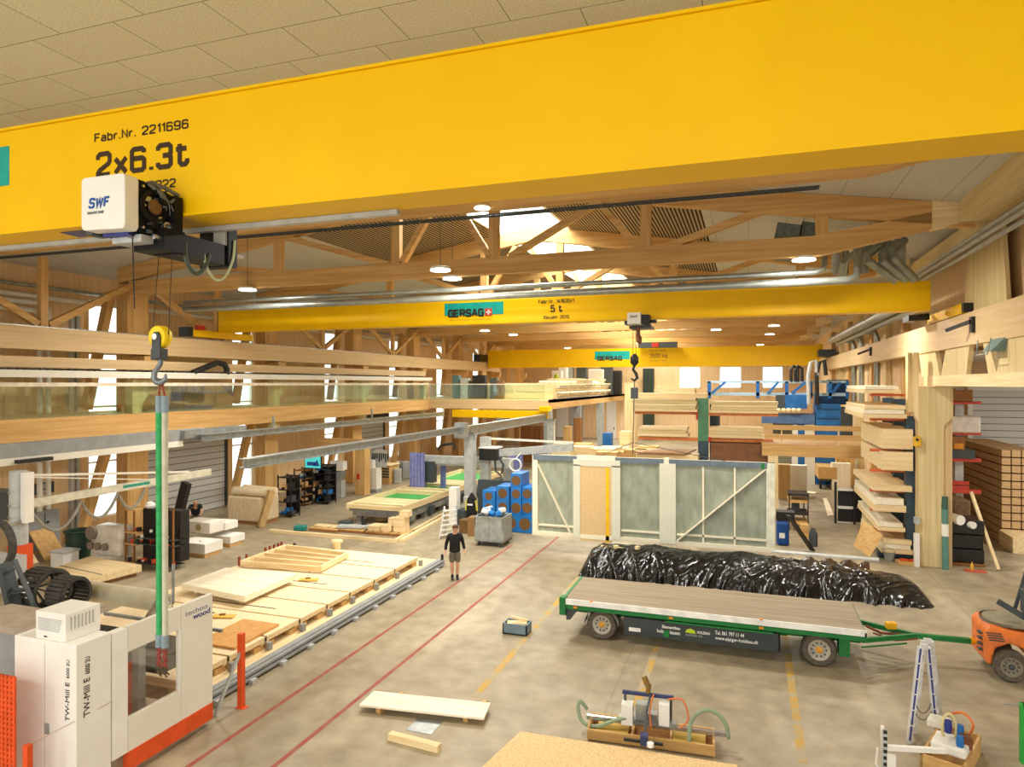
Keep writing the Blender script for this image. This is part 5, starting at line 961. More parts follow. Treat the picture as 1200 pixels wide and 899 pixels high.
def person(label, loc, rz, J, shirtm, pantm, shoem, hairm, hair=True):
    """J: joints in a local frame where the person faces -y"""
    t = T('person', label, 'person', loc, rz)
    hip, chest, neck, head = J['hip'], J['chest'], J['neck'], J['head']
    hd = Vector(head)
    def limb(a, b, c, r): return [(a, r[0]), (mixp(a, b, .5), r[1]), (b, r[2]), (mixp(b, c, .35), r[3]), (c, r[4])]
    ch = [[(hip, .13), (mixp(hip, chest, .5), .125), (chest, .135), (neck, .058), (tuple(hd + Vector((0, .01, -.07))), .066), (head, .092), (tuple(hd + Vector((0, .012, .075))), .078)]]
    hands = []
    for s in (-1, 1):
        k = 'l' if s > 0 else 'r'
        ch.append([(chest, .135)] + limb(J['sh' + k], J['el' + k], J['wr' + k], (.062, .05, .042, .042, .028)))
        ch.append([(hip, .13)] + limb(J['hp' + k], J['kn' + k], J['an' + k], (.092, .078, .056, .06, .036)))
        w = Vector(J['wr' + k]); d = (w - Vector(J['el' + k])).normalized(); sd = d.cross(Vector((0, 1, 0))).normalized() * -s; f = Vector((0, -1, 0))
        pm = w + d * .075
        hands.append(skinned([[(tuple(w - d * .02), .026), (tuple(w + d * .04), (.034, .02)), (tuple(pm), (.036, .018))]], 1))
        for q, ln in ((-1.5, .055), (-.5, .07), (.5, .076), (1.5, .068)):
            a = w + d * .06 + f * q * .016; hands.append(skinned([[(tuple(a), .009), (tuple(a + d * ln * .5 + sd * .004), .0085), (tuple(a + d * ln * .95 + sd * .02), .007)]], 1))
        a = w + d * .025 + f * .02; hands.append(skinned([[(tuple(a), .011), (tuple(a + d * .03 + f * .025), .01), (tuple(a + d * .06 + f * .03 + sd * .008), .008)]], 1))
    b = skinned(ch)
    for h in hands: b.add(h.v, h.f)
    b.add(*(lambda q: (q.v, q.f))(skinned([[(tuple(hd + Vector((0, -.075, .012))), .016), (tuple(hd + Vector((0, -.105, -.02))), .018)]], 1)))
    for s in (-1, 1): b.add(*(lambda q: (q.v, q.f))(skinned([[(tuple(hd + Vector((s * .088, .015, .015))), .014), (tuple(hd + Vector((s * .092, .02, -.02))), .012)]], 1)))
    body = xform(b, loc, rz).build('body', skin, t, smooth=True)
    e = MB()
    for s in (-1, 1): e.lathe([(.002, -.012), (.011, 0), (.002, .012)], hd + Vector((s * .034, -.083, .022)), 8, 'y')
    xform(e, loc, rz).build('eyes', black, body); xform(MB().rbox(hd + Vector((0, -.083, -.05)), (.045, .012, .008)), loc, rz).build('mouth', mat('lips', (170, 96, 84), .5), body)
    if hair:
        b = MB().surf(14, 10, lambda u, v: hd + Vector((.1 * math.cos(2 * math.pi * u) * math.sin(math.pi * .62 * v), .012 + .108 * math.sin(2 * math.pi * u) * math.sin(math.pi * .62 * v) + 0, .045 + .1 * math.cos(math.pi * .62 * v) + (.05 if math.sin(2 * math.pi * u) < -.2 and v > .6 else 0))))
        xform(b, loc, rz).build('hair', hairm, t, smooth=True)
    sc = [[(mixp(hip, chest, -.25), (.2, .15)), (mixp(hip, chest, .1), (.195, .15)), (mixp(hip, chest, .5), (.18, .146)), (chest, (.18, .158)), (mixp(chest, neck, .75), .075)]]
    pc = [[(mixp(hip, chest, .12), (.18, .15)), (hip, (.185, .152))]]
    for k in 'lr':
        f = J.get('sleeve', .8)
        e = mixp(J['el' + k], J['wr' + k], f) if f > 0 else mixp(J['sh' + k], J['el' + k], 1 + f)
        sc.append([(chest, .158), (J['sh' + k], .078), (mixp(J['sh' + k], J['el' + k], .6), .064)] + ([(J['el' + k], .056)] if f > 0 else []) + [(e, .05)])
        pc.append([(hip, .152), (J['hp' + k], .112), (mixp(J['hp' + k], J['kn' + k], .55), .1), (mixp(J['hp' + k], J['kn' + k], J.get('short', .95)), .092)] + ([(J['kn' + k], .075), (J['an' + k], .06)] if J.get('short', 1) > 1 else []))
        a = Vector(J['an' + k]); ft = Vector(J.get('foot', (0, -1, 0)))
        xform(skinned([[(tuple(a + Vector((0, 0, .1))), .047), (tuple(a), .05), (tuple(a + Vector((0, .02, -.045))), .05), (tuple(a + ft * .1 + Vector((0, 0, -.055))), (.048, .035)), (tuple(a + ft * .17 + Vector((0, 0, -.06))), (.042, .028))]], 2), loc, rz).build('shoe', shoem, t, smooth=True)
    xform(skinned(sc), loc, rz).build('shirt', shirtm, t, smooth=True); xform(skinned(pc), loc, rz).build('shorts' if J.get('short', .95) < 1 else 'trousers', pantm, t, smooth=True)
    return t
blackcloth = mat('black_cloth', (30, 29, 30), .9, 0, (22, 21, 22), 10); greycloth = mat('grey_cloth', (112, 106, 92), .9, 0, (92, 88, 76), 9); brownhair = mat('brown_hair', (92, 62, 40), .7)
pw = P(533, 679, z=0)
person('person in black top and grey shorts walking along the red line, looking aside', pw, YAW + R(12), dict(
    hip=(0, 0, .93), chest=(0, .0, 1.3), neck=(0, -.01, 1.5), head=(.012, -.03, 1.62), shl=(.19, .0, 1.42), shr=(-.19, .0, 1.42), ell=(.275, .03, 1.14), elr=(-.275, .02, 1.14), wrl=(.31, -.05, .9), wrr=(-.31, -.04, .9),
    hpl=(.095, 0, .88), hpr=(-.095, 0, .88), knl=(.085, -.05, .49), knr=(-.09, .0, .49), anl=(.08, .0, .1), anr=(-.085, -.04, .1), short=.9, sleeve=.8), blackcloth, greycloth, black, brownhair)
pk = P(228, 640, z=0); pk = P(229, 602, y=23.0); pk.z = 0
person('person in dark tee shirt bending behind the white foam blocks', pk, YAW + R(25), dict(
    hip=(0, .2, .74), chest=(0, -.1, 1.05), neck=(0, -.24, 1.2), head=(.0, -.32, 1.3), shl=(.19, -.15, 1.14), shr=(-.19, -.15, 1.14), ell=(.27, -.32, .93), elr=(-.27, -.32, .93), wrl=(.2, -.54, .84), wrr=(-.18, -.54, .84),
    hpl=(.1, .18, .71), hpr=(-.1, .18, .71), knl=(.14, -.06, .42), knr=(-.14, -.06, .42), anl=(.13, .06, .1), anr=(-.13, .06, .1), short=1.2, sleeve=-.3), mat('charcoal_tee', (40, 42, 50), .9), greycloth, black, brownhair, hair=False)
# ------------------------------------------------------------------ helpers for things placed against known planes
def rc(l, r_, top, bot, y):
    a, b = P(l, bot, y=y), P(r_, top, y=y); return a.x, b.x, a.z, b.z
def bx(name, label, cat, l, r_, top, bot, y, d, m, group=None, floor=False, bevel=0):
    x0, x1, z0, z1 = rc(l, r_, top, bot, y)
    return MB().box(x0, x1, y, y + d, 0 if floor else z0, z1).build(name, m, label=label, cat=cat, group=group, bevel=bevel)
# ------------------------------------------------------------------ left zone
jy = 11.9; jx = P(22, 600, y=jy).x; jt = P(22, 553, y=jy).z
t = T('swing_column', 'round pale control column with orange base and long horizontal boom at left', 'column', (jx, jy, 0))
MB().cyl((jx, jy, 0), (jx, jy, 1.55), .2, 16).build('base', white, t); MB().box(jx - .1, jx + .22, jy - .22, jy + .2, 1.55, 2.35).build('orange_box', orange, t)
MB().lathe([(.2, 2.35), (.2, jt), (.17, jt + .03)], (jx, jy, 0), 20).build('shaft', lgrey, t, smooth=True); MB().box(jx + .2, jx + .36, jy - .1, jy + .12, 2.9, jt).build('slide', white, t)
for i in range(3): MB().lathe([(.205, 3.0 + .3 * i), (.225, 3.0 + .3 * i), (.225, 3.04 + .3 * i), (.205, 3.04 + .3 * i)], (jx, jy, 0), 18).build('band', steel, t)
b0, b1 = P(36, 590, x=jx + .2), P(246, 553, x=jx + .2)
MB().bar(b0, b1, .12, .2).build('boom', mat('boom_pale', (214, 210, 188), .5), t); s0 = P(36, 557, x=jx + .2); MB().bar(s0, P(222, 553, x=jx + .2), .04, .06).bar(s0 - Vector((0, 0, .05)), b0.lerp(b1, .6) + Vector((0, 0, .08)), .03, .03).build('stay', offwhite, t)
MB().tube(arc(P(6, 616, x=jx + .2), P(36, 600, x=jx + .2), .1) + arc(P(38, 600, x=jx + .2), P(95, 588, x=jx + .2), .6)[1:] + arc(P(95, 588, x=jx + .2), P(138, 578, x=jx + .2), .55)[1:] + arc(P(138, 578, x=jx + .2), P(170, 572, x=jx + .2), .5)[1:], .04, 8).build('festoon_cable', mat('festoon_grey', (150, 146, 134), .5), t)
p = b0.lerp(b1, .52); MB().box(p.x + .06, p.x + .065, p.y - .5, p.y + .4, p.z - .03, p.z + .05).build('green_label', mat('sea_green', (40, 150, 130), .5), t)
# dark screen cabinet left edge
bx('dark_cabinet', 'dark machine cabinet at the left edge beside the round pale column', 'cabinet', -30, 11, 578, 606, 12.3, .5, dgrey)
bx('machine_cover', 'grey machine cover low at the left edge under the pale column', 'machine cover', -30, 11, 655, 690, 11.0, .4, lgrey)
cxx, czz = P(4, 640, y=10.4).x, P(4, 640, y=10.4).z
MB().ring(.48, .56, -.06, .08, (cxx - .25, 10.4, czz), 32, 'y').build('cable_ring', dk, label='black curved cable guide at the left picture edge', cat='cable guide', smooth=True)
# things at the left wall, around y = 16..20
wy = 15.6
x0, x1, z0, z1 = rc(30, 72, 605, 637, 14.6)
lx = WX + .02
def onwall(l, r_, top, bot, x=WX + .3):
    a, b = P(l, top, x=x), P(r_, bot, x=x); return a.y, b.y, min(a.z, b.z), max(a.z, b.z)
y0, y1, z0, z1 = onwall(34, 70, 603, 640, -24.6)
t = T('metal_cabinet', 'grey two door metal cabinet on the left wall under the notice board', 'cabinet', (-24.6, (y0 + y1) / 2, 0))
MB().box(-25.4, -24.6, y0, y1, z0, z1).build('body', grey, t); MB().box(-24.6, -24.58, (y0 + y1) / 2 - .01, (y0 + y1) / 2 + .01, z0 + .05, z1 - .05).build('door_gap', dgrey, t); MB().box(-25.4, -24.7, y0, y1, 0, z0).build('plinth', wood('ply', 'y'), t); MB().cyl((-24.58, (y0 + y1) / 2 + .1, z1 - .4), (-24.55, (y0 + y1) / 2 + .1, z1 - .4), .04, 8).build('handle', black, t)
p = P(52, 572, x=-25.4); t = T('notice_board', 'small dark framed notice board on the left timber wall', 'notice board', p)
MB().box(-25.49, -25.44, p.y - .42, p.y + .42, p.z - .22, p.z + .2).build('frame', dgrey, t); MB().box(-25.44, -25.43, p.y - .22, p.y + .22, p.z - .02, p.z + .15).box(-25.44, -25.43, p.y - .22, p.y + .22, p.z - .2, p.z - .08).build('paper', lgrey, t)
for i, (px, w, h, m) in enumerate(((66, .8, .95, wood('ply', 'z')), (38, .14, 1.0, wood('spruce', 'z')), (43, .14, .9, wood('spruce', 'z')))):
    p = P(px, 660, x=-23.6); q = [Vector((-23.6, p.y - w / 2, 0)), Vector((-23.6, p.y + w / 2, 0)), Vector((-24.4, p.y + w / 2, h)), Vector((-24.4, p.y - w / 2, h))]
    MB().prism(q, (-.06, 0, .02)).build('leaning_board', m, label=('wide plywood panel leaning below the grey wall cabinet', 'narrow board leaning left of the plywood panel', 'narrow board leaning close beside the plywood panel')[i], cat='board', group='boards leaning at the left wall')
p = P(92, 655, x=-22.6); t = T('waste_bin', 'dark green waste bin beside the slanting brace at the left wall', 'bin', (p.x, p.y, 0))
gb = mat('bottle_green', (36, 62, 50), .5); MB().lathe([(.36, 0), (.42, 1.0), (.45, 1.02), (.45, 1.06), (.40, 1.06), (.36, .3)], (p.x, p.y, 0), 20).build('bin', gb, t, smooth=True); MB().tube([(p.x + .45 * math.cos(u), p.y + .45 * math.sin(u), 1.05) for u in [2 * math.pi * k / 20 for k in range(20)]], .03, 6, True).build('rim', gb, t)
p = P(76, 660, x=-22.3); t = T('plastic_tub', 'small white tub standing left of the green bin', 'tub', (p.x, p.y, 0)); MB().box(p.x - .3, p.x + .3, p.y - .3, p.y + .3, 0, .55).build('tub', white, t, bevel=.03); MB().box(p.x - .33, p.x + .33, p.y - .33, p.y + .33, .5, .56).build('rim', lgrey, t)
for i, (px, py, r, n) in enumerate(((118, 624, .34, 1), (117, 639, .38, 3))):
    a = P(px, py, y=17.8); t = T('film_roll', 'wrapped pale roll below the first window, %s' % ('upper grey-ended one' if i == 0 else 'lower pack of three ends'), 'roll', a, 0, 'wrapped rolls below the window')
    b = MB().rbox(a + Vector((.4, .2, 0)), (1.25, .6, .55 if i == 0 else .72)); b.build('wrapping', mat('cloudy_film', (226, 220, 206), .3), t, bevel=.12)
    for k in range(n): MB().cyl((a.x - .25 + (0 if n == 1 else k * .33), a.y - .12, a.z), (a.x - .25 + (0 if n == 1 else k * .33), a.y - .2, a.z), .24 if n == 1 else .13, 14).build('roll_end', mat('roll_end_grey', (140, 124, 110), .8), t)
# tool trolley, black
a = P(150, 664, z=0); t = T('tool_trolley', 'tall black tool trolley with wooden shelves at left behind the slings', 'trolley', (a.x + .7, a.y + .4, 0))
x0, x1 = P(146, 660, y=a.y).x, P(203, 660, y=a.y).x; H_ = P(150, 597, y=a.y).z
MB().box(x0 + .5, x1, a.y + .3, a.y + .7, .25, H_).build('back_panel', black, t)
for x in (x0, x0 + .38, x1 - .05): MB().box(x, x + .05, a.y, a.y + .05, 0, H_ + (.15 if x > x0 + 1 else 0)).build('upright', wood('dark', 'z'), t)
for z in (.12, .75, 1.15, H_ - .05): MB().box(x0, x0 + .5, a.y - .02, a.y + .6, z, z + .05).build('side_shelf', wood('ply', 'x'), t)
for z in (.15, .8, 1.0): MB().box(x0 + .4, x1, a.y, a.y + .5, z, z + .03).build('shelf', dgrey, t)
rr = random.Random(11)
for k in range(26):
    x = rr.uniform(x0 + .05, x1 - .1); z = rr.choice((.18, .83, 1.03, 1.2, .8)); s = rr.uniform(.05, .14)
    MB().rbox((x, a.y + rr.uniform(.05, .3), z + s / 2), (s, s, s), rr.uniform(0, 3)).build('tool', rr.choice((black, dgrey, red, steel, orange, white)), t)
MB().lathe([(.02, .24), (.12, .2), (.17, .1), (.14, 0), (.02, -.02)], (P(176, 600, y=a.y + .5).x, a.y + .5, H_ - .02), 14).build('white_sack', white, label='round white sack on top of the black tool trolley', cat='sack', smooth=True)
a0, a1 = P(207, 613, y=21.2), P(217, 572, y=21.2); MB().bar(a0.lerp(a1, -.1), a1.lerp(a0, -.15), .36, .2, up=(0, 1, 0)).build('black_chute', black, label='slanted black padded board standing before the grey shutter', cat='board')
# white foam blocks
foam = mat('white_foam', (238, 234, 224), .8, 0, (228, 222, 210), 2)
for i, (l, r_, top, bot, y, d, z0, lab) in enumerate(((206, 240, 638, 652, 19.6, .9, .0, 'low white foam block on a pallet nearest the tool trolley'), (250, 270, 629, 642, 21.2, .8, .0, 'low white foam block at the right with things on it'), (214, 246, 613, 634, 20.6, .8, .5, 'upper white foam pack, left one'), (247, 264, 613, 632, 21.3, .7, .5, 'upper white foam pack, right one'))):
    x0, x1, zz0, zz1 = rc(l, r_, top, bot, y)
    t = T('foam_block', lab, 'foam block', ((x0 + x1) / 2, y + d / 2, 0), 0, 'white foam blocks')
    MB().box(x0, x1, y, y + d, .14 if i < 2 else .62, zz1).build('block', foam, t, bevel=.02)
    if i < 2: MB().box(x0 + .05, x1 - .05, y + .05, y + d - .05, 0, .14).build('pallet', wood('ply', 'x'), t)
    else:
        MB().box(x0 + .1, x1 - .1, y + .1, y + d - .1, .58, .62).build('underlay', lgrey, t); MB().cyl(((x0 + x1) / 2 + .1, y - .01, (zz1 + .62) / 2), ((x0 + x1) / 2 + .1, y + .01, (zz1 + .62) / 2), .13, 12).build('hole_print', mat('tan_print', (190, 170, 110), .7), t)
MB().tube(arc(P(205, 640, y=19.9), P(235, 634, y=19.9), .2), .02, 6).build('cable', black, label='loose black cable on the low foam block', cat='cable')
# pallet deck left
q = [P(*v, z=.35) for v in ((55, 668), (98, 679), (166, 662), (105, 652))]
t = T('stacked_panels', 'low stack of pale panels on blocks at left behind the silver duct', 'panel stack', (q[0] + q[2]) / 2 - Vector((0, 0, .35)))
MB().prism([v - Vector((0, 0, .22)) for v in q], (0, 0, .22)).build('panels', wood('spruce', 'x'), t); MB().prism([v - Vector((0, 0, .34)) for v in (q[0].lerp(q[2], .06), q[1].lerp(q[3], .06), q[2].lerp(q[0], .06), q[3].lerp(q[1], .06))], (0, 0, .12)).build('blocks', wood('dark', 'x'), t)
MB().bar(q[1].lerp(q[2], .3) + Vector((0, 0, .005)), q[0].lerp(q[3], .3) + Vector((0, 0, .005)), .03, .01).build('seam', dgrey, t)
# wrapped pallet with rolls
a = P(266, 613, z=0); x0, x1 = a.x, P(305, 613, y=a.y).x; zt = P(280, 582, y=a.y).z
wr = mat('wrapped_beige', (214, 196, 160), .5, 0, (196, 172, 132), 6, (4, 4, .8)); t = T('wrapped_pallet', 'bulky beige film wrapped pallet load beside the grey shutter', 'pallet load', ((x0 + x1) / 2, a.y + .6, 0))
MB().box(x0, x1, a.y, a.y + 1.3, .12, zt).build('load', wr, t, bevel=.08); MB().box(x0, x1, a.y + .05, a.y + 1.25, 0, .12).build('pallet', wood('dark', 'x'), t)
for i in range(2): MB().tube([(x0 + .15 + .2 * i, a.y + .3 + .4 * i, zt + .2 + .03 * i), (x1 + .2 + .1 * i, a.y + .25 + .4 * i, zt + .2)], .2, 14).build('insulation_roll', mat('roll_beige', (224, 204, 166), .7), smooth=True, label='beige insulation roll lying on the wrapped pallet load, %s' % ('front one' if i == 0 else 'rear one'), cat='roll', group='rolls on the wrapped load')
MB().bar((x1 + .15, a.y - .15, .0), (x1 + .45, a.y + .2, 1.55), .45, .25).build('paper_bundle', mat('kraft', (206, 170, 112), .7), label='kraft paper bundle leaning right of the wrapped pallet load', cat='bundle')
# shelf racks along the left wall
def rack(name, label, l, r_, top, bot, d, m, shelves, stuff, sm=None, n=9):
    a = P(l, bot, z=0); y = a.y; x0, x1 = a.x, P(r_, bot, y=y).x; H_ = P(l, top, y=y).z
    t = T(name, label, 'shelf rack', ((x0 + x1) / 2, y + d / 2, 0))
    for x in (x0, x1 - .05):
        for yy in (y, y + d - .05): MB().box(x, x + .05, yy, yy + .05, 0, H_).build('upright', m, t)
    rk = random.Random(l)
    for k in range(shelves):
        z = .12 + k * (H_ - .25) / max(1, shelves - 1); MB().box(x0, x1, y, y + d, z, z + .04).build('shelf', sm or m, t)
        for j in range(stuff):
            w = rk.uniform(.1, .28); h = rk.uniform(.08, .3); x = rk.uniform(x0 + .1, max(x0 + .11, x1 - w - .05))
            if k < shelves - 1: MB().box(x, x + w, y + .05, y + d * .7, z + .04, z + .04 + h).build('stored_item', rk.choice((black, dgrey, wood('ply', 'x'), steel, black, blue, offwhite)), t)
    MB().box(x0 + .04, x1 - .04, y + d - .02, y + d, .1, H_ - .05).build('back_panel', m, t)
    return t
rack('shelf_rack', 'black rack with tan boxes by the first post right of the wrapped pallet', 325, 341, 557, 606, .7, black, 4, 3)
rack('shelf_rack', 'dark tool shelf left of and below the wall screen', 344, 357, 549, 593, .7, black, 5, 3, wood('dark', 'x'))
rack('shelf_rack', 'wide black shelf rack directly below the wall screen', 359, 384, 544, 590, .8, black, 6, 5)
p, q = P(357.5, 548, y=29.2), P(375.5, 533, y=29.2)
t = T('mounted_screen', 'bright blue-green screen mounted above the black shelf rack', 'screen', (p.x, 29.2, p.z))
MB().box(p.x - .03, q.x + .03, 29.2, 29.28, p.z - .03, q.z + .03).build('casing', black, t); MB().box(p.x, q.x, 29.19, 29.2, p.z, q.z).build('display', glow('screen_cyan', (70, 190, 190), .7), t); w = q.x - p.x
MB().box(p.x + w * .15, p.x + w * .7, 29.18, 29.19, p.z + .12, p.z + .3).prism([(p.x + w * .5, 29.18, p.z + .1), (p.x + w * .95, 29.18, p.z + .1), (p.x + w * .8, 29.18, p.z + .42)], (0, .01, 0)).build('picture', glow('screen_blue', (30, 60, 120), .4), t)
t = T('sorting_machine', 'pale stand with hopper and cables right of the black shelf racks', 'machine', P(394, 582, z=0)); a = P(386, 582, z=0)
x0, x1, z0, z1 = rc(387, 402, 541, 582, a.y); MB().box(x0, x1, a.y, a.y + .4, 1.5, z1).build('panel', white, t); MB().prism([(x0, a.y - .1, 1.4), (x1, a.y - .1, 1.4), (x1 - .25, a.y - .1, .9), (x0 + .2, a.y - .1, .9)], (0, .5, 0)).build('hopper', grey, t); MB().box(x0 + .1, x1 - .1, a.y, a.y + .4, 0, .9).build('base', lgrey, t)
t = T('timber_partition', 'thick timber partition upright right of the black racks', 'partition', P(421, 580, z=0)); a = P(416, 580, z=0); x0, x1, z0, z1 = rc(416, 427, 526, 580, a.y)
MB().box(x0, x1, a.y, a.y + .6, 0, z1).build('upright', wood('glulam', 'z'), t); MB().box(x0 - 2.6, x0 + .4, a.y + .1, a.y + .5, z1, z1 + .5).build('head_beam', wood('glulam', 'x'), t); MB().box(x0 + .15, x0 + .3, a.y - .05, a.y, .9, 1.2).build('red_box', red, t)
a = P(428, 577, z=0); x0, x1, z0, z1 = rc(427, 441, 549, 577, a.y); t = T('control_cabinet', 'cream control cabinet with pegboard behind, right of the timber partition', 'cabinet', ((x0 + x1) / 2, a.y, 0))
MB().box(x0, x1, a.y, a.y + .6, .2, z1).build('body', offwhite, t); MB().box(x0, x1, a.y, a.y + .6, 0, .2).build('plinth', grey, t); MB().box(x0, x1 + .3, a.y + .65, a.y + .7, z1, z1 + 1.0).build('pegboard', lgrey, t)
for k in range(8): MB().box(x0 + .15 + .14 * k, x0 + .22 + .14 * k, a.y + .62, a.y + .65, z1 + .3 + .1 * (k % 3), z1 + .8).build('hung_tool', black, t)
MB().box(x0 + .1, x0 + .5, a.y + .1, a.y + .4, z1, z1 + .45).build('monitor', white, t)
a = P(442, 570, z=0); x0, x1, z0, z1 = rc(441, 456, 546, 568, a.y + 1); t = T('work_counter', 'wooden counter with drawer slots right of the cream control cabinet', 'counter', ((x0 + x1) / 2, a.y + 1, 0))
MB().box(x0, x1, a.y + 1, a.y + 2.2, 0, z1).build('body', wood('ply', 'x'), t); MB().box(x0 - .05, x1 + .1, a.y + .9, a.y + 2.3, z1, z1 + .05).build('top', wood('spruce', 'x'), t)
for k in range(4): MB().box(x0 + .1, x0 + .9, a.y + .98, a.y + 1, z1 - .25 - .17 * k, z1 - .15 - .17 * k).build('drawer_slot', dgrey, t)
rk = random.Random(4)
for k, (px, py) in enumerate(((462, 560), (468, 556), (474, 560), (478, 552), (466, 566))):
    a = P(px, py, z=0); s = .35 + .1 * (k % 3); MB().rbox((a.x, a.y, s), (s, s, 2 * s), .5 * k).build('machine_part', (dgrey, white, grey, black, lgrey)[k], label='small machine standing on the floor before the far window, %s' % ('leftmost dark one', 'white one', 'grey one in the middle', 'black one at right', 'pale one in front')[k], cat='machine', group='small machines by the far window', bevel=.04)
# ------------------------------------------------------------------ wall frame on the nailing table
TX0, TX1, TY0, TY1 = P(406, 590, z=.9).x, P(471, 595, z=.9).x, 26.6, 39.5
t = T('nailing_table', 'grey steel nailing table on legs carrying the green floored timber frame', 'machine table', ((TX0 + TX1) / 2, 33, 0))
MB().box(TX0 + .1, TX1 - .1, TY0 + .1, TY1, .55, .66).build('table_top', grey, t); MB().box(TX0 + .2, TX1 - .05, TY0 + .2, TY0 + .35, .35, .55).box(TX1 - .2, TX1 - .05, TY0 + .2, TY1, .3, .55).build('side_beam', steel, t)
for k in range(7):
    y = TY0 + .4 + k * 2.0
    for x in (TX0 + .4, TX1 - .25): MB().box(x - .12, x + .12, y, y + .3, 0, .4).build('leg', grey, t)
    MB().box(TX1 - .05, TX1 + .1, y + .2, y + .6, .15, .5).build('drive', dgrey if k % 2 else steel, t)
t = T('timber_element', 'long timber wall frame with green lining lying on the nailing table', 'wall frame', ((TX0 + TX1) / 2, 33, .66))
MB().box(TX0, TX0 + .12, TY0, TY1, .66, .92).box(TX1 - .12, TX1, TY0, TY1, .66, .92).build('side_rail', wood('spruce', 'y'), t)
MB().box(TX0 + .1, TX1 - .1, TY0 + .1, TY1 - .1, .67, .70).build('green_lining', mat('lining_green', (70, 172, 84), .6), t)
for y, w in ((TY0, .12), (TY0 + .5, .5), (TY0 + 1.1, .5), (TY0 + 1.65, .4), (TY0 + 4.4, .4), (TY0 + 5.2, .3), (TY0 + 7.0, .45), (TY0 + 7.6, .5), (TY0 + 8.2, .4), (TY1 - .12, .12)): MB().box(TX0 + .12, TX1 - .12, y, y + w, .70, .88).build('stud', wood('spruce', 'x'), t)
# gantry across the table
gyy = 33.0; a, b = P(495, 538, y=gyy), P(552, 536, y=gyy)
t = T('nailing_gantry', 'grey gantry with nailing head over the green lined frame', 'gantry', (a.x, gyy, 0))
zg = P(520, 545, y=gyy).z; zg2 = P(520, 531, y=gyy).z
MB().box(a.x - .3, P(600, 530, y=gyy).x, gyy - .2, gyy + .2, zg, zg2 - .15).box(a.x - .3, b.x, gyy - .3, gyy - .2, zg + .1, zg + .25).build('bridge', lgrey, t)
for xx in (a.x - .2, P(597, 530, y=gyy).x): MB().box(xx - .2, xx + .2, gyy - .2, gyy + .25, 0, zg).build('column', grey, t)
MB().box(a.x, a.x + .9, gyy - .5, gyy - .1, zg - .9, zg + .2).build('nailing_head', dgrey, t); MB().box(a.x + .1, a.x + .4, gyy - .5, gyy - .2, zg - 1.2, zg - .8).build('nozzle', steel, t)
MB().tube([P(514, 528, y=gyy), P(516, 523, y=gyy), P(522, 521, y=gyy), P(533, 520, y=gyy), P(533, 527, y=gyy)], .07, 8).build('cable_arch', black, t)
pur = mat('violet_curtain', (146, 150, 200), .35, 0, (118, 124, 184), 3)
for i, (l, r_, top, bot, y) in enumerate(((480, 498, 531, 564, 32.2), (516, 523, 543, 556, 33.4), (595, 613, 534, 558, 34.0))):
    x0, x1, z0, z1 = rc(l, r_, top, bot, y)
    n = 8; b = MB().surf(24, 1, lambda u, v: Vector((x0 + (x1 - x0) * u, y + .04 * math.sin(u * 30), z1 * v + .01)))
    o = b.build('welding_curtain', pur, label='violet strip curtain at the nailing gantry, %s' % ('large one at the left end', 'small one behind the head', 'right one beside the blue bales')[i], cat='curtain', group='violet curtains at the gantry'); md = o.modifiers.new('thick', 'SOLIDIFY'); md.thickness = .02
t = T('robot_column', 'pale robot column with black head box right of the steel post', 'robot', P(569, 562, y=31)); a = P(569, 562, y=31)
MB().box(a.x - .22, a.x + .22, 30.8, 31.2, 0, P(569, 512, y=31).z).build('column', lgrey, t); x0, x1, z0, z1 = rc(562, 583, 526, 539, 30.6); MB().box(x0, x1, 30.5, 31.3, z0, z1).build('head_box', black, t, bevel=.03); MB().box(x0, x1, 30.45, 31.35, z1, z1 + .06).build('lid', white, t)
MB().tube([P(583, 533, y=30.8), P(590, 545, y=30.8), P(588, 555, y=30.8)], .06, 8).tube([P(580, 540, y=30.7), P(581, 552, y=30.7), P(588, 558, y=30.7)], .05, 8).build('cables', dgrey, t)
MB().bar(P(583, 531, y=30.9), P(672, 524, y=30.9), .2, .35).build('arm', lgrey, t); MB().bar(P(575, 514, y=31.2), P(672, 519, y=31.2), .06, .1).build('rail', offwhite, t)
ctr = P(604, 545, y=30); MB().tube([ctr + Vector((.28 * math.cos(u), 0, .28 * math.sin(u))) for u in [2 * math.pi * k / 18 for k in range(18)]], .04, 8, True).tube([ctr + Vector((0, 0, .28)), Vector((ctr.x, 30.85, P(604, 530, y=30.9).z))], .02, 6).build('white_cable_coil', white, label='white cable coil hanging above the blue bales', cat='cable coil')
MB().box(*rc(560, 600, 560, 590, 29.4)[:2], 29.4, 29.6, 0, P(560, 562, y=29.4).z).build('machine_screen', dgrey, label='dark grey machine screen standing behind the blue bales', cat='screen')
# blue insulation bales, each its own thing
bluef = mat('blue_film', (34, 124, 200), .3, 0, (24, 104, 180), 3); fibre = mat('brown_fibre', (124, 90, 52), .9, 0, (104, 74, 42), 14)
bales = [(590, 623.5, 604, 624, 2, 'bottom right double bale on a pallet'), (598, 611.5, 586.5, 604, 1, 'left column of the tall pair, lower'), (598, 611.5, 571.5, 586.5, 1, 'left column of the tall pair, middle'), (598, 611.5, 555, 571.5, 1, 'topmost bale of all'),
         (611.5, 624, 586.5, 604, 1, 'right column of the tall pair, lower'), (611.5, 624, 571, 586.5, 1, 'right column of the tall pair, upper'), (581, 597, 570, 586.5, 1, 'middle column, upper'), (581, 597, 586.5, 602, 1, 'middle column, lower'), (565, 580.5, 575, 588, 1, 'leftmost column, upper'), (565, 580.5, 588, 602, 1, 'leftmost column, lower'), (564, 588, 602, 624, 1, 'bottom left bale behind the steel bin')]
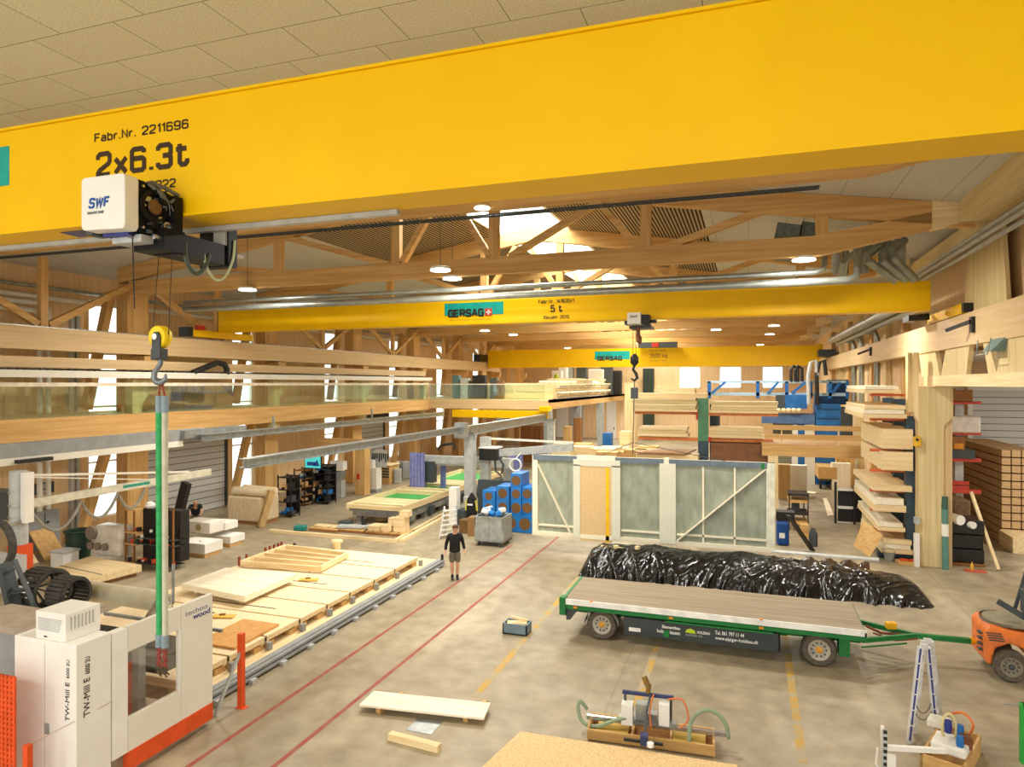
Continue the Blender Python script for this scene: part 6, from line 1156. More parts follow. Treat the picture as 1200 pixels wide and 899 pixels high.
for i, (l, r_, top, bot, n, lab) in enumerate(bales):
    y = 27.3 + (.12 if l < 590 else 0); x0, x1, z0, z1 = rc(l, r_, top, bot, y)
    if i in (0, 10): z0 = .0
    t = T('insulation_bale', 'blue wrapped insulation bale in the stack, ' + lab, 'bale', ((x0 + x1) / 2, y + .5, z0), 0, 'blue insulation bales')
    MB().box(x0 + .01, x1 - .01, y, y + 1.1, z0 + .005, z1 - .01).build('wrapping', bluef, t, bevel=.03)
    for k in range(n):
        c = x0 + (x1 - x0) * (k + .5) / n; MB().lathe([(.01, -.012), ((z1 - z0) * .33, -.012), ((z1 - z0) * .33, .02)], (c, y, (z0 + z1) / 2), 16, 'y').build('open_end', fibre, t)
# steel bin with rubbish
a, b = P(556, 634, z=0.18), P(594, 634, z=.18); y = a.y; t = T('steel_skip', 'galvanised steel bin on castors full of film beside the blue bales', 'bin', ((a.x + b.x) / 2, y + .5, 0)); zt = P(575, 606, y=y).z
gv = mat('galvanised_sheet', (176, 182, 180), .45, .5, (150, 158, 158), 5)
bb = MB().prism([(a.x + .05, y, .2), (b.x - .05, y, .2), (b.x, y, zt), (a.x, y, zt)], (0, .03, 0)).prism([(a.x + .05, y + 1, .2), (b.x - .05, y + 1, .2), (b.x, y + 1, zt), (a.x, y + 1, zt)], (0, .03, 0)).box(a.x, a.x + .04, y, y + 1, .2, zt).box(b.x - .04, b.x, y, y + 1, .2, zt).box(a.x, b.x, y, y + 1, .18, .22); bb.build('tub', gv, t)
MB().box(a.x - .02, b.x + .02, y - .03, y + .02, zt - .06, zt).box((a.x + b.x) / 2 - .02, (a.x + b.x) / 2 + .02, y - .02, y, .25, zt).build('rim', steel, t)
for x in (a.x + .15, b.x - .15):
    for yy in (y + .1, y + .9): MB().lathe([(.02, -.03), (.09, -.03), (.09, .03), (.02, .03)], (x, yy, .09), 12, 'x').build('castor', dgrey, t)
rk = random.Random(9)
for k in range(9): MB().rbox((rk.uniform(a.x + .2, b.x - .2), y + rk.uniform(.2, .8), zt + .02 + rk.uniform(0, .15)), (.3, .2, .2), rk.uniform(0, 3), rk.uniform(-.6, .6)).build('film_scrap', rk.choice((white, bluef, offwhite, bluef)), t, bevel=.05)
MB().box(*rc(588, 596, 600, 636, y + 1.2)[:2], y + 1.2, y + 1.6, 0, 1.0).build('cardboard_sheet', fibre, label='brown cardboard standing right behind the steel bin', cat='cardboard')
# aluminium ladder, boxes, hanging work vest
fa, fb = P(515, 632, z=0), P(535, 628, z=0); tp_, tq = P(521, 594, y=fa.y + .3), P(534, 593, y=fb.y + .2)
t = T('step_ladder', 'small aluminium step ladder behind the walking person', 'ladder', (fa + fb) / 2)
for a, b in ((fa, tp_), (fb, tq), (P(522, 624, z=0), tp_)): MB().bar(a, b, .05, .06, up=(0, 1, 0)).build('stile', al, t)
for k in range(6): MB().bar(fa.lerp(tp_, .12 + .15 * k), fb.lerp(tq, .12 + .15 * k), .12, .04).build('tread', bright, t)
a = P(553, 612, z=0); t = T('work_vest', 'black work jacket with yellow straps hanging on a stand beside the steel post', 'jacket', (P(553, 600, y=27.4).x, 27.4, 0)); x = P(553, 600, y=27.4).x
MB().lathe([(.22, .35), (.24, .9), (.2, 1.3), (.08, 1.5), (.04, 1.56)], (x, 27.4, 0), 14).build('jacket', blackcloth, t, smooth=True); MB().cyl((x, 27.4, 0), (x, 27.4, .4), .1, 10).build('stand', dgrey, t)
for s in (-1, 1): MB().bar((x + s * .22, 27.3, 1.25), (x + s * .26, 27.35, .8), .06, .03).build('yellow_strap', mat('signal_yellow', (230, 220, 60), .5), t)
MB().box(x - .12, x + .12, 27.16, 27.19, 1.05, 1.12).build('reflective_patch', bright, t)
for i, (l, r_, top, bot, y, m, lab) in enumerate(((534, 545, 598, 614, 27.9, dgrey, 'dark plastic box stacked left of the work jacket'), (538, 548, 610, 628, 26.4, fibre, 'brown carton on the floor left of the steel bin'), (548, 556, 607, 628, 26.0, mat('kraft_box', (150, 112, 66), .7), 'tan carton pressed against the steel bin'), (543, 549, 583, 600, 28.4, lgrey, 'pale grey upright box behind the dark plastic box'))):
    bx('storage_box', lab, 'box', l, r_, top, bot, y, .5, m, floor=True)
a = P(531, 597, z=0); x0, x1, z0, z1 = rc(526, 535, 572, 597, 27.8); MB().box(x0, x1, 27.8, 28.2, 0, z1).build('upright_sheet', white, label='white upright panel at the end of the green lined frame', cat='panel')
# pallets on the floor in front of the table
q = [P(*v, z=.0) for v in ((316, 622), (462, 633), (524, 596), (392, 592))]
b = MB().bar(P(316, 622, z=.05), P(462, 634, z=.05), .12, .1).bar(P(462, 634, z=.05), P(520, 600, z=.05), .12, .1).bar(P(470, 630, z=.05), P(526, 598, z=.05), .25, .1)
b = None
for i, (u, v, w, lab) in enumerate((((316, 622), (462, 634), .14, 'front one across'), ((463, 634), (524, 600), .14, 'right one, inner'), ((470, 634), (532, 600), .16, 'right one, outer'))):
    MB().bar(P(*u, z=.06), P(*v, z=.06), w, .12).build('floor_timber', wood('spruce', 'x' if i == 0 else 'y'), label='long low timber edging on the floor round the nailing table, ' + lab, cat='timber', group='timber edging round the nailing table')
for i, (px, py, wd, m, lab) in enumerate(((362, 622, 1.4, 'flat', 'left one with pale scraps'), (390, 623, 1.5, 'grey', 'middle one with grey boards'), (428, 626, 1.9, 'wood', 'right one with timber blocks'))):
    a = P(px, py, z=0); t = T('wooden_pallet', 'pallet on the floor before the nailing table, ' + lab, 'pallet', a, 0, 'pallets before the nailing table')
    for k in range(5): MB().box(a.x + k * wd / 5, a.x + (k + .8) * wd / 5, a.y, a.y + .9, .1, .13).build('deck_board', wood('ply', 'y'), t)
    for yy in (0, .4, .8): MB().box(a.x, a.x + wd, a.y + yy, a.y + yy + .1, 0, .1).build('runner', wood('dark', 'x'), t)
    if i == 0:
        for k in range(3): MB().rbox((a.x + .3 + .4 * k, a.y + .4, .17), (.45, .3, .06), .3 * k).build('scrap', wood('spruce', 'x'), label='pale scrap board on the left pallet, %s' % ordinal(k), cat='board', group='scraps on the left pallet')
    elif i == 1:
        MB().rbox((a.x + .8, a.y + .4, .2), (1.4, .5, .08), .25).build('grey_boards', lgrey, label='grey board pack on the middle pallet', cat='board'); MB().rbox((a.x + .2, a.y + .7, .24), (.5, .4, .2)).build('dark_box', dgrey, label='dark box at the back of the middle pallet', cat='box'); MB().lathe([(.12, .14), (.12, .5), (.05, .55)], (a.x + 1.1, a.y + .7, 0), 12).build('black_canister', black, label='black canister on the middle pallet', cat='canister')
    else:
        for k, (x, z, w, h) in enumerate(((.05, .13, .55, .22), (.65, .13, .45, .25), (1.2, .13, .5, .62), (1.45, .75, .38, .25), (.9, .38, .35, .3))): MB().box(a.x + x, a.x + x + w, a.y + .1 + .05 * k, a.y + .7, z, z + h).build('timber_block', wood('spruce', 'x'), label='timber block stack on the right pallet, %s' % ('low left', 'low middle', 'tall right', 'topmost', 'upper middle')[k], cat='timber block', group='blocks on the right pallet', bevel=.02)
a = P(441, 612, z=.0); MB().lathe([(.3, 0), (.33, .15), (.33, .5), (.28, .62), (.05, .64)], (a.x, a.y + .5, .0), 16).build('paper_sack', mat('kraft', (206, 170, 112), .7), label='round tan sack standing behind the right pallet', cat='sack', smooth=True)
a = P(352, 622, z=0); MB().rbox((a.x, a.y, .12), (.5, .35, .22), .3).build('teal_bag', mat('teal_bag', (30, 130, 120), .7), label='small teal bag left of the pallets', cat='bag', bevel=.06)
# ------------------------------------------------------------------ stacks on the gallery and things beyond
glc = mat('spruce_end', (226, 200, 150), .7, 0, (200, 168, 116), 8)
rk = random.Random(21)
for i, (l, r_, top, bot, y) in enumerate(((556, 646, 449, 459, 47.0), (552, 648, 459, 467, 47.0))):
    x0, x1, z0, z1 = rc(l, r_, top, bot, y)
    MB().box(x0, x1, y, y + 1.2, max(5.16, z0), z1).build('board_stack', wood('pale', 'x'), label='long pale board stack behind the gallery glass, %s layer' % ('upper' if i == 0 else 'lower'), cat='board stack', group='board stacks behind the gallery glass')
for i in range(9):
    y = 48 + i * 2.9; x1 = -13.1; zt = 6.2 + .25 * (i % 3)
    t = T('panel_stack', 'stack of pale panels along the edge of the gallery deck, %s from the front' % ordinal(i), 'panel stack', (-14.2, y, 5.16), 0, 'panel stacks along the gallery edge')
    k = 0; z = 5.16
    while z < zt: MB().box(-15.4 - .2 * (k % 2), x1 + .12 * (k % 3), y, y + 2.6, z, z + .16).build('panel', wood('spruce', 'y') if k % 2 else wood('white', 'y'), t); z += .2; k += 1
for i, (px, w, h, m) in enumerate(((652, 1.0, 1.1, white), (659, .8, 1.5, white), (668, .5, 1.8, steel), (681, 1.0, 1.7, dgrey), (698, 1.4, 1.3, offwhite), (710, 1.2, 1.6, dgrey), (722, 1.0, 1.2, black))):
    p = P(px, 450, y=62 + i); MB().box(p.x - w / 2, p.x + w / 2, p.y, p.y + .8, 5.17, 6.4 + h).build('stored_machine', m, label='stored machine part at the back of the gallery, %s from the left' % ordinal(i), cat='machine', group='stored machines on the gallery', bevel=.1)
a = P(652, 445, y=60); MB().lathe([(.3, 0), (.35, 1.2), (.2, 1.9), (.05, 2.0)], (a.x, 60, 5.17), 12).build('yellow_sack', lime, label='yellow-green sack standing on the gallery beside the panel stacks', cat='sack', smooth=True)
for i, (px, w) in enumerate(((535, .5), (545, .6), (553, .35), (562, 1.0), (579, .5), (586, .5))):
    p = P(px, 444, y=46.6); MB().box(p.x - w / 2, p.x + w / 2, 46.4, 46.9, 5.17, 6.9 - .2 * (i % 3)).build('gallery_machine', (mat('teal_grey', (96, 128, 128), .5), lgrey, dgrey, black, dgrey, fibre)[i], label='small machine on the gallery behind the glass, %s from the left' % ordinal(i), cat='machine', group='small machines on the gallery')
p0 = P(770, 470, y=76); 
MB().box(P(754, 470, y=77).x, P(766, 470, y=77).x, 76.6, 77.6, 0, P(760, 432, y=77).z).build('dark_pillar', mat('dark_green_pillar', (44, 58, 48), .6), label='dark green pillar against the back wall behind the hook rope', cat='pillar')
bx('timber_surround', 'pale timber surround against the back wall above the lumber rack', 'frame', 746, 814, 455, 462, 77.3, .68, wood('spruce', 'x'))
bx('timber_crate', 'pale tall timber crate standing at the gallery end left of the lumber rack', 'crate', 732, 744, 449, 478, 66, 1.5, wood('spruce', 'z'), floor=True)
# lumber piles on the far floor behind the hanging element
for i in range(26):
    px, py = rk.uniform(655, 760), rk.uniform(518, 532); p = P(px, py, y=rk.uniform(38, 46)); L = rk.uniform(.8, 2.6)
    p.z = max(.15, min(p.z, 2.4))
    MB().box(p.x - .6, p.x + .6, p.y, p.y + 1.2, 0, p.z).build('lumber_pile', wood(rk.choice(('spruce', 'ply', 'pale')), 'x'), label='pile of lumber on the floor behind the hanging element', cat='lumber pile', group='lumber piles behind the hanging element')
for i, (l, r_, top, bot, y, m) in enumerate(((660, 668, 500, 520, 52, wood('ply', 'z')), (672, 680, 490, 518, 53, wood('dark', 'z')), (706, 716, 508, 520, 50, blue), (726, 738, 506, 522, 46, wood('spruce', 'x')), (610, 634, 500, 512, 52, wood('dark', 'z')))):
    bx('far_crate', 'crate on the far floor under the gallery edge, %s from the front list' % ordinal(i) if False else 'crate on the far floor under the gallery, %s' % ('beside the second column', 'tall dark one', 'blue one', 'pale one near the rope', 'dark one at left of the posts')[i], 'crate', l, r_, top, bot, y, .8, m, floor=True)
# ------------------------------------------------------------------ double sided lumber rack in the middle
ry = 36.0; px0, px1 = P(818, 500, y=ry).x, P(830, 500, y=ry).x
t = T('lumber_rack', 'green and slate cantilever rack post with orange arms and boards both sides', 'lumber rack', ((px0 + px1) / 2, ry + .5, 0))
MB().box(px0, px1, ry, ry + .35, P(825, 517, y=ry).z, P(825, 467, y=ry).z).build('upper_post', mat('rack_green', (84, 140, 104), .5), t); MB().box(px0, px1, ry, ry + .35, 0, P(825, 517, y=ry).z).build('lower_post', slate, t)
for k in range(1, 4): MB().box(px1, px1 + .4, ry + k * 1.4, ry + k * 1.4 + .3, 0, 5.2).build('rear_post', slate, t)
ra = mat('rack_orange', (214, 132, 72), .5)
for l, r_, py in ((744, 820, 484), (748, 820, 514), (830, 912, 486), (830, 906, 516)):
    x0, x1, z0, z1 = rc(l, r_, py - 1, py + 1, ry + .2); MB().box(x0, x1, ry + .1, ry + .3, z0, z1).build('arm', ra, t)
MB().box(px0 - .1, px0, ry - .02, ry + .2, P(820, 492, y=ry).z, P(820, 480, y=ry).z).box(px1, px1 + .12, ry - .02, ry + .2, P(820, 518, y=ry).z, P(820, 512, y=ry).z).build('arm_bracket', red, t)
def bstack(l, r_, top, bot, y, d, n, label, m, skew=0, group='board stacks on the middle rack'):
    x0, x1, z0, z1 = rc(l, r_, top, bot, y); t = T('board_stack', label, 'board stack', ((x0 + x1) / 2, y + d / 2, z0), 0, group); h = (z1 - z0) / n
    for k in range(n): MB().box(x0 + .03 * ((k * 7) % 3), x1 - .04 * ((k * 5) % 3), y, y + d, z0 + k * h + .004, z0 + (k + 1) * h - .008).build('board', m if k % 2 else wood('spruce', 'x'), t)
    return t
pale = wood('pale', 'x')
bstack(740, 817, 466, 482, ry - .2, 1.6, 5, 'thick board stack on the upper left arms of the middle rack', pale); bstack(745, 828, 461, 466, ry, 1.5, 1, 'single board layer topmost on the left of the middle rack', wood('spruce', 'x'))
bstack(748, 806, 501, 511, ry, 1.4, 3, 'lower board stack on the left arms of the middle rack', pale); bstack(832, 912, 471, 484, ry, 1.6, 4, 'upper board stack on the right arms of the middle rack', pale); bstack(830, 895, 502, 513, ry, 1.6, 3, 'lower board stack on the right arms of the middle rack', pale)
brown = mat('brown_sheet', (176, 130, 96), .35, 0, (156, 110, 78), 3)
q = [P(743, 531, y=34.6), P(803, 533, y=34.6), P(816, 515, y=37.0), P(772, 514, y=37.0)]
z0 = q[0].z; MB().prism([Vector((v.x, v.y, z0)) for v in q], (0, 0, .06)).build('brown_sheet', brown, label='glossy brown sheet lying low at the left of the middle rack', cat='board')
bx('brown_board_stack', 'stack of brown panels behind the hanging element right of the rack post', 'panel stack', 833, 900, 522, 540, 35.4, 1.5, mat('brown_panel', (128, 84, 52), .6)); bx('plank_support', 'pale plank under the brown sheet at the left rack foot', 'plank', 745, 818, 534, 537, 34.8, 1.2, wood('spruce', 'x'))
# platform with railing
t = T('timber_platform', 'raised timber platform with three rail boards before the blue machine', 'platform', P(950, 530, y=35)); y = 35.0
x0, x1, z0, z1 = rc(893, 1012, 523, 534, y); gb = wood('glulam', 'x'); lt = wood('ply', 'x')
MB().box(x0, x1, y, y + .3, z0, z1).box(x0, x1, y + .3, y + 4, z1 - .1, z1).build('deck', lt, t)
for top, bot in ((500, 503.5), (511, 514.5)):
    a0, a1, b0, b1 = rc(896, 1011, top, bot, y); MB().box(a0, a1, y - .02, y + .06, b0, b1).build('rail_board', lt, t)
for px in (916, 954, 983): a0, a1, b0, b1 = rc(px - .8, px + .8, 500, 526, y); MB().box(a0, a1, y + .06, y + .14, b0, b1).build('rail_post', wood('spruce', 'z'), t)
a0, a1, b0, b1 = rc(900, 912, 530, 660, y); MB().box(a0, a1, y, y + .4, 0, z0).build('support_post', wood('spruce', 'z'), t)
# blue machine
by_ = 47.0; t = T('blue_machine', 'large blue planing line with truss gantry, tank and cabinet at the back', 'machine', P(945, 500, y=by_))
x0, x1, z0, z1 = rc(829, 992, 446, 449, by_); MB().box(x0, x1, by_, by_ + .2, z0, z1).build('handrail', mat('pale_blue', (168, 196, 214), .5), t); z2 = P(900, 462, y=by_).z; MB().box(x0, x1, by_, by_ + .2, z2 - .1, z2 + .1).build('lower_chord', mat('pale_blue', (168, 196, 214), .5), t)
for px in (831, 888, 922, 950, 973, 993): a0, a1, b0, b1 = rc(px - 2, px + 2, 447, 467, by_); MB().box(a0, a1, by_, by_ + .25, b0, b1).build('gantry_post', blue, t)
for l, r_ in ((834, 850), (900, 912), (928, 944), (975, 985)): MB().bar(P(l, 461, y=by_), P(r_, 448, y=by_), .15, .2, up=(0, 1, 0)).build('gantry_brace', blue, t)
for l, r_, top, bot, nm, m in ((920, 946, 463, 479, 'tank', blue), (910, 920, 463, 480, 'tank_end', dgrey), (955, 994, 463, 474, 'hood', mat('deep_blue', (28, 72, 110), .5)), (956, 985, 474, 524, 'cabinet', blue), (985, 999, 478, 524, 'frame_cabinet', dgrey), (893, 955, 486, 496, 'conveyor', mat('steel_blue', (86, 116, 160), .5)), (906, 928, 496, 522, 'grey_cabinet', mat('khaki_grey', (130, 126, 104), .6)), (935, 943, 498, 524, 'blue_post', blue), (929, 935, 498, 524, 'white_post', white), (943, 955, 498, 524, 'white_panel', offwhite), (970, 994, 445, 463, 'dark_hood', mat('deep_blue', (28, 72, 110), .5))):
    a0, a1, b0, b1 = rc(l, r_, top, bot, by_ - .5 + (1.2 if nm in ('hood', 'dark_hood', 'grey_cabinet') else 0)); MB().box(a0, a1, by_ - .5 + (1.2 if nm in ('hood', 'dark_hood', 'grey_cabinet') else 0), by_ + 1.5, b0 if bot < 520 else 0, b1).build(nm, m, t)
for k in range(4): a0, a1, b0, b1 = rc(958, 983, 479 + k * 11, 480 + k * 11, by_ - .52); MB().box(a0, a1, by_ - .53, by_ - .5, b0, b1).build('cabinet_seam', mat('deep_blue', (28, 72, 110), .5), t)
for px in (948, 958): MB().tube([P(px, 474, y=by_ - .6), P(px - 1, 440, y=by_ - .6), P(px + 2, 425, y=by_ - .6), P(px + 8, 422, y=by_ - .6), P(px + 10, 440, y=by_ - .6)], .12, 8).build('hose', black if px > 950 else lgrey, t)
for px in (927, 932): MB().tube([P(px, 447, y=by_), P(px, 434, y=by_), P(px + 3, 429, y=by_), P(px + 8, 432, y=by_), P(px + 8, 447, y=by_)], .1, 8).build('hose', black, t)
for k in range(5): p = P(912 + k * 6, 481, y=by_ - .6); MB().lathe([(.02, -.15), (.14, -.1), (.14, .1), (.02, .15)], p, 10, 'x').build('roller', wood('spruce', 'x'), t)
# ------------------------------------------------------------------ right lumber rack
ry = 27.6; t = T('lumber_rack', 'slate blue cantilever rack with orange arms beside the wide timber column', 'lumber rack', P(1067, 655, z=0))
x0, x1, z0, z1 = rc(1062, 1077, 492, 655, ry); MB().box(x0, x1, ry, ry + .4, 0, P(1064, 488, y=ry).z).build('post', slate, t)
for k in range(1, 3): MB().box(x0, x1, ry + 2.2 * k, ry + 2.2 * k + .3, 0, 5.7).build('post', slate, t)
MB().box(P(1030, 640, y=ry).x, x1, ry + .1, ry + .5, 0, .25).build('foot_beam', slate, t)
ra2 = mat('arm_red_orange', (214, 104, 56), .5)
arms = (463, 492, 529, 553, 577, 600, 624)
for py in arms: a0, a1, b0, b1 = rc(1050, 1070, py - 1, py + 1.5, ry + .1); MB().box(a0 - .8, a1, ry + .3, ry + .45, b0, b1).build('arm', ra2, t); 
for py in arms: a0, a1, b0, b1 = rc(1030, 1070, py - 1, py + 1.5, ry + .1); MB().box(a0 + .3, a1, ry + 3.4, ry + 3.55, b0, b1).build('arm', ra2, t)
rst = [(1013, 1056, 452, 461, 'topmost', 2), (1011, 1063, 475, 490, 'second from top', 3), (1034, 1070, 503, 526, 'thick third from top', 1), (1034, 1070, 530, 551, 'thick fourth from top', 1), (1023, 1069, 570, 575, 'thin fifth', 1), (1024, 1062, 585, 599, 'sixth', 2), (1029, 1061, 614, 622, 'seventh', 2), (1033, 1070, 634, 648, 'lowest', 3)]
for l, r_, top, bot, lab, n in rst:
    bstack(l, r_, top, bot, ry - .25, 4.9, n, 'panel stack on the right rack beside the column, ' + lab, wood('white', 'y'), group='panel stacks on the right rack')
q = [P(1010, 650, y=26.9), P(1020, 612, y=27.2), P(1033, 630, y=26.9), P(1019, 654, y=26.7)]
q = [P(1000, 640, y=27.6), P(1011, 611, y=27.6), P(1034, 629, y=27.0), P(1019, 653, y=26.9)]
MB().prism(q, (.03, .05, .03)).build('leaning_board', wood('ply', 'x'), label='square tan board tilted against the foot of the right rack', cat='board')
a0, a1, b0, b1 = rc(1072, 1080, 512, 524, 26.6); t = T('yellow_box', 'small yellow first-aid style box on the wide timber column', 'box', (a0, 26.8, b0)); MB().box(a0, a1, 26.6, 26.9, b0, b1).build('box', mat('box_yellow', (232, 180, 30), .5), t, bevel=.05); MB().cyl(((a0 + a1) / 2 - .03, 26.58, b1 - .1), ((a0 + a1) / 2 - .03, 26.6, b1 - .1), .05, 10).build('eye', black, t)
a0, a1, b0, b1 = rc(1072, 1078, 626, 652, 26.7); MB().box(a0, a1, 26.7, 26.9, 0, b1).build('tall_sheet', white, label='white tall panel at the foot of the wide column, left side', cat='panel')
a0, a1, b0, b1 = rc(1072, 1078, 607, 614, 26.7); MB().box(a0, a1, 26.7, 26.9, b0, b1).build('white_tag', lgrey, label='small pale tag on the rack above the white panel', cat='tag')
a = P(1042, 657, z=0); t = T('bucket', 'grey bucket standing at the foot of the right rack', 'bucket', a); MB().lathe([(.14, 0), (.19, .3), (.21, .31), (.18, .31), (.13, .05)], a, 16).build('pail', grey, t, smooth=True); MB().tube([a + Vector((.2 * math.cos(u), 0, .3 + .14 * math.sin(u))) for u in [math.pi * k / 8 for k in range(9)]], .01, 5).build('handle', steel, t)
a = P(1065, 661, z=0); t = T('offcut_tray', 'low tan tray with orange scraps left of the wide column', 'tray', a); MB().rbox(a + Vector((0, 0, .05)), (.75, .5, .1), .1).build('tray', wood('ply', 'x'), t)
for k in range(4): MB().rbox(a + Vector((-.2 + .13 * k, .0, .13)), (.14, .2, .06), k).build('scrap', orange, t)
# right of the column
a = P(1108, 667, z=0); b = P(1107, 582, y=a.y + .22); t = T('foil_roll', 'tall green and white foil roll leaning on the wide column', 'roll', a); MB().cyl(a + Vector((0, 0, .0)), a.lerp(b, .82), .1, 12).build('roll', mat('foil_green', (90, 140, 128), .3), t, smooth=True); MB().cyl(a.lerp(b, .82), b, .1, 12).build('dark_end', mat('dark_foil', (54, 92, 76), .4), t); MB().cyl(a.lerp(b, .45), a.lerp(b, .62), .104, 12).build('white_band', white, t)
a = P(1113, 666, z=0); x0, x1, z0, z1 = rc(1114, 1154, 611, 666, 27.4); t = T('wrapped_pallet', 'black film wrapped pallet right of the wide column', 'pallet load', ((x0 + x1) / 2, 28, 0)); bfilm = mat('black_wrap', (24, 23, 22), .3, 0, (36, 34, 32), 8)
for k in range(3): MB().box(x0 + .02 * k, x1 - .03 * (k % 2), 27.4, 28.6, .1 + k * z1 / 3.2, .1 + (k + .96) * z1 / 3.2).build('wrapped_layer', bfilm, t, bevel=.04)
MB().box(x0, x1, 27.35, 28.65, 0, .1).build('pallet', wood('dark', 'x'), t)
for i, (px, py, r) in enumerate(((1126, 610, .17), (1141, 616, .12))): a = P(px, py, y=27.3); MB().tube([a, a + Vector((-.55, 1.2, .0))], r, 14).build('film_roll', white, smooth=True, label='white roll lying on the black wrapped pallet, %s' % ('larger left one' if i == 0 else 'thinner right one with dark core'), cat='roll', group='white rolls on the black pallet')
MB().bar(P(1170, 668, z=.05), P(1138, 577, y=28.2), .09, .16, up=(0, 1, 0)).build('leaning_plank', wood('spruce', 'z'), label='long pale plank leaning against the beam stack right of the column', cat='plank')
t = T('red_stand', 'small red base plate with yellow bottle on the floor before the black pallet', 'stand', P(1143, 670, z=0)); a = P(1143, 670, z=0); MB().rbox(a + Vector((0, 0, .02)), (.6, .3, .04)).build('base', mat('coral_red', (206, 96, 70), .6), t); MB().lathe([(.05, .04), (.05, .22), (.02, .27), (.02, .32)], a + Vector((-.1, 0, 0)), 10).build('bottle', mat('bottle_yellow', (226, 170, 60), .5), t, smooth=True)
# rack in the aisle with red arms
ry2 = 31.0; t = T('lumber_rack', 'red armed rack in the side aisle behind the wide column', 'lumber rack', P(1125, 640, y=ry2)); x0, x1, z0, z1 = rc(1121, 1131, 455, 620, ry2); MB().box(x0, x1, ry2 + .2, ry2 + .6, 0, z1).build('post', lgrey, t)
for py in (472, 508, 539, 566, 571, 576): a0, a1, b0, b1 = rc(1110, 1150 if py not in (566, 571) else 1136, py - 1.5, py + 1.5, ry2); MB().box(a0, a1, ry2, ry2 + .15, b0, b1).build('arm', mat('arm_red', (206, 70, 50), .5), t)
a0, a1, b0, b1 = rc(1112, 1149, 488, 507, ry2); MB().box(a0, a1, ry2 - .1, ry2 + 2, b0, b1).build('white_bale', mat('white_film', (232, 222, 212), .4), label='white wrapped bale on the red armed aisle rack', cat='bale', bevel=.08)
a0, a1, b0, b1 = rc(1112, 1140, 457, 471, ry2); MB().box(a0, a1, ry2, ry2 + 2, b0, b1).build('dark_boards', wood('dark', 'y'), label='dark board bundle on the topmost red arms in the aisle', cat='board stack')
for i, (l, r_, top, bot, m) in enumerate(((1112, 1131, 512, 527, wood('dark', 'y')), (1118, 1129, 520, 526, mat('amber_box', (224, 150, 40), .6)), (1113, 1143, 528, 537, dgrey))): bx('stored_boards', 'dark goods on the red aisle rack, %s' % ('upper boards', 'amber box', 'lowest dark row')[i], 'goods', l, r_, top, bot, ry2 - .05 + (-.1 if i == 1 else 0), 1.2, m, group='dark goods on the aisle rack')
bx('brown_bale', 'brown rough bale on the floor of the aisle behind the white rolls', 'bale', 1116, 1138, 587, 612, 29.6, 1.2, mat('rough_brown', (140, 112, 84), .9, 0, (110, 86, 64), 12), floor=True, bevel=.06)
# beam stack with spacers: every beam its own thing
SX = P(1174, 640, y=31.5).x; ncol, nrow = 4, 12; bw, bh = .29, .285; beam_m = mat('beam_end', (214, 182, 134), .7, 0, (190, 152, 104), 10, (.3, 6, 6)); b0 = None; zt0 = P(1174, 527, y=31.5).z
pitch_z = zt0 / nrow
for r_ in range(nrow):
    for c_ in range(ncol):
        x = SX + c_ * (bw + .045); z = r_ * pitch_z + .04
        if b0 is None:
            b0 = MB().box(x, x + bw, 31.5, 39.5 - 1.8, z, z + pitch_z - .05).build('timber_beam', beam_m, label='square timber beam in the tall spaced stack at the right edge', cat='timber beam', group='beams in the spaced stack', base=(x, 31.5, z))
        else: dup(b0, (x, 31.5, z))
s0 = None
for r_ in range(nrow):
    for yy in (31.9, 34.4, 36.8):
        if s0 is None: s0 = MB().box(SX, SX + ncol * (bw + .045), yy, yy + .1, 0.0, .04).build('spacer_batten', wood('dark', 'x'), label='thin dark spacer batten between the layers of the beam stack', cat='batten', group='spacers in the beam stack', base=(SX, yy, 0))
        else: dup(s0, (SX, yy, r_ * pitch_z))
bx('low_timber', 'pale timber end low at the right edge before the beam stack', 'timber', 1187, 1215, 632, 646, 30.0, 1.5, wood('spruce', 'y'), floor=True)
# ------------------------------------------------------------------ passage between wall element and right rack
t = T('panel_stand', 'black panel stand with white frame and two dark boards left of the right rack', 'panel stand', P(985, 612, z=0)); y = P(979, 613, z=0).y
x0, x1, z0, z1 = rc(978, 1003, 566, 613, y)
for px in (979, 1001): a0, a1, b0, b1 = rc(px - 1.3, px + 1.3, 565 if px < 990 else 569, 613, y); MB().box(a0, a1, y - .1, y + .05, 0, b1).build('upright', black, t)
for top, bot in ((575, 594), (596, 613)): a0, a1, b0, b1 = rc(982, 1010, top, bot, y + .1); MB().box(a0, a1, y + .1, y + .16, max(.08, b0), b1).build('dark_board', black, t)
for py in (574, 595, 614): a0, a1, b0, b1 = rc(981, 1001, py - 1, py + 1, y); MB().box(a0, a1, y, y + .06, max(.02, b0), b1).build('white_bar', white, t)
t = T('shelf_trolley', 'open shelf trolley of dark tube with wooden shelves beside the hanging element', 'trolley', P(935, 618, z=0)); y = P(930, 622, z=0).y; dtub = mat('dark_tube', (52, 44, 36), .5)
for px in (925, 942, 947): a0, a1, b0, b1 = rc(px - .7, px + .7, 578, 622, y + (1.0 if px == 942 else 0)); MB().box(a0, a1, y + (1.0 if px == 942 else 0), y + (1.0 if px == 942 else 0) + .05, 0, b1).build('upright', dtub, t)
for py in (579, 587, 601, 612): a0, a1, b0, b1 = rc(924, 947, py, py + 2, y); MB().box(a0, a1, y, y + 1.0, b0, b1).build('shelf', wood('ply', 'x') if py in (587, 612) else dtub, t)
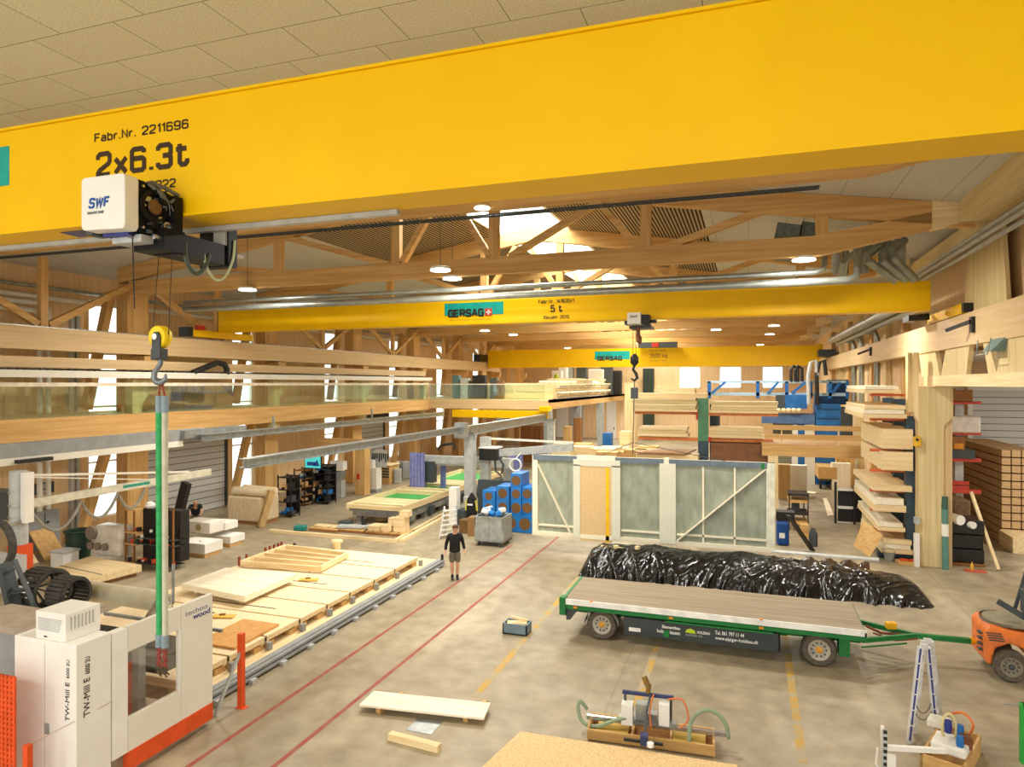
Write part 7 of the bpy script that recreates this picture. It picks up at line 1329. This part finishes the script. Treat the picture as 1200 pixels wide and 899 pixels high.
a0, a1, b0, b1 = rc(928, 937, 589, 603, y + .3); MB().box(a0, a1, y + .3, y + .7, b0, b1).build('dark_box', dgrey, label='dark box on the middle shelf of the open trolley', cat='box'); bx('tan_crate', 'tan crate beside the foot of the open trolley', 'crate', 938, 948, 616, 630, P(940, 630, z=0).y, .5, wood('ply', 'x'), floor=True)
for i, (l, r_, top, bot, m, lab) in enumerate(((912, 926, 545, 572, wood('ply', 'z'), 'tan upright boards behind the hanging element edge'), (926, 946, 546, 556, offwhite, 'cream machine head further back in the passage'), (934, 942, 556, 570, grey, 'grey cabinet further back in the passage'), (912, 924, 568, 574, black, 'black tray behind the hanging element edge'))):
    bx('passage_item', lab, 'workshop item', l, r_, top, bot, 40 + i, .6, m, floor=True)
t = T('blue_container', 'blue rounded container at the lower right of the hanging element', 'container', P(918, 645, z=0)); y = P(918, 640, z=0).y; x0, x1, z0, z1 = rc(910, 925, 612, 640, y); MB().box(x0, x1, y, y + .6, 0, z1).build('tank', mat('container_blue', (22, 74, 150), .4), t, bevel=.1); MB().box(x0 + .1, x0 + .3, y - .01, y, .3, .5).build('label_plate', bright, t); MB().box(x0, x1 + .2, y + .1, y + .7, z1, z1 + .35).build('dark_sheet', black, t)
MB().bar(P(924, 604, y=27.2), P(952, 645, z=.05), .25, .06).build('black_plank', black, label='black flat bar leaning beside the blue container', cat='bar'); a = P(953, 640, z=0); MB().lathe([(.16, 0), (.16, .5), (.08, .62), (.08, .7)], a, 12).build('gas_bottle', dgrey, label='small dark canister at the end of the black leaning bar', cat='canister', smooth=True)
MB().surf(30, 6, lambda u, v: Vector((P(930, 648, z=0).x + 2.2 * u, 24.9 + .9 * v, .28 * math.sin(math.pi * min(1, max(.02, v))) * (1 + .4 * math.sin(23 * u + 7 * v)) + .01))).build('crumpled_film', mat('brown_film', (88, 66, 46), .2, 0, (60, 44, 30), 6), smooth=True, label='crumpled brown-black film behind the right part of the black heap', cat='film')
t = T('plank_cart', 'cart loaded with a long tan plank pack in the passage', 'cart', P(962, 566, z=0)); y = P(962, 566, z=0).y - 3; x0, x1, z0, z1 = rc(959, 981, 548, 561, y); MB().box(x0, x1, y, y + 6, z0, z1).build('plank_pack', wood('ply', 'y'), t); MB().box(x0 + .1, x1 - .1, y + .1, y + 5.8, z0 - .15, z0).build('chassis', dgrey, t)
for yy in (y + .4, y + 5.2):
    for xx in (x0 + .15, x1 - .15): MB().lathe([(.03, -.06), (.22, -.06), (.22, .06), (.03, .06)], (xx, yy, .22), 14, 'x').build('wheel', black, t)
q = [P(*v, z=.02) for v in ((964, 584), (969, 584), (977, 604), (970, 605))]; MB().prism(q, (0, 0, .02)).build('white_strip', wood('white', 'y'), label='pale strip board lying on the floor of the passage', cat='board'); q = [P(*v, z=.02) for v in ((946, 576), (957, 577), (955, 579), (945, 578))]; MB().prism(q, (0, 0, .02)).build('white_strip', wood('white', 'x'), label='small pale scrap lying further back in the passage', cat='board')
for i, (px, h, m) in enumerate(((986, 1.6, wood('white', 'z')), (993, 2.0, wood('ply', 'z')), (1000, 1.5, wood('white', 'z')), (1006, 2.2, wood('spruce', 'z')))): p = P(px, 575, z=0); MB().box(min(p.x, 5.7) - .5, min(p.x, 5.7) + .5, p.y + i * .8, p.y + i * .8 + .6, 0, h).build('board_pack', m, label='pale board pack at the right side of the passage, %s from the front' % ordinal(i), cat='board pack', group='board packs in the passage')
